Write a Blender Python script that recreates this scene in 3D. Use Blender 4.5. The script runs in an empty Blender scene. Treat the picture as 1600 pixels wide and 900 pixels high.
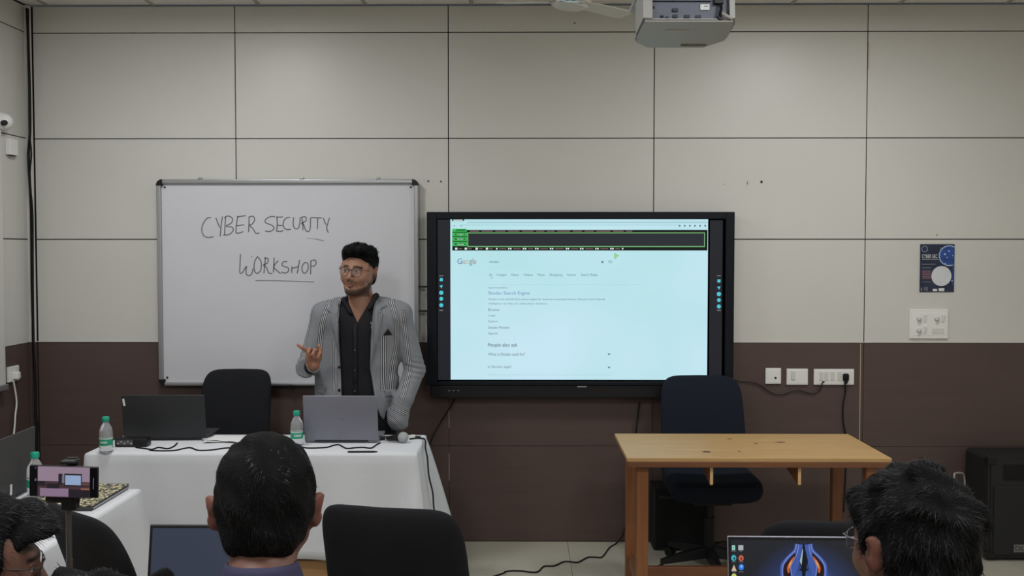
import bpy, bmesh, math, random
import numpy as np
from mathutils import Vector, Matrix, Euler
from mathutils.bvhtree import BVHTree

random.seed(7)
np.random.seed(7)
PI = math.pi
C = bpy.context.scene.collection
SC = bpy.context.scene

# ---------------------------------------------------------------- camera
FPX = 1526.0
CAM_H = 1.69
PITCH = math.atan(56.0 / FPX)
YAW = math.atan(15.0 / FPX)
cam_d = bpy.data.cameras.new('camera')
cam_d.sensor_width = 36.0
cam_d.lens = FPX / 1600.0 * 36.0
cam_d.clip_start = 0.05
cam_d.clip_end = 60
cam = bpy.data.objects.new('camera', cam_d)
C.objects.link(cam)
cam.location = (0, 0, CAM_H)
cam.rotation_euler = (PI / 2 - PITCH, 0, YAW)
SC.camera = cam
CAM_R = Euler((PI / 2 - PITCH, 0, YAW)).to_matrix()

# ---------------------------------------------------------------- world, exposure
SC.view_settings.view_transform = 'Standard'
SC.view_settings.look = 'None'
SC.view_settings.gamma = 1.0
SC.view_settings.use_curve_mapping = False
SC.view_settings.exposure = 0.0
w = bpy.data.worlds.new('world')
w.use_nodes = True
w.node_tree.nodes['Background'].inputs[0].default_value = (0.75, 0.8, 0.9, 1)
w.node_tree.nodes['Background'].inputs[1].default_value = 0.05
SC.world = w

# ---------------------------------------------------------------- room size and lamps
WALL_Y = 5.65
CEIL = 3.105
LEFT_X = -2.85
RIGHT_X = 3.60
REAR_Y = -3.5
# recessed ceiling panels: (x, y, watts)
LAMPS = [(-1.195, 1.6, 36), (1.245, 1.6, 34), (-1.195, -1.0, 28), (1.245, -1.0, 26)]
# two surface mounted panels near the front wall
FRONT_LAMPS = [(-1.62, 4.25, 22), (1.68, 4.25, 23)]
for i, (lx, ly, wt) in enumerate(LAMPS + FRONT_LAMPS):
    ld = bpy.data.lights.new('ceiling_lamp_light', 'AREA')
    ld.shape = 'SQUARE'
    ld.size = 0.56 if i < len(LAMPS) else 0.44
    ld.energy = wt
    ld.color = (0.985, 0.99, 1.0)
    lo = bpy.data.objects.new('ceiling_lamp_light', ld)
    lo.location = (lx, ly, CEIL - (0.02 if i < len(LAMPS) else 0.050))
    C.objects.link(lo)

# ---------------------------------------------------------------- helpers
def at(px, py, Y):
    """point of the plane y=Y seen at photograph pixel (px, py)"""
    d = CAM_R @ Vector(((px - 800.0) / FPX, -(py - 450.0) / FPX, -1.0))
    t = Y / d.y
    return Vector((d.x * t, Y, CAM_H + d.z * t))

def atz(px, py, Z):
    d = CAM_R @ Vector(((px - 800.0) / FPX, -(py - 450.0) / FPX, -1.0))
    t = (Z - CAM_H) / d.z
    return Vector((d.x * t, d.y * t, Z))

def lin(c):
    c = c / 255.0
    return c / 12.92 if c <= 0.04045 else ((c + 0.055) / 1.055) ** 2.4

def rgb(r, g, b):
    return (lin(r), lin(g), lin(b), 1.0)

MATS = {}
def mat(name, col, rough=0.5, metal=0.0, var=0.0, vscale=6.0, bump=0.0, bscale=60.0, spec=0.5,
        stretch=(1, 1, 1), coat=0.0, sheen=0.0, attr=None, trans=0.0, ior=1.45, alpha=1.0):
    if name in MATS:
        return MATS[name]
    m = bpy.data.materials.new(name)
    m.use_nodes = True
    nt = m.node_tree
    b = nt.nodes['Principled BSDF']
    b.inputs['Base Color'].default_value = col
    b.inputs['Roughness'].default_value = rough
    b.inputs['Metallic'].default_value = metal
    b.inputs['Specular IOR Level'].default_value = spec
    b.inputs['IOR'].default_value = ior
    b.inputs['Coat Weight'].default_value = coat
    b.inputs['Coat Roughness'].default_value = 0.25
    b.inputs['Sheen Weight'].default_value = sheen
    b.inputs['Transmission Weight'].default_value = trans
    b.inputs['Alpha'].default_value = alpha
    tc = nt.nodes.new('ShaderNodeTexCoord')
    mp = nt.nodes.new('ShaderNodeMapping')
    mp.inputs['Scale'].default_value = stretch
    nt.links.new(tc.outputs['Object'], mp.inputs['Vector'])
    src = None
    if attr:
        a = nt.nodes.new('ShaderNodeAttribute')
        a.attribute_name = attr
        src = a.outputs['Color']
        nt.links.new(src, b.inputs['Base Color'])
    if var > 0:
        n = nt.nodes.new('ShaderNodeTexNoise')
        n.inputs['Scale'].default_value = vscale
        n.inputs['Detail'].default_value = 5
        nt.links.new(mp.outputs[0], n.inputs['Vector'])
        mr = nt.nodes.new('ShaderNodeMapRange')
        mr.inputs['From Min'].default_value = 0.3
        mr.inputs['From Max'].default_value = 0.7
        mr.inputs['To Min'].default_value = 1 - var
        mr.inputs['To Max'].default_value = 1 + var
        nt.links.new(n.outputs['Fac'], mr.inputs['Value'])
        vm = nt.nodes.new('ShaderNodeVectorMath')
        vm.operation = 'SCALE'
        vm.inputs[0].default_value = col[:3]
        if src:
            nt.links.new(src, vm.inputs[0])
        nt.links.new(mr.outputs[0], vm.inputs['Scale'])
        nt.links.new(vm.outputs[0], b.inputs['Base Color'])
    if bump > 0:
        n2 = nt.nodes.new('ShaderNodeTexNoise')
        n2.inputs['Scale'].default_value = bscale
        n2.inputs['Detail'].default_value = 4
        nt.links.new(mp.outputs[0], n2.inputs['Vector'])
        bp = nt.nodes.new('ShaderNodeBump')
        bp.inputs['Strength'].default_value = bump
        bp.inputs['Distance'].default_value = 0.01
        nt.links.new(n2.outputs['Fac'], bp.inputs['Height'])
        nt.links.new(bp.outputs[0], b.inputs['Normal'])
    MATS[name] = m
    return m

def emat(name, col, strength=1.0):
    if name in MATS:
        return MATS[name]
    m = bpy.data.materials.new(name)
    m.use_nodes = True
    b = m.node_tree.nodes['Principled BSDF']
    b.inputs['Base Color'].default_value = (0.004, 0.004, 0.004, 1)
    b.inputs['Roughness'].default_value = 0.4
    b.inputs['Specular IOR Level'].default_value = 0.2
    b.inputs['Emission Color'].default_value = col
    b.inputs['Emission Strength'].default_value = strength
    MATS[name] = m
    return m

# ---- bmesh builders
def M4(loc=(0, 0, 0), rot=(0, 0, 0)):
    return Matrix.Translation(Vector(loc)) @ Euler(rot).to_matrix().to_4x4()

def box(bm, c, s, bev=0.0, rot=None, seg=2):
    """box of centre c and full size s"""
    r = bmesh.ops.create_cube(bm, size=1.0)
    vs = r['verts']
    for v in vs:
        v.co = Vector((v.co.x * s[0], v.co.y * s[1], v.co.z * s[2]))
    if bev > 0:
        es = list({e for v in vs for e in v.link_edges})
        rr = bmesh.ops.bevel(bm, geom=es, offset=min(bev, min(s) * 0.49), segments=seg, affect='EDGES', profile=0.5)
        vs = [v for v in rr['verts']] if rr['verts'] else vs
        allv = set()
        for v in vs:
            stack = [v]
            while stack:
                q = stack.pop()
                if q in allv:
                    continue
                allv.add(q)
                stack.extend(e.other_vert(q) for e in q.link_edges)
        vs = list(allv)
    m = Matrix.Translation(Vector(c))
    if rot is not None:
        m = m @ Euler(rot).to_matrix().to_4x4()
    bmesh.ops.transform(bm, matrix=m, verts=vs)
    return vs

def frame_axes(d):
    d = d.normalized()
    a = Vector((0, 0, 1)) if abs(d.z) < 0.9 else Vector((1, 0, 0))
    u = d.cross(a).normalized()
    return u, d.cross(u).normalized()

def tube(bm, pts, r, n=8, caps=True, closed=False):
    pts = [Vector(p) for p in pts]
    N = len(pts)
    rs = r if isinstance(r, (list, tuple)) else [r] * N
    rings = []
    u = None
    for i, p in enumerate(pts):
        if closed:
            d = pts[(i + 1) % N] - pts[i - 1]
        else:
            d = pts[min(i + 1, N - 1)] - pts[max(i - 1, 0)]
        if d.length < 1e-9:
            d = Vector((0, 0, 1))
        d.normalize()
        if u is None:
            u, _ = frame_axes(d)
        u = (u - d * u.dot(d))
        if u.length < 1e-6:
            u, _ = frame_axes(d)
        u.normalize()
        v = d.cross(u)
        rings.append([bm.verts.new(p + (u * math.cos(2 * PI * k / n) + v * math.sin(2 * PI * k / n)) * rs[i]) for k in range(n)])
    R = range(N if closed else N - 1)
    for i in R:
        a, b = rings[i], rings[(i + 1) % N]
        for k in range(n):
            bm.faces.new((a[k], a[(k + 1) % n], b[(k + 1) % n], b[k]))
    if caps and not closed:
        bm.faces.new(rings[0][::-1])
        bm.faces.new(rings[-1])

def spline(pts, sub=6):
    """catmull-rom through pts"""
    P = [Vector(p) for p in pts]
    out = []
    for i in range(len(P) - 1):
        p0 = P[max(i - 1, 0)]; p1 = P[i]; p2 = P[i + 1]; p3 = P[min(i + 2, len(P) - 1)]
        for k in range(sub):
            t = k / sub
            out.append(0.5 * ((2 * p1) + (-p0 + p2) * t + (2 * p0 - 5 * p1 + 4 * p2 - p3) * t * t + (-p0 + 3 * p1 - 3 * p2 + p3) * t ** 3))
    out.append(P[-1])
    return out

def lathe(bm, prof, n=24, c=(0, 0, 0), m=None):
    """prof: list of (radius, z)"""
    rings = []
    new = []
    for r, z in prof:
        if r < 1e-6:
            v = bm.verts.new((c[0], c[1], c[2] + z))
            rings.append([v]); new.append(v)
        else:
            ring = [bm.verts.new((c[0] + r * math.cos(2 * PI * k / n), c[1] + r * math.sin(2 * PI * k / n), c[2] + z)) for k in range(n)]
            rings.append(ring); new += ring
    for a, b in zip(rings, rings[1:]):
        for k in range(n):
            q = [a[k % len(a)], a[(k + 1) % len(a)], b[(k + 1) % len(b)], b[k % len(b)]]
            qq = []
            for x in q:
                if x not in qq:
                    qq.append(x)
            if len(qq) >= 3:
                try:
                    bm.faces.new(qq)
                except ValueError:
                    pass
    if m is not None:
        bmesh.ops.transform(bm, matrix=m, verts=new)
    return new

def prism(bm, pts, a, b, axis='y'):
    """extrude polygon (2D) along axis from a to b. axis y: pts are (x,z); x: (y,z); z: (x,y)"""
    def mk(p, t):
        if axis == 'y':
            return (p[0], t, p[1])
        if axis == 'x':
            return (t, p[0], p[1])
        return (p[0], p[1], t)
    A = [bm.verts.new(mk(p, a)) for p in pts]
    B = [bm.verts.new(mk(p, b)) for p in pts]
    bm.faces.new(A)
    bm.faces.new(B[::-1])
    n = len(pts)
    for i in range(n):
        bm.faces.new((A[i], B[i], B[(i + 1) % n], A[(i + 1) % n]))

def pillow(bm, w_, h, t, n=36, rings=9, ex=3.2, bend=None, m=None, pw=5):
    """rounded-rectangle pad in the xz plane, thickness along y; bend(x,z)->(x,y,z) shifts"""
    new = []
    def se(c):
        return math.copysign(abs(c) ** (2 / ex), c)
    front, back = [], []
    for side in (-1, 1):
        L = []
        for i in range(rings + 1):
            r = math.sin(i / rings * PI / 2)
            y = side * t / 2 * (max(0.0, 1 - r ** pw)) ** 0.5
            if i == 0:
                L.append([bm.verts.new((0, y, 0))])
            else:
                L.append([bm.verts.new((w_ / 2 * r * se(math.cos(2 * PI * k / n)), y, h / 2 * r * se(math.sin(2 * PI * k / n)))) for k in range(n)])
        for ring in L:
            new += ring
        for a, b in zip(L, L[1:]):
            for k in range(n):
                if len(a) == 1:
                    f = (a[0], b[k], b[(k + 1) % n])
                else:
                    f = (a[k], b[k], b[(k + 1) % n], a[(k + 1) % n])
                bm.faces.new(f if side < 0 else f[::-1])
    bmesh.ops.remove_doubles(bm, verts=new, dist=1e-6)
    new = [v for v in new if v.is_valid]
    if bend:
        for v in new:
            v.co = Vector(bend(v.co.x, v.co.y, v.co.z))
    if m is not None:
        bmesh.ops.transform(bm, matrix=m, verts=new)
    return new

def quad(bm, x0, z0, x1, z1, y):
    v = [bm.verts.new(p) for p in ((x0, y, z0), (x1, y, z0), (x1, y, z1), (x0, y, z1))]
    bm.faces.new(v)

def link(name, me, m, parent=None, smooth=False, loc=None):
    if m is not None:
        me.materials.clear()
        me.materials.append(m)
    if smooth:
        me.polygons.foreach_set('use_smooth', [True] * len(me.polygons))
        if smooth != 'all':
            try:
                me.set_sharp_from_angle(angle=math.radians(40))
            except Exception:
                pass
    o = bpy.data.objects.new(name, me)
    C.objects.link(o)
    if parent is not None:
        o.parent = parent
    if loc is not None:
        o.location = loc
    return o

def obj(name, bm, m, parent=None, smooth=False, loc=None, recalc=True):
    if recalc:
        bmesh.ops.recalc_face_normals(bm, faces=bm.faces[:])
    me = bpy.data.meshes.new(name)
    bm.to_mesh(me)
    bm.free()
    return link(name, me, m, parent, smooth, loc)

def tag(o, label=None, cat=None, group=None, kind=None):
    if label: o['label'] = label
    if cat: o['category'] = cat
    if group: o['group'] = group
    if kind: o['kind'] = kind
    return o

def thing(name, label, cat, loc=(0, 0, 0), rz=0, group=None):
    o = bpy.data.objects.new(name, None)
    o.empty_display_size = 0.05
    C.objects.link(o)
    o.location = loc
    o.rotation_euler = (0, 0, rz)
    return tag(o, label, cat, group)

def kids(o):
    return [c for c in bpy.data.objects if c.parent == o]

def copy_tree(o, parent=None):
    c = o.copy()
    C.objects.link(c)
    if parent is not None:
        c.parent = parent
    for ch in kids(o):
        if ch != c:
            copy_tree(ch, c)
    return c

def text_mesh(s, width=None, height=None, align='LEFT', thick=0.0):
    """flat text in the xz plane facing -y; origin lower left, scaled to the width/height"""
    cu = bpy.data.curves.new('t', 'FONT')
    cu.body = s
    cu.align_x = align
    cu.size = 1.0
    cu.extrude = 0
    to = bpy.data.objects.new('t', cu)
    C.objects.link(to)
    bpy.context.view_layer.update()
    dg = bpy.context.evaluated_depsgraph_get()
    me = bpy.data.meshes.new_from_object(to.evaluated_get(dg))
    bpy.data.objects.remove(to)
    co = np.array([v.co[:] for v in me.vertices])
    if len(co) == 0:
        return me
    mn, mx = co.min(0), co.max(0)
    sx = width / (mx[0] - mn[0]) if width else None
    sy = height / (mx[1] - mn[1]) if height else None
    sx = sx or sy
    sy = sy or sx
    for v in me.vertices:
        v.co = ((v.co.x - mn[0]) * sx, 0, (v.co.y - mn[1]) * sy)
    return me

def add_text(bm, s, px0, py0, px1, py1, Y, off=(0, 0, 0)):
    """text filling pixel box on the plane y=Y, appended to bm (minus offset)"""
    a = at(px0, py1, Y); b = at(px1, py0, Y)
    me = text_mesh(s, b.x - a.x, b.z - a.z)
    me.transform(Matrix.Translation(a - Vector(off)))
    bm.from_mesh(me)
    bpy.data.meshes.remove(me)

# ---------------------------------------------------------------- SDF sculpting
def axis(lo, hi, coarse, fine=()):
    xs = [lo]
    while xs[-1] < hi:
        x = xs[-1]
        st = coarse
        for a, b, s in fine:
            if a - coarse <= x <= b:
                st = min(st, s)
        xs.append(x + st)
    return np.array(xs, dtype=np.float32)

def smin(a, b, k):
    h = np.clip(0.5 + 0.5 * (b - a) / k, 0, 1)
    return b + (a - b) * h - k * h * (1 - h)

def smax(a, b, k):
    return -smin(-a, -b, k)

class Field:
    def __init__(self, xs, ys, zs):
        self.ax = (xs, ys, zs)
        self.D = np.full((len(xs), len(ys), len(zs)), 0.5, dtype=np.float32)
    def _slice(self, lo, hi):
        sl = []
        for a, l, h in zip(self.ax, lo, hi):
            i = int(np.searchsorted(a, l)); j = int(np.searchsorted(a, h))
            sl.append(slice(max(i - 1, 0), min(j + 1, len(a))))
        return tuple(sl)
    def _grid(self, sl):
        X = self.ax[0][sl[0]][:, None, None]
        Y = self.ax[1][sl[1]][None, :, None]
        Z = self.ax[2][sl[2]][None, None, :]
        return X, Y, Z
    def apply(self, fn, lo, hi, k=0.01, op='add'):
        m = max(k * 1.5, 0.02)
        sl = self._slice([l - m for l in lo], [h + m for h in hi])
        if any(s.stop - s.start <= 0 for s in sl):
            return
        X, Y, Z = self._grid(sl)
        d = fn(X, Y, Z).astype(np.float32)
        cur = self.D[sl]
        if op == 'add':
            self.D[sl] = smin(cur, d, k)
        elif op == 'sub':
            self.D[sl] = smax(cur, -d, k)
        elif op == 'and':
            self.D[sl] = smax(cur, d, k)
    def cap(self, a, b, ra, rb=None, k=0.012, op='add'):
        rb = ra if rb is None else rb
        a = np.array(a, float); b = np.array(b, float)
        ab = b - a
        L = max(float(ab @ ab), 1e-9)
        def fn(X, Y, Z):
            t = np.clip(((X - a[0]) * ab[0] + (Y - a[1]) * ab[1] + (Z - a[2]) * ab[2]) / L, 0, 1)
            return np.sqrt((X - a[0] - t * ab[0]) ** 2 + (Y - a[1] - t * ab[1]) ** 2 + (Z - a[2] - t * ab[2]) ** 2) - (ra + (rb - ra) * t)
        r = max(ra, rb)
        self.apply(fn, np.minimum(a, b) - r, np.maximum(a, b) + r, k, op)
    def ell(self, c, r, R=None, k=0.012, op='add'):
        c = np.array(c, float); r = np.array(r, float)
        Rm = np.array(R) if R is not None else None
        def fn(X, Y, Z):
            x, y, z = X - c[0], Y - c[1], Z - c[2]
            if Rm is not None:
                x, y, z = (Rm[0][0] * x + Rm[1][0] * y + Rm[2][0] * z,
                           Rm[0][1] * x + Rm[1][1] * y + Rm[2][1] * z,
                           Rm[0][2] * x + Rm[1][2] * y + Rm[2][2] * z)
            k0 = np.sqrt((x / r[0]) ** 2 + (y / r[1]) ** 2 + (z / r[2]) ** 2)
            k1 = np.sqrt((x / r[0] ** 2) ** 2 + (y / r[1] ** 2) ** 2 + (z / r[2] ** 2) ** 2)
            return k0 * (k0 - 1) / np.maximum(k1, 1e-6)
        m = float(r.max())
        self.apply(fn, c - m, c + m, k, op)
    def mesh(self, name):
        xs, ys, zs = self.ax
        D = self.D
        S = D < 0
        n = S[:-1, :-1, :-1].astype(np.int8)
        cnt = np.zeros(tuple(s - 1 for s in D.shape), np.int8)
        for i in (0, 1):
            for j in (0, 1):
                for k in (0, 1):
                    cnt += S[i:D.shape[0] - 1 + i, j:D.shape[1] - 1 + j, k:D.shape[2] - 1 + k]
        act = (cnt > 0) & (cnt < 8)
        I, J, K = np.nonzero(act)
        idx = np.full(act.shape, -1, np.int64)
        idx[I, J, K] = np.arange(len(I))
        P = np.zeros((len(I), 3)); W = np.zeros(len(I))
        corners = [(i, j, k) for i in (0, 1) for j in (0, 1) for k in (0, 1)]
        for a in corners:
            for ax in range(3):
                if a[ax] == 1:
                    continue
                b = list(a); b[ax] = 1
                va = D[I + a[0], J + a[1], K + a[2]]; vb = D[I + b[0], J + b[1], K + b[2]]
                m = (va < 0) != (vb < 0)
                t = np.where(m, va / np.where(m, va - vb, 1), 0)
                pa = np.stack([xs[I + a[0]], ys[J + a[1]], zs[K + a[2]]], 1)
                pb = np.stack([xs[I + b[0]], ys[J + b[1]], zs[K + b[2]]], 1)
                P += np.where(m[:, None], pa + (pb - pa) * t[:, None], 0)
                W += m
        P /= W[:, None]
        quads = []
        # edges along x
        for ax in range(3):
            sh = list(D.shape)
            sa = [slice(None)] * 3; sb = [slice(None)] * 3
            sa[ax] = slice(0, -1); sb[ax] = slice(1, None)
            A = S[tuple(sa)]; B = S[tuple(sb)]
            ch = A != B
            o1, o2 = [q for q in range(3) if q != ax]
            # interior in other axes
            e = np.argwhere(ch)
            ok = (e[:, o1] > 0) & (e[:, o2] > 0) & (e[:, o1] < sh[o1] - 1) & (e[:, o2] < sh[o2] - 1)
            e = e[ok]
            if len(e) == 0:
                continue
            flip = A[tuple(e.T)]
            def cell(d1, d2):
                q = e.copy()
                q[:, o1] -= d1; q[:, o2] -= d2
                return idx[q[:, 0], q[:, 1], q[:, 2]]
            Q = np.stack([cell(1, 1), cell(0, 1), cell(0, 0), cell(1, 0)], 1)
            if ax == 1:
                flip = ~flip
            Q[~flip] = Q[~flip][:, ::-1]
            quads.append(Q)
        Q = np.concatenate(quads)
        Q = Q[(Q >= 0).all(1)]
        me = bpy.data.meshes.new(name)
        me.vertices.add(len(P)); me.vertices.foreach_set('co', P.astype(np.float32).ravel())
        me.loops.add(Q.size); me.loops.foreach_set('vertex_index', Q.astype(np.int32).ravel())
        me.polygons.add(len(Q)); me.polygons.foreach_set('loop_start', np.arange(0, Q.size, 4, dtype=np.int32))
        me.polygons.foreach_set('loop_total', np.full(len(Q), 4, dtype=np.int32))
        me.polygons.foreach_set('use_smooth', np.ones(len(Q), dtype=bool))
        me.update(calc_edges=True)
        me.validate()
        return me, P

def vattr(me, name, arr):
    """float or colour per vertex attribute"""
    arr = np.asarray(arr, dtype=np.float32)
    if arr.ndim == 1:
        a = me.attributes.new(name, 'FLOAT', 'POINT')
        a.data.foreach_set('value', arr)
    else:
        a = me.attributes.new(name, 'FLOAT_COLOR', 'POINT')
        if arr.shape[1] == 3:
            arr = np.concatenate([arr, np.ones((len(arr), 1), np.float32)], 1)
        a.data.foreach_set('color', arr.ravel())

def vnoise(P, f, seed=0):
    """cheap smooth noise for vertices"""
    r = np.random.RandomState(seed)
    out = np.zeros(len(P))
    for i in range(5):
        k = r.randn(3); k /= np.linalg.norm(k)
        out += np.sin(P @ k * f * (0.7 + 0.3 * i) + r.rand() * 6.28)
    return out / 5
# ================================================================ SETTING
m_panel = mat('cream_laminate', rgb(203, 202, 196), rough=0.36, var=0.02, vscale=1.4, bump=0.02, bscale=300, spec=0.45)
m_panel_dirty = m_panel
m_brown = mat('brown_laminate', rgb(84, 69, 65), rough=0.45, var=0.06, vscale=2.0, stretch=(1, 1, 14), bump=0.02, bscale=200, spec=0.4)
m_joint = mat('dark_joint', rgb(38, 33, 30), rough=0.9)
m_bjoint = mat('brown_joint', rgb(62, 50, 46), rough=0.9)
m_plaster = mat('cream_paint', rgb(214, 209, 200), rough=0.8, var=0.02)
m_tile = mat('ceiling_tile', rgb(234, 231, 226), rough=0.9, var=0.02, vscale=20, bump=0.05, bscale=160)
m_grid = mat('ceiling_grid', rgb(176, 172, 166), rough=0.5)
m_floor = mat('floor_tile', rgb(176, 173, 158), rough=0.28, var=0.05, vscale=3.0, spec=0.5)
m_grout = mat('floor_grout', rgb(120, 114, 100), rough=0.9)
m_seamstrip = mat('pale_strip', rgb(176, 160, 140), rough=0.6)

def wx(px):
    return at(px, 394, WALL_Y).x
def wz(py):
    return at(815, py, WALL_Y).z

# ---- floor
fl = bmesh.new()
box(fl, ((LEFT_X + RIGHT_X) / 2, (WALL_Y + REAR_Y) / 2, -0.03), (RIGHT_X - LEFT_X + 0.2, WALL_Y - REAR_Y + 0.2, 0.05))
floor = tag(obj('floor', fl, m_grout), kind='structure')
def tile_me(name, sx, sy, sz, bev=0.0):
    bm = bmesh.new(); box(bm, (0, 0, 0), (sx, sy, sz), bev, seg=1)
    bmesh.ops.recalc_face_normals(bm, faces=bm.faces[:])
    me = bpy.data.meshes.new(name); bm.to_mesh(me); bm.free()
    return me
ftile = tile_me('floor_tile', 0.598, 0.598, 0.01, 0.0012)
nx = int((RIGHT_X - LEFT_X) / 0.6) + 1
ny = int((WALL_Y - REAR_Y) / 0.6) + 1
x0 = at(889, 860, 5.45).x - 0.6 * 6
y0 = WALL_Y - 0.3
for i in range(-1, 12):
    for j in range(16):
        cx = x0 + 0.3 + 0.6 * i; cy = y0 - 0.6 * j
        if cx - 0.3 > RIGHT_X or cx + 0.3 < LEFT_X or cy < REAR_Y:
            continue
        lx = max(cx - 0.3, LEFT_X); hx = min(cx + 0.3, RIGHT_X)
        if hx - lx < 0.59:
            link('floor_tile', tile_me('floor_tile', hx - lx - 0.002, 0.598, 0.01), m_floor, floor, loc=((lx + hx) / 2, cy, -0.005))
        else:
            link('floor_tile', ftile, m_floor, floor, loc=(cx, cy, -0.005))

# ---- ceiling: backing with tiles and lamp panels
cb = bmesh.new()
box(cb, ((LEFT_X + RIGHT_X) / 2, (WALL_Y + REAR_Y) / 2, CEIL + 0.06), (RIGHT_X - LEFT_X + 0.2, WALL_Y - REAR_Y + 0.2, 0.06))
ceiling = tag(obj('ceiling', cb, m_grid), kind='structure')
cx0 = wx(245)
ctile = tile_me('ceiling_tile', 0.600, 0.600, 0.014, 0.003)
lamp_cells = []
cxs = [cx0 + 0.61 * i for i in range(-2, 11)]
cys = [WALL_Y - 0.27 - 0.61 * j for j in range(-1, 16)]
gr = bmesh.new()
for i, xa in enumerate(cxs):
    if LEFT_X < xa < RIGHT_X:
        box(gr, (xa, (WALL_Y + REAR_Y) / 2, CEIL + 0.016), (0.024, WALL_Y - REAR_Y, 0.028))
for ya in cys:
    if REAR_Y < ya < WALL_Y:
        box(gr, ((LEFT_X + RIGHT_X) / 2, ya, CEIL + 0.0165), (RIGHT_X - LEFT_X, 0.024, 0.027))
obj('grid_rails', gr, m_grid, ceiling)
for xa in cxs:
    for ya in cys:
        lx, hx = max(xa, LEFT_X), min(xa + 0.61, RIGHT_X)
        ly, hy = max(ya - 0.61, REAR_Y), min(ya, WALL_Y)
        if hx - lx < 0.03 or hy - ly < 0.03:
            continue
        lit = any(lx < L[0] < hx and ly < L[1] < hy for L in LAMPS)
        if lit:
            lamp_cells.append(((lx + hx) / 2, (ly + hy) / 2))
            continue
        full = hx - lx > 0.6 and hy - ly > 0.6
        me = ctile if full else tile_me('ceiling_tile', hx - lx - 0.01, hy - ly - 0.01, 0.014)
        link('ceiling_tile', me, m_tile, ceiling, loc=((lx + hx) / 2, (ly + hy) / 2, CEIL + 0.012))
m_lampframe = mat('white_metal', rgb(225, 225, 222), rough=0.4)
m_lamp = emat('lamp_diffuser', (1.0, 0.99, 0.98, 1), 3.0)
for (x, y) in lamp_cells:
    t = thing('ceiling_light', 'recessed ceiling light panel %s, %s side' % ('above the audience tables' if y > 0.5 else 'at the rear of the room', 'left' if x < 0 else 'right'), 'ceiling light', (x, y, CEIL), 0, 'recessed ceiling lights')
    bm = bmesh.new()
    for sx, sy, ex, ey in ((0, -0.29, 0.6, 0.02), (0, 0.29, 0.6, 0.02), (-0.29, 0, 0.02, 0.56), (0.29, 0, 0.02, 0.56)):
        box(bm, (sx, sy, 0.01), (ex, ey, 0.03))
    obj('frame', bm, m_lampframe, t)
    bm = bmesh.new(); box(bm, (0, 0, 0.012), (0.56, 0.56, 0.01))
    obj('diffuser', bm, m_lamp, t)
for (x, y, _) in FRONT_LAMPS:
    t = thing('ceiling_light', 'surface mounted ceiling light panel above the ' + ('whiteboard side' if x < 0 else 'display side') + ' of the front wall', 'ceiling light', (x, y, CEIL))
    bm = bmesh.new(); box(bm, (0, 0, -0.022), (0.5, 0.5, 0.036), 0.004); obj('frame', bm, m_lampframe, t)
    bm = bmesh.new(); box(bm, (0, 0, -0.041), (0.44, 0.44, 0.006)); obj('diffuser', bm, m_lamp, t)
for o in bpy.data.objects:
    if o.type == 'LIGHT' and o.location.y < 3:
        c = min(lamp_cells, key=lambda q: abs(q[0] - o.location.x) + abs(q[1] - o.location.y))
        o.location.x, o.location.y = c
        o.location.z = CEIL - 0.004

# ---- front wall of laminate panels
zs_up = [1.164, wz(374), wz(216), wz(50), CEIL]
zs_up[0] = wz(535.5)
zs_lo = [0.0, wz(697), wz(535.5)]
xs_w = [LEFT_X + 0.03, wx(370), wx(701), wx(1021), wx(1352), wx(1352) + 1.22, RIGHT_X]
wb = bmesh.new()
box(wb, ((LEFT_X + RIGHT_X) / 2, WALL_Y + 0.06, (CEIL + wz(535)) / 2), (RIGHT_X - LEFT_X + 0.2, 0.09, CEIL - wz(535)))
wall_front = tag(obj('wall_front', wb, m_joint), kind='structure')
wb = bmesh.new()
box(wb, ((LEFT_X + RIGHT_X) / 2, WALL_Y + 0.059, wz(535) / 2), (RIGHT_X - LEFT_X + 0.2, 0.088, wz(535)))
obj('lower_backing', wb, m_bjoint, wall_front)
def panel(x0, x1, z0, z1, m, g, parent, name='wall_panel', th=0.012):
    bm = bmesh.new()
    box(bm, (0, 0, 0), (x1 - x0 - g, th, z1 - z0 - g), 0.0012, seg=1)
    return obj(name, bm, m, parent, loc=((x0 + x1) / 2, WALL_Y + 0.015 - th / 2, (z0 + z1) / 2))
# the panel left of the whiteboard has grey hand marks low at its right end
m_scuff = m_panel.copy(); m_scuff.name = 'cream_laminate_scuffed'
nt = m_scuff.node_tree; pb = nt.nodes['Principled BSDF']
tc = [n for n in nt.nodes if n.type == 'TEX_COORD'][0]
mp = nt.nodes.new('ShaderNodeMapping'); mp.vector_type = 'TEXTURE'; mp.inputs['Location'].default_value = (0.33, 0, -0.235); mp.inputs['Scale'].default_value = (0.26, 1, 0.19)
gd = nt.nodes.new('ShaderNodeTexGradient'); gd.gradient_type = 'SPHERICAL'
nn = nt.nodes.new('ShaderNodeTexNoise'); nn.inputs['Scale'].default_value = 14; nn.inputs['Detail'].default_value = 3
mu = nt.nodes.new('ShaderNodeMath'); mu.operation = 'MULTIPLY'
r2 = nt.nodes.new('ShaderNodeMapRange'); r2.inputs['From Min'].default_value = 0.12; r2.inputs['From Max'].default_value = 0.5; r2.inputs['To Max'].default_value = 0.5
mxs = nt.nodes.new('ShaderNodeMix'); mxs.data_type = 'RGBA'
old = pb.inputs['Base Color'].links[0].from_socket
nt.links.new(tc.outputs['Object'], mp.inputs['Vector']); nt.links.new(mp.outputs[0], gd.inputs['Vector']); nt.links.new(tc.outputs['Object'], nn.inputs['Vector'])
nt.links.new(gd.outputs['Fac'], mu.inputs[0]); nt.links.new(nn.outputs['Fac'], mu.inputs[1]); nt.links.new(mu.outputs[0], r2.inputs['Value'])
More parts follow.
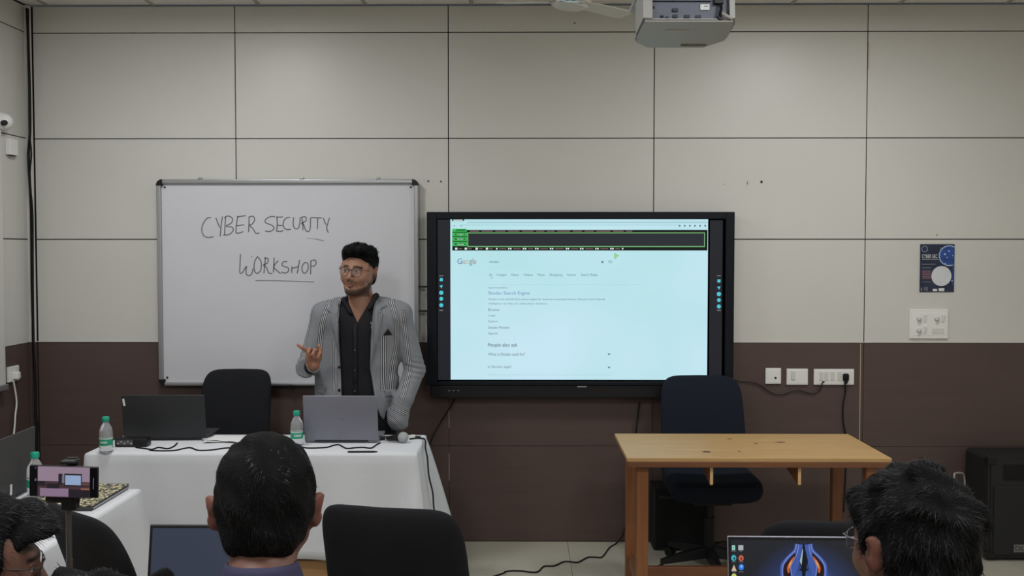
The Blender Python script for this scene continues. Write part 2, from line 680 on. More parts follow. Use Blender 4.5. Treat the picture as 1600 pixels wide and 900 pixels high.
nt.links.new(r2.outputs[0], mxs.inputs[0]); nt.links.new(old, mxs.inputs[6]); mxs.inputs[7].default_value = rgb(140, 139, 134); nt.links.new(mxs.outputs[2], pb.inputs['Base Color'])
for a, b in zip(xs_w, xs_w[1:]):
    for c, d in zip(zs_up, zs_up[1:]):
        panel(a, b, c, d, m_scuff if (a == xs_w[0] and c == zs_up[0]) else m_panel, 0.0055, wall_front)
    for c, d in zip(zs_lo, zs_lo[1:]):
        panel(a, b, c, d, m_brown, 0.002, wall_front)
# pale filler showing in some joints
bm = bmesh.new()
box(bm, (wx(1347), WALL_Y + 0.004, (wz(536) + wz(697)) / 2), (0.0045, 0.004, wz(536) - wz(697)))
box(bm, (wx(701), WALL_Y + 0.004, wz(655)), (0.003, 0.004, 0.10))
box(bm, (wx(701), WALL_Y + 0.004, wz(730)), (0.003, 0.004, 0.16))
box(bm, (wx(1353.5), WALL_Y + 0.003, wz(88)), (0.004, 0.004, 0.15))
obj('joint_filler', bm, m_seamstrip, wall_front)
# thin bright lip under the cream panels
bm = bmesh.new()
box(bm, ((LEFT_X + RIGHT_X) / 2, WALL_Y + 0.002, zs_up[0] + 0.004), (RIGHT_X - LEFT_X, 0.006, 0.004))
obj('panel_lip', bm, m_panel, wall_front)
# screw holes and scuffs of the wall
bm = bmesh.new()
for px, py, r in ((669, 283, .005), (689, 283.5, .0045), (1190, 284, .007), (1168, 284, .003), (1168, 287, .003), (1132, 288, .002), (898, 36, .004), (1464, 367, .003)):
    q = at(px, py, WALL_Y)
    lathe(bm, [(0, 0), (r, 0), (r, 0.003), (0, 0.003)], 8, m=Matrix.Translation((q.x, WALL_Y + 0.002, q.z)) @ Euler((PI / 2, 0, 0)).to_matrix().to_4x4())
obj('screw_hole', bm, m_joint, wall_front)

# ---- left wall
xl = LEFT_X
lw = bmesh.new()
box(lw, (xl - 0.06, (WALL_Y + REAR_Y) / 2, CEIL / 2), (0.09, WALL_Y - REAR_Y + 0.2, CEIL))
wall_left = tag(obj('wall_left', lw, m_joint), kind='structure')
def lpanel(y0, y1, z0, z1, m, g=0.0055):
    bm = bmesh.new()
    box(bm, (0, 0, 0), (0.012, y1 - y0 - g, z1 - z0 - g), 0.0012, seg=1)
    obj('wall_panel', bm, m, wall_left, loc=(xl - 0.009, (y0 + y1) / 2, (z0 + z1) / 2))
ys = [WALL_Y]
while ys[-1] > REAR_Y + 0.1:
    ys.append(max(ys[-1] - 1.22, REAR_Y))
for b, a in zip(ys, ys[1:]):
    for c, d in zip(zs_up, zs_up[1:]):
        lpanel(a, b, c, d, m_panel)
    for c, d in zip(zs_lo, zs_lo[1:]):
        lpanel(a, b, c, d, m_brown, 0.003)
# corner strip
bm = bmesh.new()
box(bm, (xl + 0.012, WALL_Y - 0.018, (CEIL + zs_up[0]) / 2), (0.03, 0.03, CEIL - zs_up[0] - 0.004), 0.002)
tag(obj('trim_1', bm, m_panel), kind='structure')
bm = bmesh.new()
box(bm, (xl + 0.012, WALL_Y - 0.018, zs_up[0] / 2), (0.03, 0.03, zs_up[0] - 0.004), 0.002)
tag(obj('trim_2', bm, m_brown), kind='structure')

# ---- right and rear walls (outside the frame, they close the room)
bm = bmesh.new()
box(bm, (RIGHT_X + 0.05, (WALL_Y + REAR_Y) / 2, CEIL / 2), (0.1, WALL_Y - REAR_Y + 0.2, CEIL))
tag(obj('wall_right', bm, m_plaster), kind='structure')
bm = bmesh.new()
box(bm, ((LEFT_X + RIGHT_X) / 2, REAR_Y - 0.05, CEIL / 2), (RIGHT_X - LEFT_X, 0.1, CEIL))
tag(obj('wall_rear', bm, m_plaster), kind='structure')
# ================================================================ THINGS ON THE WALLS
m_alu = mat('brushed_aluminium', rgb(168, 170, 172), rough=0.35, metal=0.7)
m_wb = mat('whiteboard_enamel', rgb(205, 206, 212), rough=0.3, var=0.025, vscale=2.2, spec=0.5)
m_black = mat('black_plastic', rgb(20, 20, 23), rough=0.45, spec=0.4)
m_black_soft = mat('black_rubber', rgb(18, 18, 19), rough=0.7, spec=0.3)
m_marker = mat('dry_marker_ink', rgb(104, 103, 112), rough=0.7)
m_marker_light = mat('faint_marker_ink', rgb(134, 134, 142), rough=0.7)
m_white_pl = mat('white_plastic', rgb(226, 226, 222), rough=0.35, spec=0.5)
m_dgrey = mat('dark_grey_plastic', rgb(58, 59, 62), rough=0.5)

# ---- whiteboard
WBY = WALL_Y - 0.035
a = at(249, 602, WBY); b = at(654, 280, WBY)
wbx0, wbx1, wbz0, wbz1 = a.x, b.x, a.z, b.z
wc = Vector(((wbx0 + wbx1) / 2, WBY, (wbz0 + wbz1) / 2))
wbd = thing('whiteboard', 'large whiteboard with aluminium frame and the handwritten words CYBER SECURITY WORKSHOP', 'whiteboard', wc)
W2, H2 = (wbx1 - wbx0) / 2, (wbz1 - wbz0) / 2
bm = bmesh.new(); box(bm, (0, 0.012, 0), (2 * W2 - 0.02, 0.014, 2 * H2 - 0.02))
obj('writing_surface', bm, m_wb, wbd)
fw = 0.026
for nm, c, s in (('top', (0, 0.005, H2 - fw / 2), (2 * W2 - 0.06, 0.036, fw)), ('bottom', (0, 0.005, -H2 + fw / 2 - 0.004), (2 * W2 - 0.06, 0.04, fw * 0.8)),
                 ('left', (-W2 + fw / 2, 0.005, 0), (fw, 0.036, 2 * H2 - 0.06)), ('right', (W2 - fw / 2, 0.005, 0), (fw, 0.036, 2 * H2 - 0.06))):
    bm = bmesh.new(); box(bm, c, s, 0.006)
    obj('frame_rail', bm, m_alu, wbd)
for sx in (-1, 1):
    for sz in (-1, 1):
        bm = bmesh.new()
        r = 0.036
        pts = [(0, 0)] + [(r * math.cos(t), r * math.sin(t)) for t in [i * PI / 2 / 6 for i in range(7)]]
        pts = [(sx * (W2 - r + p[0]), sz * (H2 - r + p[1])) for p in pts]
        prism(bm, pts, -0.016, 0.022)
        obj('corner_cap', bm, m_black, wbd)
        bm = bmesh.new()
        lathe(bm, [(0, 0), (0.006, 0), (0.006, 0.004), (0, 0.005)], 8, m=Matrix.Translation((sx * (W2 - 0.045), 0.005, sz * (H2 - 0.045))) @ Euler((PI / 2, 0, 0)).to_matrix().to_4x4())
        obj('screw', bm, m_black, wbd)
for px in (313, 472, 591):
    q = at(px, 277.5, WBY) - wc
    bm = bmesh.new(); box(bm, (q.x, 0.0, H2 + 0.004), (0.022, 0.03, 0.014), 0.004)
    obj('hanging_clip', bm, m_alu, wbd)
bm = bmesh.new()
q = at(455, 600, WBY) - wc
box(bm, (q.x, -0.01, -H2 + 0.0), (0.018, 0.03, 0.012), 0.002)
obj('bottom_clip', bm, m_black, wbd)

def stroke(bm, pts, wd, y):
    """flat ink stroke on the board through photo pixels of the 1543x900 crop"""
    P = [at(300 + x / 6.43, 320 + z / 6.43, WBY) - wc for x, z in pts]
    P = spline([(p.x, 0, p.z) for p in P], 5)
    L, R = [], []
    for i, p in enumerate(P):
        d = P[min(i + 1, len(P) - 1)] - P[max(i - 1, 0)]
        if d.length < 1e-6: d = Vector((1, 0, 0))
        d.normalize()
        n = Vector((-d.z, 0, d.x)) * wd / 2
        L.append(bm.verts.new((p.x + n.x, y, p.z + n.z))); R.append(bm.verts.new((p.x - n.x, y, p.z - n.z)))
    for i in range(len(P) - 1):
        bm.faces.new((L[i], L[i + 1], R[i + 1], R[i]))
word1 = [
    [(190, 130), (150, 135), (110, 190), (95, 250), (115, 310), (160, 328), (215, 320)],
    [(237, 130), (262, 195), (278, 230)], [(305, 118), (292, 190), (280, 320)],
    [(335, 120), (330, 200), (325, 300)], [(322, 130), (360, 112), (402, 135), (395, 180), (340, 215), (400, 225), (410, 260), (370, 298), (310, 303)],
    [(458, 112), (445, 190), (438, 280)], [(450, 122), (540, 108)], [(440, 212), (522, 200)], [(436, 284), (480, 282), (512, 268)],
    [(572, 125), (570, 200), (566, 275)], [(565, 125), (610, 115), (628, 150), (600, 195), (575, 205), (610, 240), (640, 285), (676, 282)],
    [(832, 120), (790, 118), (740, 145), (738, 180), (800, 205), (822, 240), (780, 268), (732, 262)],
    [(850, 115), (855, 190), (848, 262)], [(845, 125), (912, 122)], [(850, 205), (908, 208)], [(842, 262), (885, 268), (918, 256)],
    [(985, 125), (940, 135), (915, 180), (920, 225), (950, 248), (992, 245)],
    [(1018, 125), (1015, 200), (1035, 240), (1068, 232), (1082, 180), (1085, 125)],
    [(1098, 120), (1110, 180), (1112, 255)], [(1096, 125), (1140, 122), (1142, 160), (1100, 185), (1120, 200), (1140, 255), (1165, 268), (1185, 240), (1190, 130)],
    [(1190, 128), (1300, 132)], [(1262, 132), (1258, 245)],
    [(1315, 130), (1340, 190), (1350, 200)], [(1380, 130), (1362, 190), (1352, 235), (1368, 282)],
]
word2 = [
    [(485, 495), (480, 600), (478, 680), (500, 685), (530, 640), (545, 620), (540, 690), (570, 712), (600, 690), (610, 640)],
    [(595, 518), (600, 524)],
    [(655, 520), (625, 580), (625, 660), (655, 690), (690, 650), (690, 570), (655, 520)],
    [(735, 530), (728, 620), (720, 690)], [(722, 535), (762, 540), (755, 585), (715, 605), (745, 630), (770, 685), (805, 690)],
    [(822, 530), (820, 610), (815, 680)], [(865, 560), (820, 620), (850, 660), (890, 692)],
    [(955, 570), (915, 575), (905, 610), (965, 635), (960, 675), (920, 685), (895, 672)],
    [(1002, 620), (1000, 685)], [(1000, 640), (1070, 620)], [(1078, 555), (1068, 620), (1055, 690)],
    [(1130, 580), (1105, 620), (1110, 675), (1140, 685), (1165, 640), (1160, 590), (1130, 578)],
    [(1192, 560), (1192, 630), (1190, 700)], [(1190, 565), (1235, 555), (1245, 590), (1225, 615), (1195, 618)],
]
bm = bmesh.new()
for s in word1: stroke(bm, s, 0.0062, 0.0045)
obj('handwriting', bm, m_marker, wbd)['label'] = 'grey marker handwriting CYBER SECURITY'
bm = bmesh.new()
for s in word2: stroke(bm, s, 0.0062, 0.0045)
obj('handwriting', bm, m_marker, wbd)['label'] = 'grey marker handwriting WORKSHOP'
bm = bmesh.new()
stroke(bm, [(635, 762), (800, 762), (1000, 768), (1225, 776)], 0.0055, 0.0045)
stroke(bm, [(1240, 344), (1322, 362)], 0.0055, 0.0045)
stroke(bm, [(1150, 335), (1240, 344)], 0.003, 0.0045)
obj('underline', bm, m_marker_light, wbd)

# ---- interactive display
DY = 5.56
def dloc(px, py):
    q = at(px, py, DY); return q.x - dc.x, q.z - dc.z
a = at(667.5, 602, DY); b = at(1148, 331, DY)
dc = Vector(((a.x + b.x) / 2, DY, (a.z + b.z) / 2))
disp = thing('interactive_display', 'large black interactive display on the wall showing a search results page', 'display', dc)
m_bezel = mat('display_bezel', rgb(15, 19, 27), rough=0.45, spec=0.25)
m_bezel2 = mat('display_glass_border', rgb(14, 15, 19), rough=0.15, spec=0.5)
dw, dh = b.x - a.x, b.z - a.z
bm = bmesh.new(); box(bm, (0, 0.035, 0), (dw - 0.004, 0.05, dh - 0.004), 0.004)
obj('housing', bm, m_black, disp)
t_ = 0.030
gx0, gz0 = dloc(683, 596); gx1, gz1 = dloc(1134, 342)
for nm, x0, x1, z0, z1 in (('l', -dw / 2, gx0, -dh / 2, dh / 2), ('r', gx1, dw / 2, -dh / 2, dh / 2), ('t', gx0, gx1, gz1, dh / 2), ('b', gx0, gx1, -dh / 2, gz0)):
    bm = bmesh.new(); box(bm, ((x0 + x1) / 2, 0.006, (z0 + z1) / 2), (x1 - x0, 0.022, z1 - z0), 0.003)
    obj('bezel', bm, m_bezel, disp)
# lower speaker bar
sx0, sz0 = dloc(672, 622); sx1, sz1 = dloc(1146, 603)
bm = bmesh.new(); box(bm, ((sx0 + sx1) / 2, 0.03, (sz0 + sz1) / 2), (sx1 - sx0, 0.05, sz1 - sz0), 0.006)
sb = obj('speaker_bar', bm, m_black, disp)
bm = bmesh.new()
for i in range(3):
    q0 = dloc(702 + 7 * i, 610.5)
    box(bm, (q0[0], 0.004, q0[1]), (0.011, 0.004, 0.005))
obj('button', bm, mat('grey_print', rgb(130, 130, 132), rough=0.5), sb)
bm = bmesh.new()
q0 = dloc(909, 604)
box(bm, (q0[0], -0.0056, q0[1]), (0.052, 0.001, 0.008))
obj('badge', bm, mat('grey_print', rgb(130, 130, 132)), disp)
# panel under the glass
m_strip = emat('screen_sidebar', rgb(40, 42, 50), 0.55)
m_page = bpy.data.materials.new('screen_page'); m_page.use_nodes = True
nt = m_page.node_tree; pb = nt.nodes['Principled BSDF']
pb.inputs['Base Color'].default_value = (0.01, 0.01, 0.01, 1); pb.inputs['Roughness'].default_value = 0.35; pb.inputs['Specular IOR Level'].default_value = 0.2
tc = nt.nodes.new('ShaderNodeTexCoord'); ns = nt.nodes.new('ShaderNodeTexNoise'); ns.inputs['Scale'].default_value = 1.3; ns.inputs['Detail'].default_value = 2
cr = nt.nodes.new('ShaderNodeValToRGB')
cr.color_ramp.elements[0].position = 0.35; cr.color_ramp.elements[0].color = rgb(180, 225, 230)
cr.color_ramp.elements[1].position = 0.68; cr.color_ramp.elements[1].color = rgb(197, 229, 243)
nt.links.new(tc.outputs['Object'], ns.inputs['Vector']); nt.links.new(ns.outputs['Fac'], cr.inputs['Fac'])
nt.links.new(cr.outputs[0], pb.inputs['Emission Color']); pb.inputs['Emission Strength'].default_value = 1.0

bm = bmesh.new(); box(bm, ((gx0 + gx1) / 2, 0.013, (gz0 + gz1) / 2), (gx1 - gx0, 0.006, gz1 - gz0))
glass = obj('panel', bm, m_bezel2, disp)
FR = [0.0095]
def scr_obj(name, boxes, m, parent=None, texts=(), y=None):
    """flat lit areas of the screen given in photo pixels"""
    yy = FR[0] if y is None else y
    bm = bmesh.new()
    for (x0, y0, x1, y1) in boxes:
        u0, v0 = dloc(x0, y1); u1, v1 = dloc(x1, y0)
        quad(bm, u0, v0, u1, v1, yy)
    if len(texts) > 1:
        for tt in texts:
            scr_obj(name, [], m, parent, [tt], y)
        texts = ()
        if not boxes:
            return None
    for (s, x0, y0, x1, y1) in texts:
        u0, v0 = dloc(x0, y1); u1, v1 = dloc(x1, y0)
        me = text_mesh(s, u1 - u0, v1 - v0)
        me.transform(Matrix.Translation((u0, yy, v0)))
        bm.from_mesh(me)
    bmesh.ops.recalc_face_normals(bm, faces=bm.faces[:])
    bm.normal_update()
    flip = [f for f in bm.faces if f.normal.y > 0]
    bmesh.ops.reverse_faces(bm, faces=flip)
    return obj(name, bm, m, parent or disp, recalc=False)
side = scr_obj('side_toolbar', [(684, 343, 703.5, 594)], emat('screen_sidebar_l', rgb(46, 48, 56), 0.5))
side['label'] = 'dark toolbar strip left of the page'
side2 = scr_obj('side_toolbar', [(1108, 344, 1130, 594)], emat('screen_sidebar_l', rgb(46, 48, 56), 0.5))
side2['label'] = 'dark toolbar strip right of the page'
page = scr_obj('screen', [(704, 342.5, 1107, 593.5)], m_page)
page['label'] = 'lit pale cyan browser page'
e_band = emat('screen_dark', rgb(40, 45, 52), 0.9)
e_black = emat('screen_black', rgb(14, 22, 20), 0.8)
e_green = emat('screen_green', rgb(58, 190, 86), 1.0)
e_green2 = emat('screen_green_line', rgb(120, 190, 120), 0.85)
e_dgreen = emat('screen_green_dark', rgb(20, 110, 50), 1.0)
e_txt = emat('screen_text_grey', rgb(96, 120, 132), 1.0)
e_txt2 = emat('screen_text_dark', rgb(60, 78, 90), 1.0)
e_txt3 = emat('screen_text_light', rgb(172, 210, 220), 1.0)
e_link = emat('screen_text_link', rgb(104, 128, 176), 1.0)
e_white = emat('screen_white', rgb(225, 240, 240), 1.0)
e_red = emat('screen_text_reddish', rgb(130, 100, 96), 0.9)
e_chrome = emat('screen_chrome', rgb(168, 206, 214), 1.0)
e_cyan = emat('screen_icon', rgb(80, 196, 214), 1.0)
FR[0] = 0.0090
tb = scr_obj('browser_toolbar', [(706.5, 359, 1106, 391.5)], e_black)
scr_obj('address_bar', [(730, 346, 1106, 349), (722, 350.8, 1060, 352.2)], e_chrome)
FR[0] = 0.0085
scr_obj('toolbar_field', [(731.5, 364.5, 1100.5, 384.5)], e_band, tb)
scr_obj('field_outline', [(730, 363, 1102, 364.5), (730, 384.5, 1102, 386), (730, 363, 731.5, 386), (1100.5, 363, 1102, 386)], e_green2, tb)
scr_obj('green_tab', [(706.5, 357.5, 729, 362), (707, 363.5, 729.5, 369), (707, 370.5, 729.5, 376.5), (707, 378, 729.5, 384.5)], e_green, tb)
scr_obj('page_tab', [(706, 342.6, 725, 345.2)], e_black)
FR[0] = 0.0081
scr_obj('tab_label', [(710, 364.8, 727, 367.6), (710, 372, 727, 375), (710, 379.6, 727, 383), (712, 358.3, 727, 360.8)], e_dgreen, tb)
scr_obj('tab_label', [(708, 343.2, 723, 344.6)], e_white)
FR[0] = 0.0078
scr_obj('tab_print', [], e_white, tb, texts=[('Logger', 714, 365.2, 725, 367.4), ('Spider', 714, 372.4, 725, 374.8), ('Console', 714, 380, 725, 382.8)])
bx = []; rd = []
x = 734
rr = random.Random(3)
while x < 985:
    L = rr.uniform(12, 22)
    rd.append((x, 360.4, min(x + L, 988), 361.8))
    x += L + 4
for x in (711, 726, 743, 759):
    bx.append((x, 387, x + 3.4, 390.2)); rd.append((x + 5, 388, x + 11, 389.4))
x = 775
while x < 975:
    L = rr.uniform(18, 26)
    bx.append((x, 387.6, x + 2.4, 389.8)); rd.append((x + 5, 388.1, x + L - 6, 389.4)); bx.append((x + L - 3, 387.4, x + L - 1, 389.8))
    x += L
scr_obj('toolbar_icon', bx, e_white, tb)
scr_obj('toolbar_words', rd, e_red, tb)
scr_obj('window_icon', [(1061 + 8 * i, 351.2, 1063.6 + 8 * i, 354) for i in range(6)] + [(709, 351.5, 710.4, 353.5), (719.6, 351.5, 721, 353.5)], e_txt)
FR[0] = 0.0090
scr_obj('page_text', [(766, 433.6, 770, 434.4), (940, 408, 943, 411.2), (950, 407.5, 957, 408.3), (951, 410, 957, 410.8), (950, 552.6, 953.5, 554.6), (950, 573.4, 953.5, 575.4)], e_txt, texts=[
    ('shodan', 764.5, 407, 779.5, 411), ('All', 764, 427.6, 768.6, 431.4), ('Images', 776.5, 427.6, 791.5, 432), ('News', 799, 427.6, 810.5, 431.2), ('Videos', 818, 427.6, 832.5, 431.2),
    ('Maps', 840, 427.6, 851, 432), ('Shopping', 858.5, 427.6, 879, 432.2), ('Finance', 886, 427.6, 900, 431.2), ('Search Modes', 908, 427.4, 934, 431.4),
    ('https://www.shodan.io', 762.8, 448.2, 792.5, 451.6),
    ("Shodan is the world's first search engine for Internet-connected devices. Discover how Internet", 763, 466, 946, 469.8),
    ('intelligence can help you make better decisions.', 763, 473, 855.5, 476.6),
    ('Browse', 763, 481.8, 780, 486), ('Login', 763.5, 491.4, 774, 495.4), ('Explore', 763, 500.6, 777.5, 504.6), ('Shodan Monitor', 763, 509.8, 796.5, 514), ('Search', 763, 519, 777.5, 523),
    ('What is Shodan used for?', 762.5, 551.2, 820.5, 556), ('Is Shodan legal?', 762.5, 571.4, 799, 576.2)])
scr_obj('page_rule', [(764, 444.6, 1000, 445), (762, 586, 955, 586.4), (764, 418.6, 795, 419)], e_txt3)
scr_obj('page_heading', [], e_link, texts=[('Shodan Search Engine', 763, 455.4, 827.5, 462)])
scr_obj('page_heading', [], e_txt2, texts=[('People also ask', 762.5, 536.4, 808.5, 543.6)])
for s, x0, x1, y0, y1, cc in (('G', 714.4, 722, 404, 412.4, (88, 120, 170)), ('o', 722.8, 727.4, 406.4, 412.4, (180, 130, 140)), ('o', 728.2, 732.8, 406.4, 412.4, (190, 180, 120)),
                              ('g', 733.4, 737.6, 406.4, 415, (88, 120, 170)), ('l', 738.4, 739.4, 403.6, 412.4, (100, 160, 130)), ('e', 740, 744, 406.4, 412.4, (180, 120, 130))):
    scr_obj('logo_letter', [], emat('screen_logo_%d_%d' % (cc[0], cc[2]), rgb(*cc), 1.0), texts=[(s, x0, y0, x1, y1)])
# mouse pointer
bm = bmesh.new()
pp = [dloc(*q) for q in ((960, 394.5), (968, 400), (964, 401), (963, 405), (960, 404))]
v = [bm.verts.new((p[0], 0.0085, p[1])) for p in pp]; bm.faces.new(v)
obj('pointer', bm, emat('screen_pointer', rgb(150, 205, 140), 1.0), disp)
FR[0] = 0.0090
for cxp, par in ((689.3, side), (1123.8, side2)):
    bm = bmesh.new()
    for k, py in enumerate((437, 447.5, 457.5, 467, 477)):
        q = dloc(cxp, py + (2 if cxp > 1000 else 0))
        n = (4, 3, 10, 5, 6)[k]
        vs = [bm.verts.new((q[0] + 0.0125 * math.cos(2 * PI * i / n + 0.7) * (1 if k != 1 else .9), 0.0090, q[1] + 0.0125 * math.sin(2 * PI * i / n + 0.7))) for i in range(n)]
        bm.faces.new(vs)
    obj('toolbar_icon', bm, e_cyan, par)
    scr_obj('toolbar_mark', [(cxp - 3, 430.5, cxp + 3, 431.5), (cxp - 3, 484.5, cxp + 3, 485.5)], emat('screen_mark', rgb(150, 160, 165), .8), par)
# mounting arms seen between board and display
for py in (448, 486):
    q0 = at(656, py, 5.60); q1 = at(668, py, 5.60)
    bm = bmesh.new(); box(bm, ((q0.x + q1.x) / 2 - dc.x, 5.600 - DY, q0.z - dc.z), (q1.x - q0.x + 0.012, 0.02, 0.011), 0.002)
    obj('bracket_bar', bm, m_black, disp)
bm = bmesh.new()
for xx in (-0.45, 0.45):
    box(bm, (xx, 0.068, 0), (0.06, 0.03, 0.5))
obj('wall_bracket', bm, m_black, disp)

# ---- electrical plates
def plate(px0, py0, px1, py1, label, name='switch_plate', cat='wall plate', th=0.012):
    a = at(px0, py1, WALL_Y); b = at(px1, py0, WALL_Y)
    t = thing(name, label, cat, ((a.x + b.x) / 2, WALL_Y - th / 2 + 0.003, (a.z + b.z) / 2))
    w_, h_ = b.x - a.x, b.z - a.z
    bm = bmesh.new(); box(bm, (0, 0, 0), (w_, th, h_), 0.003)
    obj('plate', bm, m_white_pl, t)
    return t, w_, h_
def bb(name, parent, c, s, m, bev=0.0, rot=None):
    bm = bmesh.new(); box(bm, c, s, bev, rot); return obj(name, bm, m, parent)
m_hole = mat('socket_hole', rgb(30, 30, 30), rough=0.8)
m_knob = mat('knob_plastic', rgb(205, 205, 200), rough=0.4)
t, w_, h_ = plate(1420, 483, 1481, 529, 'white switch panel with rotary knobs directly below the blue poster', 'switch_panel')
bb('face', t, (0, -0.006, 0), (w_ * 0.86, 0.003, h_ * 0.8), m_white_pl, 0.001)
for cxp, cyp in ((1434.6, 497.5), (1462, 497.5), (1434.4, 515.5)):
    q = at(cxp, cyp, WALL_Y)
    bm = bmesh.new()
    lathe(bm, [(0, 0.018), (0.011, 0.018), (0.013, 0.004), (0.016, 0.0), (0, 0)], 16, m=Matrix.Translation((q.x - t.location.x, -0.006, q.z - t.location.z)) @ Euler((PI / 2, 0, 0)).to_matrix().to_4x4())
    box(bm, (q.x - t.location.x, -0.024, q.z - t.location.z), (0.005, 0.012, 0.026), 0.001, rot=(0, 0.7, 0))
    obj('regulator_knob', bm, m_knob, t, smooth=True)
for cxp, cyp in ((1444, 497), (1471.8, 497), (1444, 515)):
    q = at(cxp, cyp, WALL_Y)
    bb('rocker', t, (q.x - t.location.x, -0.011, q.z - t.location.z), (0.016, 0.010, 0.046), m_white_pl, 0.002, rot=(0.22, 0, 0))
for i in range(3):
    q = at(1458 + i * 6.5, 517, WALL_Y)
    bb('socket_cover', t, (q.x - t.location.x, -0.0085, q.z - t.location.z), (0.020, 0.003, 0.030), m_knob, 0.001)
t, w_, h_ = plate(1195.5, 575, 1220, 599.5, 'small square white plate with one hole, leftmost of three on the brown wall', 'outlet_plate')
bb('face', t, (0, -0.006, 0), (w_ * 0.8, 0.003, h_ * 0.8), m_white_pl, 0.001)
bm = bmesh.new(); lathe(bm, [(0, 0.004), (0.0065, 0.004), (0.0065, 0), (0, 0)], 12, m=Matrix.Translation((0.012, -0.006, -0.010)) @ Euler((PI / 2, 0, 0)).to_matrix().to_4x4()); obj('cable_hole', bm, m_hole, t)
t, w_, h_ = plate(1228.5, 576, 1262, 601, 'blank white wall plate, middle of three on the brown wall', 'outlet_plate')
bb('face', t, (0, -0.006, 0), (w_ * 0.86, 0.003, h_ * 0.8), m_white_pl, 0.001)
bb('rocker', t, (-0.026, -0.009, 0.008), (0.022, 0.006, 0.05), m_knob, 0.001)
t, w_, h_ = plate(1271, 576.5, 1334, 601, 'long white power outlet plate with black plug, rightmost on the brown wall', 'power_outlet')
bb('face', t, (0, -0.006, 0), (w_ * 0.9, 0.003, h_ * 0.8), m_white_pl, 0.001)
for xx in (-0.075, -0.045, -0.01, 0.03):
    bb('module', t, (xx, -0.0085, 0.004), (0.022, 0.004, 0.05), m_knob, 0.001)
bb('socket_hole', t, (-0.062, -0.0085, -0.028), (0.012, 0.004, 0.008), m_hole)
pt = t.location.copy()
# plug and cord
q = at(1320, 589, WALL_Y)
pl = thing('black_plug', 'black plug with cord hanging from the outlet to behind the wooden desk', 'plug', (q.x, WALL_Y - 0.02, q.z))
bm = bmesh.new(); box(bm, (0, 0, 0), (0.034, 0.026, 0.044), 0.009); box(bm, (0, -0.004, -0.026), (0.016, 0.016, 0.02), 0.005)
obj('plug_body', bm, m_black_soft, pl, smooth=True)
P = [at(x, y, WALL_Y - 0.012) - pl.location for x, y in ((1320, 598), (1321, 612), (1317.5, 630), (1317, 650), (1318.5, 665), (1321, 678), (1322, 720), (1318, 800))]
bm = bmesh.new(); tube(bm, spline(P, 5), 0.0042, 6); obj('cord', bm, m_black_soft, pl, smooth=True)
m_cable = mat('dark_brown_cable', rgb(42, 32, 30), rough=0.5)
P = [at(x, y, WALL_Y - 0.006) for x, y in ((1140, 592), (1160, 595), (1176, 597), (1190, 603), (1206, 614), (1222, 615.5), (1240, 609.5), (1255, 611.5), (1268, 614.5), (1278, 611), (1283, 602), (1284, 597.5))]
P[-1].y -= 0.010; P[-2].y -= 0.008
bm = bmesh.new(); tube(bm, spline(P, 5), 0.004, 6)
tag(obj('wall_cable', bm, m_cable, smooth=True), 'thin dark cable looping under the white wall plates to the display', 'cable')

# ---- poster
a = at(1436.5, 456, WALL_Y); b = at(1491.5, 381.5, WALL_Y)
pc = Vector(((a.x + b.x) / 2, WALL_Y - 0.0022, (a.z + b.z) / 2))
po = thing('poster', 'dark blue cyber security poster taped to the cream wall above the switch panel', 'poster', pc)
pw, ph = b.x - a.x, b.z - a.z
m_pos = mat('poster_navy', rgb(38, 46, 68), rough=0.4, var=0.25, vscale=14)
m_pos2 = mat('poster_blue', rgb(40, 72, 140), rough=0.4, var=0.35, vscale=30)
m_pos3 = mat('poster_pale', rgb(170, 190, 212), rough=0.4)
m_pos4 = mat('poster_white', rgb(205, 208, 212), rough=0.4, var=0.05)
m_pos5 = mat('poster_grey', rgb(120, 118, 128), rough=0.4)
m_pos6 = mat('poster_white_print', rgb(215, 218, 222), rough=0.4)
m_pos7 = mat('poster_red_print', rgb(150, 110, 115), rough=0.4)
bm = bmesh.new(); box(bm, (0, 0, 0), (pw, 0.0012, ph)); obj('sheet', bm, m_pos, po)
def pp_(x, y):
    """crop (675x900 of 1425..1500 x 370..470) to local"""
    q = at(1425 + x / 9.0, 370 + y / 9.0, WALL_Y); return q.x - pc.x, q.z - pc.z
def pdisc(bm, x, y, r, yy, r2=0.0, t0=0, t1=2 * PI, n=28, clipx=None):
    cx, cz = pp_(x, y); k = 1 / 9.0 / 270.0
    for i in range(n):
        ta, tb_ = t0 + (t1 - t0) * i / n, t0 + (t1 - t0) * (i + 1) / n
        pts = [(cx + r * k * math.cos(ta), cz + r * k * math.sin(ta)), (cx + r * k * math.cos(tb_), cz + r * k * math.sin(tb_)), (cx + r2 * k * math.cos(tb_), cz + r2 * k * math.sin(tb_)), (cx + r2 * k * math.cos(ta), cz + r2 * k * math.sin(ta))]
        if clipx is not None:
            pts = [(min(p[0], clipx), p[1]) for p in pts]
        try:
            f = bm.faces.new([bm.verts.new((p[0], yy, p[1])) for p in (pts if r2 > 0 else pts[:3])])
        except ValueError:
            pass
cl = pw / 2 - 0.001
bm = bmesh.new(); pdisc(bm, 520, 265, 140, -0.0009, clipx=cl); quad(bm, *pp_(560, 680), *pp_(590, 400), -0.0009); obj('printed_globe', bm, m_pos2, po)
bm = bmesh.new(); pdisc(bm, 520, 265, 145, -0.0012, 132, 0.9, 5.2, clipx=cl)
for (x, y, r) in ((460, 245, 14), (515, 200, 12), (490, 290, 9), (575, 395, 12), (460, 380, 12), (560, 620, 10), (400, 160, 6), (570, 265, 8)):
    pdisc(bm, x, y, r, -0.0012, n=8, clipx=cl)
pdisc(bm, 175, 172, 42, -0.0012, 37); obj('printed_ring', bm, m_pos3, po)
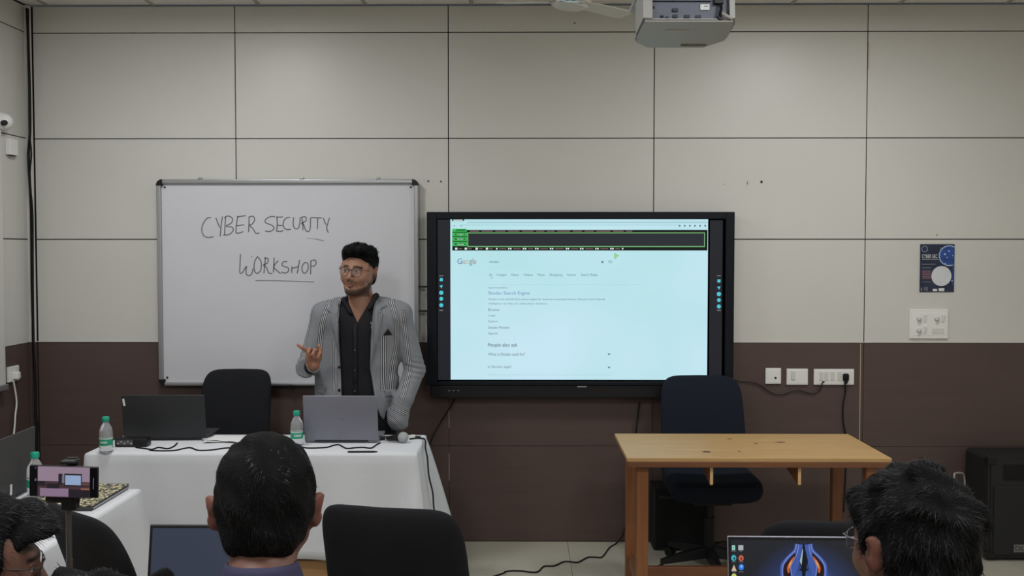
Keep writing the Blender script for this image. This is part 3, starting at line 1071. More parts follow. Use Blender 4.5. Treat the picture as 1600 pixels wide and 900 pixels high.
bm = bmesh.new(); pdisc(bm, 410, 552, 140, -0.0014); obj('printed_disc', bm, m_pos4, po)
bm = bmesh.new()
for (x0, y0, x1, y1) in ((138, 380, 325, 392), (138, 430, 262, 440), (138, 632, 262, 640), (120, 715, 140, 760), (168, 705, 185, 750), (195, 705, 215, 760)):
    u0, v0 = pp_(x0, y1); u1, v1 = pp_(x1, y0); quad(bm, u0, v0, u1, v1, -0.0012)
obj('printed_lines', bm, m_pos5, po)
bm = bmesh.new()
for y in (480, 505, 530, 555, 578):
    u0, v0 = pp_(138, y + 9); u1, v1 = pp_(262, y); quad(bm, u0, v0, u1, v1, -0.0012)
obj('printed_lines', bm, m_pos7, po)
bm = bmesh.new()
for s, x0, y0, x1, y1 in (('CYBER SEC', 138, 248, 352, 298), ('AWARENESS TRAINING', 138, 310, 365, 322)):
    u0, v0 = pp_(x0, y1); u1, v1 = pp_(x1, y0)
    me = text_mesh(s, u1 - u0, v1 - v0); me.transform(Matrix.Translation((u0, -0.0013, v0))); bm.from_mesh(me)
for (x0, y0, x1, y1) in ((288, 732, 350, 765), (372, 722, 450, 765)):
    u0, v0 = pp_(x0, y1); u1, v1 = pp_(x1, y0); quad(bm, u0, v0, u1, v1, -0.0015)
obj('printed_title', bm, m_pos6, po)

# ---- left wall things
LW = LEFT_X
wl = thing('framed_board', 'pale board with metal edge on the left wall at the picture edge', 'board', (LW + 0.022, 4.60, 1.66))
bm = bmesh.new(); box(bm, (0, 0, 0), (0.03, 1.36, 1.38), 0.003); obj('surface', bm, m_panel, wl)
bm = bmesh.new(); box(bm, (0.004, 0, -0.705), (0.042, 1.38, 0.03), 0.004); obj('bottom_rail', bm, m_alu, wl)
bm = bmesh.new(); box(bm, (0.004, 0, 0.7), (0.036, 1.38, 0.012), 0.004); obj('top_rail', bm, m_panel, wl)
def atx(px, py, X):
    d = CAM_R @ Vector(((px - 800.0) / FPX, -(py - 450.0) / FPX, -1.0)); t = X / d.x
    return Vector((X, d.y * t, CAM_H + d.z * t))
q = atx(19, 584, LW)
so = thing('wall_socket', 'white wall socket with white charger cord on the left wall', 'wall socket', (LW + 0.004, q.y, q.z))
bm = bmesh.new(); box(bm, (0, 0, 0), (0.014, 0.115, 0.085), 0.003); obj('plate', bm, m_white_pl, so)
bm = bmesh.new(); box(bm, (0.02, 0.005, -0.01), (0.03, 0.036, 0.04), 0.006); obj('plug', bm, m_white_pl, so)
P = [atx(x, y, LW + 0.02) - so.location for x, y in ((21, 596), (24, 612), (26, 630), (24, 648), (23, 665), (21, 685), (20, 720), (20, 790))]
bm = bmesh.new(); tube(bm, spline(P, 4), 0.0045, 6); obj('cord', bm, m_white_pl, so, smooth=True)
q = atx(15, 230, LW)
so = thing('junction_box', 'small white junction box on the left wall above the board', 'junction box', (LW + 0.012, q.y, q.z))
bm = bmesh.new(); box(bm, (0, 0, 0), (0.03, 0.085, 0.09), 0.004); obj('box', bm, m_white_pl, so)
bm = bmesh.new(); box(bm, (0.0, 0, -0.046), (0.02, 0.06, 0.006)); obj('slot', bm, m_hole, so)
q = atx(6, 190, LW + 0.03)
so = thing('dome_camera', 'small round white fixture high on the left wall at the picture edge', 'camera', (LW + 0.001, q.y, q.z))
bm = bmesh.new(); lathe(bm, [(0, 0.075), (0.02, 0.072), (0.04, 0.055), (0.05, 0.02), (0.05, 0), (0, 0)], 20, m=Euler((0, PI / 2, 0)).to_matrix().to_4x4()); obj('housing', bm, m_white_pl, so, smooth=True)
bm = bmesh.new(); lathe(bm, [(0, 0.02), (0.014, 0.02), (0.016, 0), (0, 0)], 14, m=Matrix.Translation((0.045, -0.035, -0.012)) @ Euler((0.6, PI / 2, 0)).to_matrix().to_4x4()); obj('lens', bm, m_black, so, smooth=True)

# ---- cables in the corner
def corner_cable(pxs, Y, r, label):
    P = [at(x, y, Y) for x, y in pxs]
    P[0].z = min(P[0].z, CEIL - 0.003)
    bm = bmesh.new(); tube(bm, spline(P, 4), r, 6)
    return tag(obj('corner_cable', bm, m_black_soft, smooth=True), label, 'cable')
corner_cable([(42, 13), (43.5, 45), (45, 95), (46.5, 150), (47, 205), (44.5, 240), (46, 275), (48.5, 320), (49.5, 380), (50, 440), (51.5, 500), (52, 533), (55, 600), (56, 655), (58, 660), (57, 690), (59, 740), (62, 800)], WALL_Y - 0.045, 0.0075, 'thick black cable running down the corner left of the whiteboard')
corner_cable([(44, 14), (44.5, 60), (45, 110), (45.5, 170), (46, 208), (49, 240), (46.5, 280), (51, 330), (51.5, 400), (52, 470), (53, 530), (54, 580), (55, 640), (56, 690), (58, 740), (60, 800)], WALL_Y - 0.062, 0.0045, 'thinner black cable twisted around the thick one in the corner')
# cable from the display to the table, and one over the floor
q = [at(710, 623.5, 5.61), at(706, 632, 5.62), at(696, 648, 5.62), at(684, 668, 5.6), at(674, 688, 5.55), at(668, 712, 5.5), at(664, 760, 5.45), at(660, 830, 5.4)]
bm = bmesh.new(); tube(bm, spline(q, 5), 0.005, 6)
tag(obj('display_cable', bm, m_black_soft, smooth=True), 'black cable dropping from the display to behind the white table', 'cable')
pts = [(773, 900), (790, 893), (812, 892), (838, 894), (850, 885), (866, 884), (880, 878), (890, 877.5), (903, 878.5), (918, 871), (930, 870.5), (941, 870), (952, 856), (962, 849.5)]
F = [atz(x, y, 0.005) for x, y in pts]
F = [Vector((p.x, min(p.y, WALL_Y - 0.02), 0.005)) for p in F]
F += [at(972, 838, 5.63), at(978, 815, 5.63), at(980, 760, 5.63), at(990, 700, 5.63), at(1000, 628, 5.62)]
F = [Vector((F[0].x - 0.5, F[0].y - 0.45, 0.005))] + F
bm = bmesh.new(); tube(bm, spline(F, 6), 0.0042, 6)
tag(obj('floor_cable', bm, m_black_soft, smooth=True), 'thin black cable snaking over the floor left of the wooden desk', 'cable')

# ================================================================ CEILING THINGS
# projector, hung upside down
m_proj = mat('projector_white', rgb(168, 168, 165), rough=0.45, var=0.02, bump=0.03, bscale=400)
m_projback = mat('projector_grey_panel', rgb(104, 108, 124), rough=0.5)
m_port = mat('projector_port', rgb(40, 44, 58), rough=0.5)
PY = 3.05
pr_o = at(1076, 33, PY)
pj = thing('projector', 'white ceiling projector seen from behind with grey connector panel', 'projector', pr_o)
PW, PD, PH = 0.30, 0.27, 0.115
tiltm = Euler((math.radians(-5.8), 0, math.radians(1.0))).to_matrix().to_4x4()
def P_(bm, name, m, parent=pj, smooth=False):
    bmesh.ops.transform(bm, matrix=tiltm, verts=bm.verts[:])
    return obj(name, bm, m, parent, smooth)
# shell: bottom pan with chamfered sides, walls around the recessed back
bm = bmesh.new()
prism(bm, [(-PW / 2 + 0.012, 0.0), (PW / 2 - 0.008, 0.0), (PW / 2 + 0.004, 0.05), (PW / 2 + 0.008, 0.19), (PW / 2 - 0.05, PD), (-PW / 2 + 0.06, PD), (-PW / 2 + 0.012, 0.21), (-PW / 2 + 0.008, 0.16)], 0.0, 0.010, axis='z')
bmesh.ops.recalc_face_normals(bm, faces=bm.faces[:])
bmesh.ops.bevel(bm, geom=bm.edges[:], offset=0.005, segments=2, affect='EDGES')
P_(bm, 'lower_shell', m_proj, smooth=True)
bm = bmesh.new()
prism(bm, [(-PW / 2 + 0.01, 0.0), (-PW / 2 + 0.038, 0.0), (-PW / 2 + 0.045, 0.03), (-PW / 2 + 0.02, 0.2), (-PW / 2 + 0.008, 0.16)], 0.010, PH, axis='z')
prism(bm, [(PW / 2 - 0.022, 0.0), (PW / 2 - 0.006, 0.0), (PW / 2 + 0.006, 0.05), (PW / 2 + 0.008, 0.19), (PW / 2 - 0.01, 0.2)], 0.010, PH, axis='z')
P_(bm, 'side_wall', m_proj)
bm = bmesh.new(); box(bm, (0.006, 0.12, PH / 2 + 0.006), (PW - 0.055, 0.20, PH - 0.008)); P_(bm, 'core', m_projback)
bm = bmesh.new(); box(bm, (0, 0.13, PH + 0.006), (PW, 0.25, 0.014), 0.004); P_(bm, 'upper_shell', m_proj)
s3 = 490.0
def pport(cxp, cyp, w_, h_, name='port', m=m_port, d=0.008):
    x = (cxp - 1076) / s3; z = (33 - cyp) / s3
    bm = bmesh.new(); box(bm, (x, 0.018, z + 0.007), (w_ / s3, d, h_ / s3), 0.0008); return P_(bm, name, m)
for a_ in ((1057, 16.5, 9, 5), (1057, 26, 7, 4.5), (1075, 26.5, 8, 5), (1092.5, 27, 8, 5), (1045, 28, 4, 3), (1037, 26, 5, 3), (1025, 12, 1.6, 3.5), (1020 + 46, 2.5, 92, 1.2)):
    pport(*a_)
pport(1102.5, 12, 14, 9, 'sticker', mat('white_sticker', rgb(225, 228, 230)))
pport(1104, 11, 6, 1.4, 'sticker_print', m_port, 0.009)
pport(1123, 1, 14, 14, 'power_plug', m_black, 0.03)
bm = bmesh.new()
tube(bm, spline([(0.098, 0.01, 0.06), (0.100, -0.006, 0.04), (0.096, -0.004, 0.02), (0.102, 0.004, 0.008)], 5), 0.005, 8); P_(bm, 'power_cable', m_black_soft, smooth=True)
bm = bmesh.new(); lathe(bm, [(0, 0.02), (0.009, 0.02), (0.011, 0), (0, 0)], 14, m=Matrix.Translation((0.1, 0.016, 0.014)) @ Euler((PI / 2, 0, 0)).to_matrix().to_4x4()); P_(bm, 'cable_boot', m_black, smooth=True)
bm = bmesh.new(); tube(bm, [(0.104, -0.002, 0.024), (0.118, -0.006, 0.014), (0.134, -0.002, 0.008)], 0.005, 8); P_(bm, 'cable_tie', mat('pale_cable', rgb(170, 168, 160)), smooth=True)
bm = bmesh.new(); box(bm, (0.06, 0.235, -0.001), (0.085, 0.016, 0.006), 0.003); P_(bm, 'foot', mat('projector_foot', rgb(120, 116, 106), rough=.6), smooth=True)
bm = bmesh.new(); box(bm, (-0.02, 0.09, -0.0003), (0.075, 0.02, 0.002), 0.001); P_(bm, 'label_recess', mat('projector_recess', rgb(172, 171, 165)), smooth=True)
bm = bmesh.new(); lathe(bm, [(0, 0.03), (0.03, 0.03), (0.034, 0), (0, 0)], 20, m=Matrix.Translation((0.06, 0.26, 0.06)) @ Euler((-PI / 2, 0, 0)).to_matrix().to_4x4()); P_(bm, 'lens', m_black, smooth=True)
bm = bmesh.new(); topz = CEIL - pr_o.z
tube(bm, [(0, 0.12, PH), (0, 0.12, topz - 0.004)], 0.02, 16); box(bm, (0, 0.12, topz - 0.006), (0.14, 0.14, 0.01), 0.002)
obj('ceiling_mount', bm, m_proj, pj, smooth=True)

# ceiling fan
m_fan = mat('fan_cream', rgb(205, 202, 192), rough=0.4)
m_chrome = mat('chrome', rgb(200, 200, 200), rough=0.15, metal=1.0)
FYY = 4.75
fo = at(891, 7, FYY)
fan = thing('ceiling_fan', 'cream ceiling fan with chrome ring partly cut off by the picture top', 'ceiling fan', fo)
fan.rotation_euler = (math.radians(2.5), math.radians(4.0), 0)
bm = bmesh.new(); lathe(bm, [(0, -0.024), (0.06, -0.022), (0.082, -0.014), (0.086, -0.004), (0.0, -0.004)], 40); obj('bottom_cap', bm, m_fan, fan, smooth=True)
bm = bmesh.new(); lathe(bm, [(0.080, -0.010), (0.094, -0.004), (0.096, 0.004), (0.09, 0.010)], 40); obj('chrome_ring', bm, m_chrome, fan, smooth=True)
bm = bmesh.new(); lathe(bm, [(0, -0.004), (0.09, 0.004), (0.1, 0.02), (0.1, 0.05), (0.08, 0.075), (0.03, 0.085), (0, 0.085)], 40); obj('motor_housing', bm, m_fan, fan, smooth=True)
bm = bmesh.new(); tube(bm, [(0, 0, 0.08), (0, 0, CEIL - fo.z - 0.004)], 0.012, 12); lathe(bm, [(0.02, CEIL - fo.z - 0.06), (0.05, CEIL - fo.z - 0.01), (0.05, CEIL - fo.z - 0.004), (0, CEIL - fo.z - 0.004)], 20); obj('down_rod', bm, m_fan, fan, smooth=True)
for i, az in enumerate((38, 158, 278)):
    bm = bmesh.new()
    box(bm, (0.13, 0, 0.015), (0.10, 0.035, 0.004), 0.001)
    obj('blade_bracket', bm, m_chrome, fan).rotation_euler = (0, 0, math.radians(az))
    bm = bmesh.new()
    prism(bm, [(0.09, -0.04), (0.14, -0.055), (0.36, -0.062), (0.375, -0.04), (0.375, 0.045), (0.36, 0.058), (0.14, 0.05), (0.09, 0.035)], -0.002, 0.002, axis='z')
    o = obj('blade', bm, m_fan, fan)
    o.rotation_euler = (Matrix.Rotation(math.radians(az), 4, 'Z') @ Matrix.Rotation(math.radians(-9), 4, 'X')).to_euler()
    o.location = (0, 0, 0.012)
# ================================================================ FURNITURE
def m_wood(name, c, c2, scale=1.0, stretch=(1, 12, 12), rough=0.42):
    m = bpy.data.materials.new(name); m.use_nodes = True; nt = m.node_tree; b = nt.nodes['Principled BSDF']
    tc = nt.nodes.new('ShaderNodeTexCoord'); mp = nt.nodes.new('ShaderNodeMapping'); mp.inputs['Scale'].default_value = stretch
    n = nt.nodes.new('ShaderNodeTexNoise'); n.inputs['Scale'].default_value = 2.2 * scale; n.inputs['Detail'].default_value = 6; n.inputs['Distortion'].default_value = 0.6
    r = nt.nodes.new('ShaderNodeValToRGB'); r.color_ramp.elements[0].position = 0.3; r.color_ramp.elements[1].position = 0.75
    r.color_ramp.elements[0].color = c2; r.color_ramp.elements[1].color = c
    nt.links.new(tc.outputs['Object'], mp.inputs['Vector']); nt.links.new(mp.outputs[0], n.inputs['Vector']); nt.links.new(n.outputs['Fac'], r.inputs['Fac'])
    nt.links.new(r.outputs[0], b.inputs['Base Color']); b.inputs['Roughness'].default_value = rough
    bp = nt.nodes.new('ShaderNodeBump'); bp.inputs['Strength'].default_value = 0.08; bp.inputs['Distance'].default_value = 0.004
    nt.links.new(n.outputs['Fac'], bp.inputs['Height']); nt.links.new(bp.outputs[0], b.inputs['Normal'])
    return m
m_top = m_wood('pine_top', rgb(190, 156, 104), rgb(176, 140, 90))
m_leg = m_wood('brown_varnished_wood', rgb(138, 88, 52), rgb(116, 70, 40), stretch=(12, 12, 1))
m_rail = m_wood('brown_varnished_rail', rgb(128, 82, 52), rgb(104, 64, 40))
m_knot = mat('wood_knot', rgb(96, 62, 34), rough=0.5)
m_rawwood = mat('raw_wood_edge', rgb(214, 178, 130), rough=0.6)
m_cloth = mat('white_cloth', rgb(208, 210, 214), rough=0.85, var=0.015, vscale=4, bump=0.25, bscale=7, spec=0.2)
m_fabric = mat('black_chair_fabric', rgb(27, 28, 31), rough=0.92, bump=0.12, bscale=500, spec=0.25)
m_fabric2 = mat('navy_black_fabric', rgb(22, 27, 38), rough=0.9, bump=0.12, bscale=500, spec=0.25)

TZ = 0.75
def desk(name, label, x0, x1, y0, y1, cat='desk', covered=False):
    t = thing(name, label, cat, ((x0 + x1) / 2, (y0 + y1) / 2, 0))
    L, W = x1 - x0, y1 - y0
    bm = bmesh.new(); box(bm, (0, 0, TZ - 0.009), (L, W, 0.018), 0.002); top = obj('tabletop', bm, m_top, t)
    for nm, c, s in (('front', (0, -W / 2 + 0.03, TZ - 0.034), (L - 0.04, 0.022, 0.032)), ('back', (0, W / 2 - 0.03, TZ - 0.034), (L - 0.04, 0.022, 0.032)),
                     ('l', (-L / 2 + 0.03, 0, TZ - 0.034), (0.022, W - 0.09, 0.032)), ('r', (L / 2 - 0.03, 0, TZ - 0.034), (0.022, W - 0.09, 0.032))):
        if nm == 'front':
            c = (0, -W / 2 + 0.008, TZ - 0.031); s = (L - 0.01, 0.016, 0.026)
        bm = bmesh.new(); box(bm, c, s, 0.002); obj('apron', bm, m_rail, t)
    lw = 0.052
    for sx in (-1, 1):
        for sy in (-1, 1):
            bm = bmesh.new(); box(bm, (sx * (L / 2 - 0.052 - lw / 2), sy * (W / 2 - 0.035 - lw / 2), (TZ - 0.05) / 2), (lw, lw * 0.9, TZ - 0.05), 0.003)
            obj('leg', bm, m_leg, t)
        bm = bmesh.new(); box(bm, (sx * (L / 2 - 0.052 - lw / 2), 0, 0.115), (0.03, W - 0.17, 0.05), 0.002); obj('side_stretcher', bm, m_rail, t)
    bm = bmesh.new(); box(bm, (0, 0, 0.125), (L - 0.19, 0.03, 0.055), 0.002); obj('centre_stretcher', bm, m_rail, t)
    return t, top, L, W
DKX0, DKX1, DKY0, DKY1 = 0.482, 1.690, 4.44, 5.04
dk, dtop, L, W = desk('wooden_desk', 'light pine topped wooden desk with brown legs in front of the tall black chair', DKX0, DKX1, DKY0, DKY1)
for gx, gw in ((0.395, 0.012), (0.80, 0.012)):
    bm = bmesh.new()
    prism(bm, [(-W / 2 + 0.045, TZ - 0.052), (W / 2 - 0.12, TZ - 0.052), (-W / 2 + 0.045, TZ - 0.052 - 0.085)], gx - L / 2 - gw / 2, gx - L / 2 + gw / 2, axis='x')
    g = obj('gusset', bm, m_leg, dk)
    bm = bmesh.new(); box(bm, (gx - L / 2, -W / 2 + 0.043, TZ - 0.053 - 0.040), (gw + 0.002, 0.004, 0.078)); obj('edge_band', bm, m_rawwood, g)
for (kx, ky, rx, ry) in ((1181, 693, .010, .006), (1219, 691, .026, .006), (1155, 705.5, .007, .005), (1140, 686, .012, .004), (1104, 706, .02, .01)):
    q = atz(kx, ky, TZ)
    bm = bmesh.new()
    vs = [bm.verts.new((q.x - dk.location.x + rx * math.cos(i * PI / 6) * (1 + .2 * math.sin(i * 2.3)), q.y - dk.location.y + ry * 2 * math.sin(i * PI / 6), TZ + 0.0005)) for i in range(12)]
    bm.faces.new(vs)
    obj('knot', bm, m_knot if rx > .011 or ry > .004 else m_knot, dtop)

# white covered table
TX0, TX1, TY0, TY1 = -2.035, -0.488, 4.50, 4.97
wt, _, _, _ = desk('covered_table', 'wooden table hidden under the white cloth, foot board showing below', TX0 + 0.015, TX1 - 0.015, TY0 + 0.015, TY1 - 0.015, 'table')
bm = bmesh.new(); box(bm, (0, -0.17, 0.125), (1.3, 0.02, 0.22), 0.003); obj('foot_board', bm, m_wood('foot_board_wood', rgb(176, 136, 88), rgb(150, 112, 70)), wt)

def cloth(name, label, x0, x1, y0, y1, z, zb, flare, corner, seed=0, tent=0.0):
    bm = bmesh.new()
    cx, cy = (x0 + x1) / 2, (y0 + y1) / 2
    hx, hy = (x1 - x0) / 2, (y1 - y0) / 2
    rnd = random.Random(seed)
    per = []
    nX, nY = 60, 24
    for i in range(nX): per.append((-hx + 2 * hx * i / nX, -hy, 0, -1, abs(i / nX - .5) * 2))
    for i in range(nY): per.append((hx, -hy + 2 * hy * i / nY, 1, 0, abs(i / nY - .5) * 2))
    for i in range(nX): per.append((hx - 2 * hx * i / nX, hy, 0, 1, abs(i / nX - .5) * 2))
    for i in range(nY): per.append((-hx, hy - 2 * hy * i / nY, -1, 0, abs(i / nY - .5) * 2))
    n = len(per)
    rows = []
    R = 14
    phs = [rnd.random() * 6 for _ in range(4)]
    # arc length for folds
    for r in range(R + 1):
        t = max(0, (r - 2) / (R - 2))
        ring = []
        s = 0
        for i, (px, py, nx_, ny_, e) in enumerate(per):
            q = per[i - 1]; s += math.hypot(px - q[0], py - q[1]) if i else 0
            # corner direction
            cxs = (abs(px) / hx) ** 24 * (abs(py) / hy) ** 6 if True else 0
            dcorner = min(math.hypot(abs(px) - hx, abs(py) - hy), 0.3)
            cw = max(0, 1 - dcorner / 0.16)
            fold = 0.010 * math.sin(s * 11 + phs[0]) + 0.007 * math.sin(s * 23 + phs[1])
            fv = flare.get((nx_, ny_), 0.03)
            if nx_ == 1: fv *= 0.45 + 0.95 * (py + hy) / (2 * hy)
            off = (fv + fold) * t ** 0.9
            if ny_ == -1 and px > 0 and tent:
                u = hx - px; wd = 0.115 * t + 0.004
                if u < wd: off += tent * t * (1 - abs(u / wd - 0.45) / 0.55)
            ddx = (1 if px > 0 else -1); ddy = (1 if py > 0 else -1)
            co = corner * t * cw ** 0.8 * (1 - 0.5 * math.sin(min(dcorner / 0.16, 1) * PI))
            if r == 0: inset, dz = -0.012, 0.0
            elif r == 1: inset, dz = -0.003, -0.003
            else: inset, dz = 0.0, -0.012 - t * (z - 0.012 - zb)
            ox = nx_ * (off + inset) + ddx * co * (1 if abs(abs(px) - hx) < 0.2 or nx_ else 0) * cw
            oy = ny_ * (off + inset) + ddy * co * (1 if abs(abs(py) - hy) < 0.2 or ny_ else 0) * cw
            if nx_ == 0: ox += math.copysign(min(abs(inset), 0.012) if r < 2 else 0, -px) * (1 if hx - abs(px) < 0.02 else 0)
            if ny_ == 0: oy += math.copysign(min(abs(inset), 0.012) if r < 2 else 0, -py) * (1 if hy - abs(py) < 0.02 else 0)
            ring.append(bm.verts.new((px + ox, py + oy, z + dz + 0.004 * math.sin(s * 9) * t)))
        rows.append(ring)
    for a, b in zip(rows, rows[1:]):
        for k in range(n):
            bm.faces.new((a[k], b[k], b[(k + 1) % n], a[(k + 1) % n]))
    # top grid with gentle wrinkles
    bm.faces.new(rows[0])
    bmesh.ops.recalc_face_normals(bm, faces=bm.faces[:])
    o = obj(name, bm, m_cloth, smooth='all', loc=(cx, cy, 0), recalc=False)
    sm = o.modifiers.new('thick', 'SOLIDIFY'); sm.thickness = 0.0025; sm.offset = 1.0
    return tag(o, label, 'tablecloth')
cl1 = cloth('tablecloth', 'white cloth over the presenter table, draped to near the floor', TX0, TX1, TY0, TY1, TZ + 0.003, 0.262, {(0, -1): 0.02, (1, 0): 0.10, (-1, 0): 0.03, (0, 1): 0.03}, 0.022, 1, tent=0.055)
CT = TZ + 0.0055
# side table
SX0, SX1, SY0, SY1 = -2.10, -1.505, 2.25, 3.82
st, _, _, _ = desk('side_table', 'wooden table under the white cloth at the left side', SX0 + 0.015, SX1 - 0.015, SY0 + 0.015, SY1 - 0.015, 'table')
cl2 = cloth('tablecloth', 'white cloth over the side table at the left, under the floral folder', SX0, SX1, SY0, SY1, TZ + 0.003, 0.14, {(0, -1): 0.03, (1, 0): 0.05, (-1, 0): 0.03, (0, 1): 0.04}, 0.08, 5)
# audience tables just under the frame
ta, _, _, _ = desk('audience_table', 'wooden audience table under the dark laptop, below the picture edge', -1.42, -0.38, 1.98, 2.47, 'table')
tb_, _, _, _ = desk('audience_table', 'wooden audience table under the laptop with the lit wallpaper, below the picture edge', 0.30, 1.60, 1.86, 2.40, 'table')

# ---- office chairs
def chair(label, x, y, face, bw=0.40, bh=0.52, ztop=1.0, fab=None, high=False, recl=0.10, seat_w=0.47, seat_z=0.47, group=None, arms=False):
    """office chair; face = direction the sitter looks (radians, 0 = +y, ccw)"""
    fab = fab or m_fabric
    t = thing('office_chair', label, 'chair', (x, y, 0), face, group)
    zc = ztop - bh / 2
    # backrest at local -y side
    def bend(px, py, pz):
        u = pz / (bh / 2)
        taper = 1 - 0.035 * u
        yy = py + 0.9 * (px * taper) ** 2 - recl * (u * 0.5 + 0.5) + 0.03 * (1 - (u + 0.3) ** 2)
        return (px * taper, yy, pz)
    bm = bmesh.new(); pillow(bm, bw * 1.02, bh, 0.07, n=64, rings=12, ex=6.5, bend=bend)
    bmesh.ops.transform(bm, matrix=Matrix.Translation((0, -0.215, zc)), verts=bm.verts[:])
    obj('backrest', bm, fab, t, smooth='all')
    bm = bmesh.new(); pillow(bm, seat_w, 0.46, 0.115, n=56, rings=14, ex=8.0, pw=14, m=Matrix.Translation((0, 0.03, seat_z - 0.0575)) @ Euler((PI / 2, 0, 0)).to_matrix().to_4x4(), bend=lambda a, b_, c: (a, b_ + 0.25 * a * a, c))
    obj('seat', bm, fab, t, smooth='all')
    bm = bmesh.new()
    P = spline([(0, 0.02, seat_z - 0.10), (0, -0.18, seat_z - 0.11), (0, -0.27, seat_z - 0.05), (0, -0.265, seat_z + 0.06), (0, -0.245, zc - 0.02)], 5)
    for k in (-0.03, 0.03):
        tube(bm, [p + Vector((k, 0, 0)) for p in P], 0.012, 8)
    obj('back_support', bm, m_black, t, smooth=True)
    bm = bmesh.new(); box(bm, (0, 0, seat_z - 0.132), (0.2, 0.22, 0.04), 0.008); box(bm, (0.17, 0.02, seat_z - 0.128), (0.2, 0.012, 0.012), 0.003)
    obj('mechanism', bm, m_black, t)
    bm = bmesh.new(); tube(bm, [(0, 0, seat_z - 0.14), (0, 0, 0.25)], 0.016, 12); tube(bm, [(0, 0, 0.28), (0, 0, 0.10)], 0.028, 14)
    obj('gas_column', bm, m_black, t, smooth=True)
    for i in range(5):
        a = 2 * PI * i / 5 + 0.35
        d = Vector((math.cos(a), math.sin(a), 0))
        bm = bmesh.new()
        n_ = Vector((-d.y, d.x, 0))
        secs = []
        for s_, wd, h0, h1 in ((0.02, 0.028, 0.07, 0.125), (0.15, 0.022, 0.065, 0.11), (0.285, 0.015, 0.06, 0.085)):
            c = d * s_
            secs.append([bm.verts.new(c + n_ * wd + Vector((0, 0, h0))), bm.verts.new(c - n_ * wd + Vector((0, 0, h0))), bm.verts.new(c - n_ * wd * .7 + Vector((0, 0, h1))), bm.verts.new(c + n_ * wd * .7 + Vector((0, 0, h1)))])
        for A, B in zip(secs, secs[1:]):
            for k in range(4):
                bm.faces.new((A[k], A[(k + 1) % 4], B[(k + 1) % 4], B[k]))
        bm.faces.new(secs[0][::-1]); bm.faces.new(secs[-1])
        lg = obj('leg', bm, m_black, t)
        bm = bmesh.new()
        c = d * 0.28
        for sgn in (-1, 1):
            m_ = Matrix.Translation(c + n_ * 0.014 * sgn + Vector((0, 0, 0.027))) @ n_.to_track_quat('Z', 'Y').to_matrix().to_4x4()
            lathe(bm, [(0, -0.009), (0.022, -0.009), (0.026, -0.004), (0.026, 0.004), (0.022, 0.009), (0, 0.009)], 16, m=m_)
        tube(bm, [c + Vector((0, 0, 0.02)), c + Vector((0, 0, 0.065))], 0.007, 8)
        obj('caster', bm, m_black_soft, lg, smooth=True)
    if arms:
        for sx in (-1, 1):
            bm = bmesh.new()
            tube(bm, spline([(sx * 0.2, 0.0, seat_z - 0.08), (sx * 0.27, 0.0, seat_z - 0.05), (sx * 0.275, -0.02, seat_z + 0.18)], 4), 0.013, 8)
            obj('arm_post', bm, m_black, t, smooth=True)
            bm = bmesh.new(); box(bm, (sx * 0.275, -0.02, seat_z + 0.195), (0.06, 0.25, 0.03), 0.012); obj('armrest', bm, m_black, t, smooth=True)
    return t
def cx_at(px, Y): return at(px, 700, Y).x
chair('black office chair behind the white table, between dark laptop and man', cx_at(357, 5.22), 5.22 - 0.1, PI, bw=0.39, bh=0.56, ztop=1.035, seat_z=0.47)
chair('tall black office chair between display and wooden desk', cx_at(1104, 5.25), 5.16, PI, bw=0.452, bh=0.58, ztop=0.998, fab=m_fabric2, seat_w=0.475, seat_z=0.52)
chair('empty black chair in front of the camera, right of the man with the purple shirt', cx_at(612, 2.66) + 0.060, 2.86, -0.20, bw=0.405, bh=0.56, ztop=1.022)
chair('black chair turned sideways at the left side table behind the phone', cx_at(158, 2.62) + 0.135, 2.84, -0.72, bw=0.37, bh=0.56, ztop=1.0)
chair('black chair behind the laptop with the lit wallpaper, only its top showing', cx_at(1292, 2.6), 2.78, 0.0, bw=0.42, bh=0.54, ztop=1.012)

# ---- black box under the desk
a = at(1019, 864, 5.50); b = at(1114, 770, 5.50)
bx_ = thing('black_box', 'black box on the floor against the wall behind the tall black chair', 'box', ((a.x + b.x) / 2, 5.55, 0))
hw = (b.x - a.x) / 2
m_bbox = mat('black_box_paint', rgb(22, 22, 24), rough=0.6)
bm = bmesh.new(); box(bm, (0, 0, 0.19), (2 * hw, 0.15, 0.36), 0.006); obj('body', bm, m_bbox, bx_)
bm = bmesh.new(); box(bm, (0, -0.077, 0.19), (2 * hw - 0.03, 0.006, 0.33), 0.002); obj('front_panel', bm, m_black_soft, bx_)
for sx in (-1, 1):
    bm = bmesh.new(); box(bm, (sx * (hw - 0.03), 0, 0.006), (0.03, 0.1, 0.012)); obj('foot', bm, m_black_soft, bx_)

# ---- loudspeaker on the floor right
spx0 = at(1506, 800, 5.60).x
sp = thing('loudspeaker', 'big black loudspeaker standing on the floor at the right edge', 'speaker', (spx0 + 0.25, 5.45, 0))
m_spk = mat('speaker_cabinet', rgb(26, 26, 28), rough=0.6, bump=0.1, bscale=300)
m_grille = mat('speaker_grille', rgb(31, 31, 33), rough=0.8, bump=0.3, bscale=700)
bm = bmesh.new()
prism(bm, [(-0.25, 0.03), (-0.235, 0.012), (0.235, 0.012), (0.25, 0.03), (0.25, 0.555), (0.235, 0.57), (-0.235, 0.57), (-0.25, 0.555)], -0.13, 0.14)
obj('cabinet', bm, m_spk, sp)
bm = bmesh.new(); box(bm, (0, -0.134, 0.29), (0.47, 0.008, 0.54), 0.003); ff = obj('front_frame', bm, m_spk, sp)
bm = bmesh.new(); box(bm, (0, -0.142, 0.225), (0.44, 0.012, 0.38), 0.004); gg = obj('grille', bm, m_grille, sp)
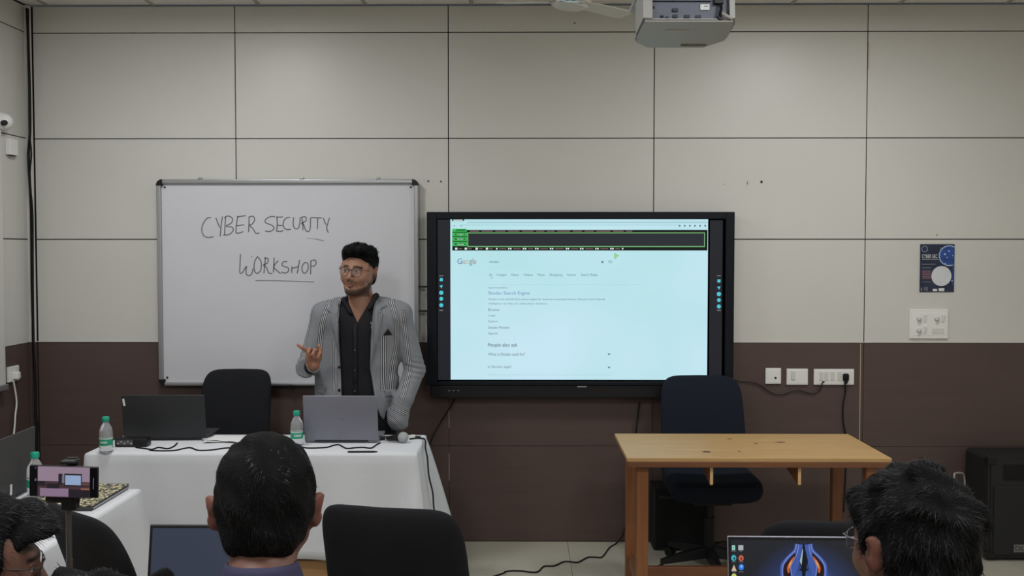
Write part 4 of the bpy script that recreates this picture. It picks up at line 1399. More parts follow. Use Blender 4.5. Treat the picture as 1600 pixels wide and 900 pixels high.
bm = bmesh.new(); box(bm, (0.02, -0.139, 0.49), (0.38, 0.006, 0.085), 0.002); obj('horn_recess', bm, m_black_soft, sp)
bm = bmesh.new()
prism(bm, [(-0.06, 0.46), (0.12, 0.46), (0.08, 0.515), (-0.02, 0.515)], -0.147, -0.141); obj('horn', bm, m_grille, sp)
for sx in (-1, 1):
    for z0, z1 in ((0.013, 0.05), (0.53, 0.571)):
        bm = bmesh.new(); box(bm, (sx * 0.232, -0.120, (z0 + z1) / 2), (0.05, 0.045, z1 - z0), 0.004); obj('corner_guard', bm, m_black, sp)
for sx in (-1, 1):
    bm = bmesh.new(); box(bm, (sx * 0.2, 0, 0.007), (0.04, 0.2, 0.014)); obj('foot', bm, m_black_soft, sp)
q = at(1600, 857, 5.30)
bm = bmesh.new(); box(bm, (q.x - sp.location.x + 0.008, -0.149, q.z), (0.125, 0.003, 0.042), 0.001); bd = obj('badge', bm, mat('badge_metal', rgb(120, 120, 118), rough=0.4, metal=0.4), sp)
bm = bmesh.new(); me = text_mesh('DULK', 0.11, 0.026); me.transform(Matrix.Translation((q.x - sp.location.x - 0.047, -0.1508, q.z - 0.013))); bm.from_mesh(me)
obj('badge_lettering', bm, m_black, bd, recalc=False)
# pale cables beside the loudspeaker
P = [at(1491, 744, 5.5), at(1494, 739.5, 5.52), at(1500, 739, 5.54), at(1506, 742, 5.56), at(1508, 760, 5.58)]
P = [at(1496, 775, 5.5)] + P
bm = bmesh.new(); tube(bm, spline(P, 4), 0.005, 6)
tag(obj('looped_cable', bm, mat('pale_cable', rgb(170, 168, 160)), smooth=True), 'pale cable looping at the upper left of the loudspeaker', 'cable')
P = [at(1518, 842, 5.28), at(1518, 852, 5.27), atz(1517, 862, 0.01), atz(1514, 866, 0.006), atz(1511, 862, 0.02), at(1514, 852, 5.3)]
bm = bmesh.new(); tube(bm, spline([at(1517.5, 800, 5.29), at(1518, 825, 5.28)] + P, 4), 0.0045, 6)
tag(obj('hanging_cable', bm, mat('pale_cable', rgb(170, 168, 160)), smooth=True), 'pale cable end hanging to the floor left of the loudspeaker', 'cable')
P = [atz(1480, 889, 0.005), atz(1504, 892.5, 0.005), atz(1516, 895, 0.005), atz(1527, 900, 0.005), atz(1540, 908, 0.005)]
bm = bmesh.new(); tube(bm, spline(P, 4), 0.0045, 6)
tag(obj('floor_cable', bm, m_black_soft, smooth=True), 'short dark cable on the floor in front of the loudspeaker', 'cable')

# ================================================================ THINGS ON THE TABLES
m_pet = mat('clear_pet', (0.86, 0.88, 0.90, 1), rough=0.10, trans=0.78, ior=1.2)
m_cap = mat('green_cap', rgb(26, 160, 132), rough=0.4)
m_lab = mat('green_label', rgb(40, 150, 118), rough=0.5)
m_labw = mat('label_white', rgb(220, 228, 226), rough=0.5)
def bottle(label, x, y, z, rz=0.0):
    t = thing('water_bottle', label, 'bottle', (x, y, z), rz, None)
    bm = bmesh.new()
    lathe(bm, [(0.010, 0.003), (0.024, 0.0), (0.029, 0.004), (0.0305, 0.012), (0.029, 0.020), (0.0305, 0.027), (0.0295, 0.032), (0.0295, 0.068), (0.0305, 0.072), (0.0295, 0.079), (0.0308, 0.086), (0.029, 0.093), (0.030, 0.100), (0.027, 0.113), (0.021, 0.127), (0.0145, 0.138), (0.0125, 0.144), (0.0125, 0.150)], 28)
    obj('body', bm, m_pet, t, smooth='all')
    bm = bmesh.new(); lathe(bm, [(0, 0.168), (0.0145, 0.168), (0.016, 0.165), (0.016, 0.149), (0.0145, 0.146), (0.0, 0.146)], 24); obj('cap', bm, m_cap, t, smooth=True)
    bm = bmesh.new(); lathe(bm, [(0.0303, 0.036), (0.0303, 0.066)], 28); lb = obj('label', bm, m_lab, t, smooth=True)
    bm = bmesh.new(); lathe(bm, [(0.0304, 0.066), (0.0304, 0.0695)], 28); lathe(bm, [(0.0304, 0.0325), (0.0304, 0.036)], 28)
    for k in range(-3, 4):
        aa = -PI / 2 + k * 0.16
        u = Vector((math.cos(aa), math.sin(aa), 0)); v = Vector((-u.y, u.x, 0))
        c = u * 0.0308 + Vector((0, 0, 0.052))
        w2, h2 = 0.0016, 0.0055 if k % 2 else 0.0035
        bm.faces.new([bm.verts.new(c + v * w2 * s1 + Vector((0, 0, h2 * s2))) for s1, s2 in ((-1, -1), (1, -1), (1, 1), (-1, 1))])
    obj('label_print', bm, m_labw, lb)
    return t
q = atz(166, 707, CT); bottle('small water bottle with green cap left of the dark laptop', q.x, q.y, CT)
q = atz(468, 692, CT); bottle('small water bottle with green cap touching the grey laptop', at(467, 700, 4.70).x - 0.006, 4.685, CT, 0.4)
q = at(54.5, 718, 3.70); bottle('small water bottle with green cap behind the phone on the side table', q.x, 3.70, CT, 1.0)

def laptop(label, cx, yh, z, w_, d_, h_, lean, face, mbody, mscreen=None, lidmat=None, th=0.010, rz=0.0, name='laptop'):
    """hinge line at (cx, yh). face=+1: screen faces +y (lid back to camera); -1: screen faces the camera"""
    t = thing(name, label, 'laptop', (cx, yh, z), (0 if face > 0 else PI) + rz)
    bm = bmesh.new(); box(bm, (0, d_ / 2, 0.010), (w_, d_, 0.014), 0.004); obj('base', bm, mbody, t)
    bm = bmesh.new(); box(bm, (0, d_ * 0.40, 0.0172), (w_ * 0.86, d_ * 0.42, 0.002))
    kb = obj('keyboard', bm, m_black, t)
    bm = bmesh.new(); box(bm, (0, d_ * 0.80, 0.0174), (w_ * 0.3, d_ * 0.25, 0.001)); obj('touchpad', bm, m_dgrey, t)
    lidR = Matrix.Translation((0, 0.0, 0.014)) @ Euler((lean, 0, 0)).to_matrix().to_4x4()
    bm = bmesh.new(); box(bm, (0, -0.004, h_ / 2), (w_, th * 0.6, h_), 0.0028, seg=3); bmesh.ops.transform(bm, matrix=lidR, verts=bm.verts[:])
    lid = obj('lid', bm, lidmat or mbody, t, smooth=True)
    bm = bmesh.new(); box(bm, (0, 0.0000, h_ / 2), (w_ - 0.004, 0.003, h_ - 0.004), 0.001); bmesh.ops.transform(bm, matrix=lidR, verts=bm.verts[:])
    obj('screen_border', bm, m_black, lid)
    if mscreen:
        bm = bmesh.new(); box(bm, (0, 0.0017, h_ / 2 + 0.004), (w_ - 0.018, 0.001, h_ - 0.026)); bmesh.ops.transform(bm, matrix=lidR, verts=bm.verts[:])
        obj('screen', bm, mscreen, lid)
    bm = bmesh.new(); tube(bm, [(-w_ * 0.36, -0.002, 0.013), (w_ * 0.36, -0.002, 0.013)], 0.006, 10); obj('hinge', bm, m_black, t, smooth=True)
    for sx in (-1, 1):
        bm = bmesh.new(); box(bm, (sx * w_ * 0.4, d_ * 0.5, 0.0015), (0.02, d_ * 0.7, 0.003)); obj('foot_strip', bm, m_black_soft, t)
    return t, lid, lidR
m_silver = mat('laptop_silver', rgb(132, 133, 144), rough=0.42, metal=0.35)
m_darklid = mat('laptop_dark_lid', rgb(45, 46, 48), rough=0.5, spec=0.4)
m_darklid2 = mat('laptop_brown_grey_lid', rgb(62, 60, 60), rough=0.55, spec=0.4)
# grey laptop, lid back to the camera
a = at(480, 694, 4.72); b = at(590, 630, 4.72)
cxl = (at(476, 640, 4.72).x + at(589, 640, 4.72).x) / 2
t, lid, lr = laptop('open silver grey laptop on the white table in front of the man, lid towards us', cxl - 0.002, 4.75, CT, 0.362, 0.235, 0.228, 0.16, 1, m_silver, m_dgrey)
bm = bmesh.new(); me = text_mesh('ASUS', 0.034, 0.007); me.transform(Matrix.Translation((-0.012, -0.0074, 0.108))); bm.from_mesh(me); bmesh.ops.transform(bm, matrix=lr, verts=bm.verts[:])
obj('lid_mark', bm, mat('lid_mark', rgb(95, 96, 106), rough=0.3), lid, recalc=False)
# dark laptop, lid back to the camera
cxl = (at(191, 640, 4.78).x + at(318, 640, 4.78).x) / 2
t, lid, lr = laptop('open black laptop on the white table next to the left water bottle, lid towards us', cxl + 0.005, 4.80, CT, 0.405, 0.25, 0.222, 0.15, 1, m_darklid, m_dgrey, rz=0.04)
bm = bmesh.new(); box(bm, (-0.19, -0.0082, 0.186), (0.010, 0.001, 0.036), rot=(0, -0.12, 0)); bmesh.ops.transform(bm, matrix=lr, verts=bm.verts[:]); obj('sticker', bm, m_labw, lid)['label'] = 'small white sticker'
# paper under right of dark laptop
q = atz(326, 690, CT)
pp = thing('paper_sheets', 'crumpled white papers at the right side of the dark laptop', 'paper', (q.x + 0.085, q.y + 0.03, CT + 0.001))
for k in range(2):
    bm = bmesh.new()
    g = [[bm.verts.new((-0.11 + 0.022 * i, -0.06 + 0.024 * j, 0.003 + 0.003 * k + 0.004 * (math.sin(i * 1.7 + j + k) * 0.5 + 0.5))) for j in range(6)] for i in range(11)]
    for i in range(10):
        for j in range(5): bm.faces.new((g[i][j], g[i + 1][j], g[i + 1][j + 1], g[i][j + 1]))
    bmesh.ops.rotate(bm, verts=bm.verts[:], cent=(0, 0, 0), matrix=Euler((0, 0, 0.2 - 0.5 * k)).to_matrix())
    s = obj('sheet', bm, mat('paper', rgb(222, 222, 222), rough=0.8), pp, smooth=True)
# power brick
q = atz(208, 697, CT)
pbk = thing('power_brick', 'black laptop power brick with printed label beside the dark laptop', 'power adapter', (q.x, q.y, CT))
bm = bmesh.new(); box(bm, (0, 0, 0.022), (0.155, 0.062, 0.040), 0.006); obj('brick', bm, m_black, pbk, smooth=True)
bm = bmesh.new(); box(bm, (-0.028, -0.0312, 0.023), (0.078, 0.001, 0.026)); lb = obj('rating_label', bm, mat('label_grey', rgb(70, 70, 72), rough=.5), pbk)
bm = bmesh.new()
for i in range(5):
    box(bm, (-0.06 + i * 0.016, -0.0322, 0.019 + 0.008 * (i % 2)), (0.010 if i != 3 else 0.007, 0.0006, 0.008))
obj('label_print', bm, mat('grey_print2', rgb(150, 150, 150)), lb)
def table_cable(name, label, pts, r=0.0035, m=None, z=None):
    z = CT + r if z is None else z
    P = spline([atz(x, y, z) for x, y in pts], 5)
    bm = bmesh.new(); tube(bm, P, r, 6)
    return tag(obj(name, bm, m or m_black_soft, smooth=True), label, 'cable')
table_cable('power_cable', 'thin black cable from the power brick along the front of the dark laptop', [(212, 699), (228, 701), (238, 702), (248, 699), (262, 701), (272, 697), (277, 692)])
table_cable('power_cable', 'thin black cable curving over the cloth right of the dark laptop', [(233, 702.5), (240, 704), (270, 704), (288, 700.5), (298, 699.5), (310, 703.5), (330, 703), (352, 700), (372, 699)])
table_cable('power_cable', 'thin black cable in front of the silver grey laptop', [(470, 698), (482, 700), (510, 699), (520, 696), (530, 695), (541, 700.5), (555, 699.5), (567, 699), (580, 700), (588, 695), (594, 692)])
q = atz(600, 688, CT)
cp = thing('cable_plug', 'black audio plug lying behind the microphone', 'plug', (q.x, q.y, CT + 0.011))
bm = bmesh.new(); tube(bm, [(-0.025, 0, 0), (0.02, 0.004, 0)], [0.010, 0.010], 12); tube(bm, [(0.02, 0.004, 0), (0.04, 0.008, 0)], 0.005, 8); obj('plug_body', bm, m_black, cp, smooth=True)
# microphone
q = atz(630, 692, CT)
mc = thing('microphone', 'microphone with round grey head lying on the white table corner', 'microphone', (q.x, q.y, CT + 0.027))
m_mesh = mat('microphone_mesh', rgb(170, 176, 176), rough=0.5, metal=0.3, bump=0.5, bscale=500)
bm = bmesh.new(); bmesh.ops.create_uvsphere(bm, u_segments=24, v_segments=16, radius=0.027); obj('head_grille', bm, m_mesh, mc, smooth='all')
bm = bmesh.new(); tube(bm, [(0, 0, 0), (0.0005, 0, 0)], 0.0275, 24); 
bmesh.ops.rotate(bm, verts=bm.verts[:], cent=(0, 0, 0), matrix=Euler((0, 0, 0.7)).to_matrix()); obj('band', bm, m_silver, mc)
bm = bmesh.new(); tube(bm, [(-0.022, 0.006, -0.004), (-0.05, 0.02, -0.006), (-0.085, 0.042, -0.012)], [0.017, 0.014, 0.010], 16); obj('handle', bm, m_black, mc, smooth=True)
bm = bmesh.new(); box(bm, (-0.045, 0.065, -0.019), (0.10, 0.03, 0.014), 0.003); obj('clip', bm, m_white_pl, mc)
# pen-like black strip
q = atz(566, 707.5, CT)
bm = bmesh.new(); tube(bm, [(-0.068, 0, 0), (-0.06, 0, 0), (0.05, 0.004, 0), (0.07, 0.005, 0)], [0.003, 0.0045, 0.0045, 0.002], 10)
tag(obj('pen', bm, m_black, smooth=True, loc=(q.x, q.y, CT + 0.0047)), 'black pen lying on the cloth in front of the grey laptop', 'pen')
# cable over the table corner
P = [atz(640, 686, CT + 0.004), atz(654, 684.5, CT + 0.004), atz(664, 687, CT + 0.004)]
for k, (yy, z_) in enumerate(((4.70, 0.742), (4.655, 0.70), (4.64, 0.62), (4.635, 0.54), (4.635, 0.46), (4.64, 0.38), (4.64, 0.28))):
    t_ = max(0.0, (0.738 - z_) / (0.738 - 0.262))
    P.append(Vector((TX1 + 0.022 + 0.10 * 0.76 * t_ ** 0.9 + (0.006 if k % 2 else 0.0), yy, z_)))
P += [Vector((TX1 + 0.105, 4.64, 0.15)), Vector((TX1 + 0.11, 4.66, 0.005))]
bm = bmesh.new(); tube(bm, spline(P, 5), 0.004, 6)
tag(obj('hanging_cable', bm, m_black_soft, smooth=True), 'black cable hanging over the right side of the white tablecloth', 'cable')

# small white adapters at the back corner
q = atz(645, 684.5, CT)
ad = thing('small_adapter', 'small white connector at the back right corner of the white table', 'adapter', (q.x, q.y, CT + 0.008))
bm = bmesh.new(); box(bm, (0, 0, 0), (0.026, 0.02, 0.016), 0.003); obj('body', bm, m_white_pl, ad)
bm = bmesh.new(); tube(bm, [(0.012, 0, 0), (0.04, 0.0, -0.002)], 0.004, 8); obj('cord', bm, m_black, ad)

# ---- side table things: laptop seen from its lid, floral folder
tL = thing('laptop', 'open laptop with plain dark lid at the left picture edge', 'laptop', (-1.925, 3.66, CT), PI / 2 + 0.05)
# local +y points to world -x after the rotation: base extends away to the left
LH, LWd = 0.235, 0.36
bm = bmesh.new(); box(bm, (0, 0.12, 0.010), (LWd, 0.23, 0.014), 0.003); obj('base', bm, m_darklid2, tL)
lr = Matrix.Translation((0, 0, 0.014)) @ Euler((0.03, 0, 0)).to_matrix().to_4x4()
bm = bmesh.new(); box(bm, (0, -0.004, LH / 2), (LWd, 0.007, LH), 0.002); bmesh.ops.transform(bm, matrix=lr, verts=bm.verts[:]); lid = obj('lid', bm, m_darklid2, tL)
bm = bmesh.new(); box(bm, (0, 0.0005, LH / 2), (LWd - 0.006, 0.002, LH - 0.006)); bmesh.ops.transform(bm, matrix=lr, verts=bm.verts[:]); obj('screen', bm, m_black, lid)
bm = bmesh.new(); box(bm, (-0.02, -0.0082, 0.03), (0.014, 0.001, 0.04)); bmesh.ops.transform(bm, matrix=lr, verts=bm.verts[:]); obj('sticker', bm, m_labw, lid)['label'] = 'small white sticker'
tL.location.y = 3.815 - LWd / 2

m_floral = bpy.data.materials.new('floral_print'); m_floral.use_nodes = True
nt = m_floral.node_tree; pb = nt.nodes['Principled BSDF']; pb.inputs['Roughness'].default_value = 0.5
tc = nt.nodes.new('ShaderNodeTexCoord'); vo = nt.nodes.new('ShaderNodeTexVoronoi'); vo.inputs['Scale'].default_value = 42; n_ = nt.nodes.new('ShaderNodeTexNoise'); n_.inputs['Scale'].default_value = 30
vo.feature = 'DISTANCE_TO_EDGE'
ad_ = nt.nodes.new('ShaderNodeVectorMath'); ad_.operation = 'MULTIPLY_ADD'; ad_.inputs[1].default_value = (0.03,) * 3
nt.links.new(n_.outputs['Color'], ad_.inputs[0]); nt.links.new(tc.outputs['Object'], ad_.inputs[2]); nt.links.new(ad_.outputs[0], vo.inputs['Vector'])
cr = nt.nodes.new('ShaderNodeValToRGB'); e = cr.color_ramp.elements
e[0].position = 0.05; e[0].color = rgb(34, 36, 40); e[1].position = 0.5; e[1].color = rgb(186, 172, 96)
x_ = e.new(0.12); x_.color = rgb(60, 60, 56); x_ = e.new(0.2); x_.color = rgb(214, 206, 168)
cr.color_ramp.elements[-1].color = rgb(216, 196, 120)
nt.links.new(vo.outputs['Distance'], cr.inputs['Fac']); nt.links.new(cr.outputs[0], pb.inputs['Base Color'])
fx0, fx1, fy0, fy1 = -1.80, -1.552, 3.48, 3.815
fo_ = thing('floral_folder', 'folder with yellow and black floral print lying behind the phone', 'folder', ((fx0 + fx1) / 2, (fy0 + fy1) / 2, CT))
bm = bmesh.new(); box(bm, (0, 0, 0.009), (fx1 - fx0, fy1 - fy0, 0.014), 0.003); obj('body', bm, m_dgrey, fo_)
bm = bmesh.new(); box(bm, (0, 0, 0.0185), (fx1 - fx0 + 0.004, fy1 - fy0 + 0.004, 0.003), 0.001); obj('cover', bm, m_floral, fo_)
bm = bmesh.new(); box(bm, ((fx1 - fx0) / 2 + 0.0015, 0, 0.0085), (0.003, fy1 - fy0 - 0.02, 0.006)); obj('metal_edge', bm, m_alu, fo_)
for sx in (-1, 1):
    bm = bmesh.new(); box(bm, (sx * 0.1, 0, 0.001), (0.02, 0.25, 0.002)); obj('foot_strip', bm, m_black_soft, fo_)

# ---- phone on tripod (stands on the audience table)
PHY = 2.24
pc_ = at(101.5, 751.5, PHY)
tp = thing('tripod', 'telescopic grey phone tripod holding the smartphone', 'tripod', (pc_.x, PHY + 0.015, TZ))
ez = pc_.z - TZ
m_rod = mat('tripod_rod', rgb(98, 94, 90), rough=0.35, metal=0.7)
bm = bmesh.new(); tube(bm, [(0, 0, 0.10), (0, 0, 0.22)], 0.0078, 14); obj('lower_tube', bm, m_rod, tp, smooth=True)
bm = bmesh.new(); tube(bm, [(0, 0, 0.215), (0, 0, ez - 0.065)], 0.0066, 14); obj('upper_tube', bm, m_rod, tp, smooth=True)
for i in range(3):
    a_ = 2 * PI * i / 3 + 0.5
    bm = bmesh.new(); tube(bm, [(0.008 * math.cos(a_), 0.008 * math.sin(a_), 0.10), (0.085 * math.cos(a_), 0.085 * math.sin(a_), 0.006)], [0.007, 0.005], 8); obj('leg', bm, m_black, tp, smooth=True)
bm = bmesh.new(); lathe(bm, [(0, 0.085), (0.014, 0.085), (0.016, 0.105), (0.011, 0.12), (0, 0.12)], 16); obj('hub', bm, m_black, tp, smooth=True)
bm = bmesh.new()
box(bm, (0.003, 0.004, ez - 0.055), (0.034, 0.03, 0.034), 0.005)
box(bm, (0.010, 0.006, ez - 0.02), (0.028, 0.012, 0.075), 0.004)
box(bm, (-0.02, -0.0, ez - 0.046), (0.03, 0.018, 0.016), 0.004)
obj('phone_clamp', bm, m_black, tp)
bm = bmesh.new(); box(bm, (0.006, -0.002, ez + 0.043), (0.034, 0.034, 0.007), 0.002); box(bm, (0.006, 0.012, ez + 0.03), (0.026, 0.008, 0.04), 0.002)
obj('clamp_jaw', bm, m_black, tp)
bm = bmesh.new(); lathe(bm, [(0, 0.02), (0.009, 0.02), (0.009, 0), (0, 0)], 12, m=Matrix.Translation((-0.03, 0.0, ez - 0.047)) @ Euler((0, -PI / 2, 0)).to_matrix().to_4x4()); obj('knob', bm, m_black, tp, smooth=True)

phn = thing('smartphone', 'black smartphone held sideways on the tripod, filming the room', 'phone', (pc_.x, PHY - 0.004, pc_.z))
phn.rotation_euler = (0, math.radians(1.6), 0)
ksc = 680.0
phw, phh = 109 / ksc, 50 / ksc
bm = bmesh.new(); box(bm, (0, 0, 0), (phw, 0.008, phh), 0.0036, seg=3)
for v in bm.verts:
    pass
obj('body', bm, m_black, phn, smooth=True)
bm = bmesh.new(); box(bm, (0, -0.0040, 0), (phw - 0.004, 0.001, phh - 0.004), 0.0004); gl = obj('glass', bm, m_bezel2, phn)
def phq(x0, y0, x1, y1, yy, bm):
    # crop coordinates of (0,680)-(260,900) at 4.09
    f = lambda x, y: ((x / 4.09 - 101.5) / ksc, -((y / 4.09 + 680) - 751.5) / ksc)
    u0, v0 = f(x0, y1); u1, v1 = f(x1, y0)
    quad(bm, u0, v0, u1, v1, yy)
def phone_part(name, rects, col, yy, parent, st_=1.0):
    bm = bmesh.new()
    for r in rects: phq(*r, yy, bm)
    return obj(name, bm, emat('phone_' + '_'.join(map(str, col)), rgb(*col), st_ * 0.85), parent)
dsp = phone_part('display', [(250, 196, 586, 393)], (150, 130, 148), -0.0047, phn)
phone_part('image_wall', [(250, 290, 586, 393)], (70, 52, 56), -0.0050, dsp)
phone_part('image_table', [(266, 335, 450, 388)], (140, 116, 142), -0.0053, dsp)
phone_part('image_dark', [(310, 305, 390, 336), (385, 240, 412, 310), (423, 238, 537, 318), (250, 290, 300, 320), (452, 340, 586, 393)], (38, 32, 40), -0.0056, dsp)
phone_part('image_screen', [(430, 248, 531, 311)], (150, 172, 205), -0.0059, dsp)
phone_part('image_desk', [(530, 330, 586, 340), (535, 300, 586, 304)], (150, 100, 84), -0.0059, dsp)
phone_part('image_figure', [(408, 252, 424, 300)], (120, 112, 130), -0.0059, dsp)
phone_part('interface_mark', [(232, 205, 240, 212), (232, 275, 241, 292), (608, 262, 613, 335)], (130, 130, 136), -0.0050, phn, 0.6)

# ---- laptop in front of the middle man (dark screen)
m_dim = bpy.data.materials.new('dim_screen'); m_dim.use_nodes = True
nt = m_dim.node_tree; pb = nt.nodes['Principled BSDF']; pb.inputs['Base Color'].default_value = rgb(26, 30, 38); pb.inputs['Roughness'].default_value = 0.35
pb.inputs['Emission Color'].default_value = rgb(50, 58, 74); pb.inputs['Emission Strength'].default_value = 0.75
cl_ = at(236, 818, 2.48)
t, lid, lr = laptop('open laptop with a dark blue screen left of the man with the purple shirt', cl_.x + 0.170, 2.43, TZ, 0.34, 0.23, 0.232, 0.18, -1, m_darklid, m_dim)
# ---- laptop with wallpaper at the right
m_wp = bpy.data.materials.new('wallpaper_screen'); m_wp.use_nodes = True
nt = m_wp.node_tree; pb = nt.nodes['Principled BSDF']; pb.inputs['Base Color'].default_value = (0.01, 0.01, 0.012, 1); pb.inputs['Roughness'].default_value = 0.4; pb.inputs['Specular IOR Level'].default_value = 0.2
tc = nt.nodes.new('ShaderNodeTexCoord'); mp = nt.nodes.new('ShaderNodeMapping'); mp.inputs['Location'].default_value = (0, 0, -0.10 * 7); mp.inputs['Scale'].default_value = (7, 0.0, 7)
gdn = nt.nodes.new('ShaderNodeTexGradient'); gdn.gradient_type = 'SPHERICAL'
cr = nt.nodes.new('ShaderNodeValToRGB'); e = cr.color_ramp.elements; e[0].position = 0.0; e[0].color = rgb(27, 29, 34); e[1].position = 0.9; e[1].color = rgb(70, 110, 200)
x_ = e.new(0.35); x_.color = rgb(36, 48, 84)
nt.links.new(tc.outputs['Object'], mp.inputs['Vector']); nt.links.new(mp.outputs[0], gdn.inputs['Vector']); nt.links.new(gdn.outputs['Fac'], cr.inputs['Fac']); nt.links.new(cr.outputs[0], pb.inputs['Emission Color']); pb.inputs['Emission Strength'].default_value = 1.0
LWX = (at(1134, 850, 2.36).x + at(1380, 850, 2.36).x) / 2
lap2, lid, lr = laptop('open laptop with thin silver edge showing a blue and orange blade wallpaper', LWX, 2.32, TZ, 0.376, 0.24, 0.238, 0.16, -1, m_silver, m_wp, lidmat=m_silver, rz=-0.02)
sc_inv = (lap2.matrix_basis @ lr).inverted()
def lapq(px, py):
    """pixel -> lid-plane coordinates (u to local x, v up)"""
    d = CAM_R @ Vector(((px - 800.0) / FPX, -(py - 450.0) / FPX, -1.0))
    o_ = sc_inv @ Vector((0, 0, CAM_H)); dd = sc_inv.to_3x3() @ d
    t_ = (0.0022 - o_.y) / dd.y
    p = o_ + dd * t_
    return p.x, p.z
def lap_poly(name, polys, col, yy, st_=1.0, key=None):
    bm = bmesh.new()
    for poly in polys:
        P = [lapq(1120 + x / 6.667, 820 + y / 6.667) for x, y in poly]
        bm.faces.new([bm.verts.new((p[0], yy, p[1])) for p in P])
    bmesh.ops.transform(bm, matrix=lr, verts=bm.verts[:])
    return obj(name, bm, emat('lap_' + '_'.join(map(str, col)), rgb(*col), st_), lid)
def ribbon(pts, ws):
    """tapered band through crop points"""
    P = spline([(x, y, 0) for x, y in pts], 6); n = len(P); L, R = [], []
    for i, p in enumerate(P):
        d = (P[min(i + 1, n - 1)] - P[max(i - 1, 0)]).normalized(); nn = Vector((-d.y, d.x, 0))
        t_ = i / (n - 1) * (len(ws) - 1); j = min(int(t_), len(ws) - 2); w_ = ws[j] + (ws[j + 1] - ws[j]) * (t_ - j)
        L.append(p + nn * w_ / 2); R.append(p - nn * w_ / 2)
    return [[(L[i].x, L[i].y), (L[i + 1].x, L[i + 1].y), (R[i + 1].x, R[i + 1].y), (R[i].x, R[i].y)] for i in range(n - 1)]
def mir(polys, c=905):
    return [[(2 * c - x, y) for x, y in p][::-1] for p in polys]
blue = ribbon([(840, 200), (822, 270), (750, 350), (700, 420), (690, 490), (700, 600), (760, 700)], [50, 50, 60, 70, 60, 50, 40])
blue2 = ribbon([(880, 205), (860, 300), (830, 400), (800, 480), (800, 560)], [30, 40, 60, 60, 30])
lap_poly('wallpaper_shape', blue + mir(blue) + blue2 + mir(blue2), (62, 86, 160), 0.0026)
edge = ribbon([(828, 200), (812, 270), (735, 345), (690, 420), (682, 490), (690, 600)], [6, 8, 8, 8, 8, 6]) + ribbon([(853, 203), (838, 290), (800, 370), (770, 440), (775, 500), (790, 560)], [5, 7, 7, 7, 7, 5])
lap_poly('wallpaper_shape', edge + mir(edge), (130, 146, 205), 0.0030)
dark = ribbon([(815, 300), (770, 370), (735, 430), (730, 500), (750, 600)], [14, 50, 70, 76, 60])
lap_poly('wallpaper_shape', dark + mir(dark), (34, 20, 22), 0.0029)
org = ribbon([(805, 330), (770, 390), (745, 450), (748, 500)], [6, 26, 30, 14])
lap_poly('wallpaper_shape', org + mir(org), (190, 92, 44), 0.0032)
org2 = ribbon([(785, 365), (762, 410), (750, 450)], [2, 10, 3])
lap_poly('wallpaper_shape', org2 + mir(org2), (236, 190, 140), 0.0034)
lap_poly('wallpaper_shape', [[(905, 190), (950, 380), (930, 450), (960, 470), (925, 480), (915, 620), (895, 620), (885, 480), (850, 470), (882, 450), (858, 380)]], (14, 18, 26), 0.0030)
lap_poly('wallpaper_shape', [[(892, 250), (898, 260), (882, 420), (862, 380)]], (150, 176, 190), 0.0032)
def blob(x, y, rx, ry, n=10): return [(x + rx * math.cos(2 * PI * i / n), y + ry * math.sin(2 * PI * i / n)) for i in range(n)]
def blk(x, y, rx, ry): return [(x - rx, y - ry), (x + rx, y - ry), (x + rx, y + ry), (x - rx, y + ry)]
for nm, poly, col in (('desktop_icon', blk(173, 238, 17, 24), (150, 205, 195)), ('desktop_icon', blk(249, 238, 26, 26), (160, 172, 172)), ('desktop_icon', blob(175, 345, 28, 32), (60, 168, 180)),
                      ('desktop_icon', blob(252, 347, 28, 32), (190, 92, 70)), ('desktop_icon', [(178, 415), (205, 480), (150, 480)], (196, 176, 150)), ('desktop_icon', blob(254, 440, 28, 34), (46, 120, 220)), ('desktop_icon', blob(178, 530, 26, 24), (190, 196, 100))):
    lap_poly(nm, [poly], col, 0.0034)
lap_poly('icon_mark', [blk(182, 350, 9, 10)], (14, 40, 60), 0.0036)
lap_poly('icon_mark', [blob(254, 352, 9, 9)], (30, 20, 20), 0.0036)
lap_poly('icon_mark', [blk(173, 238, 6, 10)], (90, 150, 140), 0.0036)
lap_poly('icon_mark', [blob(256, 432, 9, 14)], (150, 190, 240), 0.0036)
lap_poly('icon_caption', [blk(173, 273, 28, 2.5), blk(249, 273, 14, 2.5), blk(175, 385, 20, 2.5), blk(252, 385, 24, 2.5), blk(178, 490, 22, 2.5), blk(254, 490, 26, 2.5)], (110, 116, 120), 0.0034)
# ================================================================ PEOPLE
def rotz(a):
    c, s = math.cos(a), math.sin(a)
    return np.array([[c, -s, 0], [s, c, 0], [0, 0, 1.0]])
def rotx(a):
    c, s = math.cos(a), math.sin(a)
    return np.array([[1, 0, 0], [0, c, -s], [0, s, c]])
def roty(a):
    c, s = math.cos(a), math.sin(a)
    return np.array([[c, 0, s], [0, 1, 0], [-s, 0, c]])

SKIN = np.array(rgb(150, 110, 90)[:3])
SKIN2 = np.array(rgb(140, 98, 80)[:3])

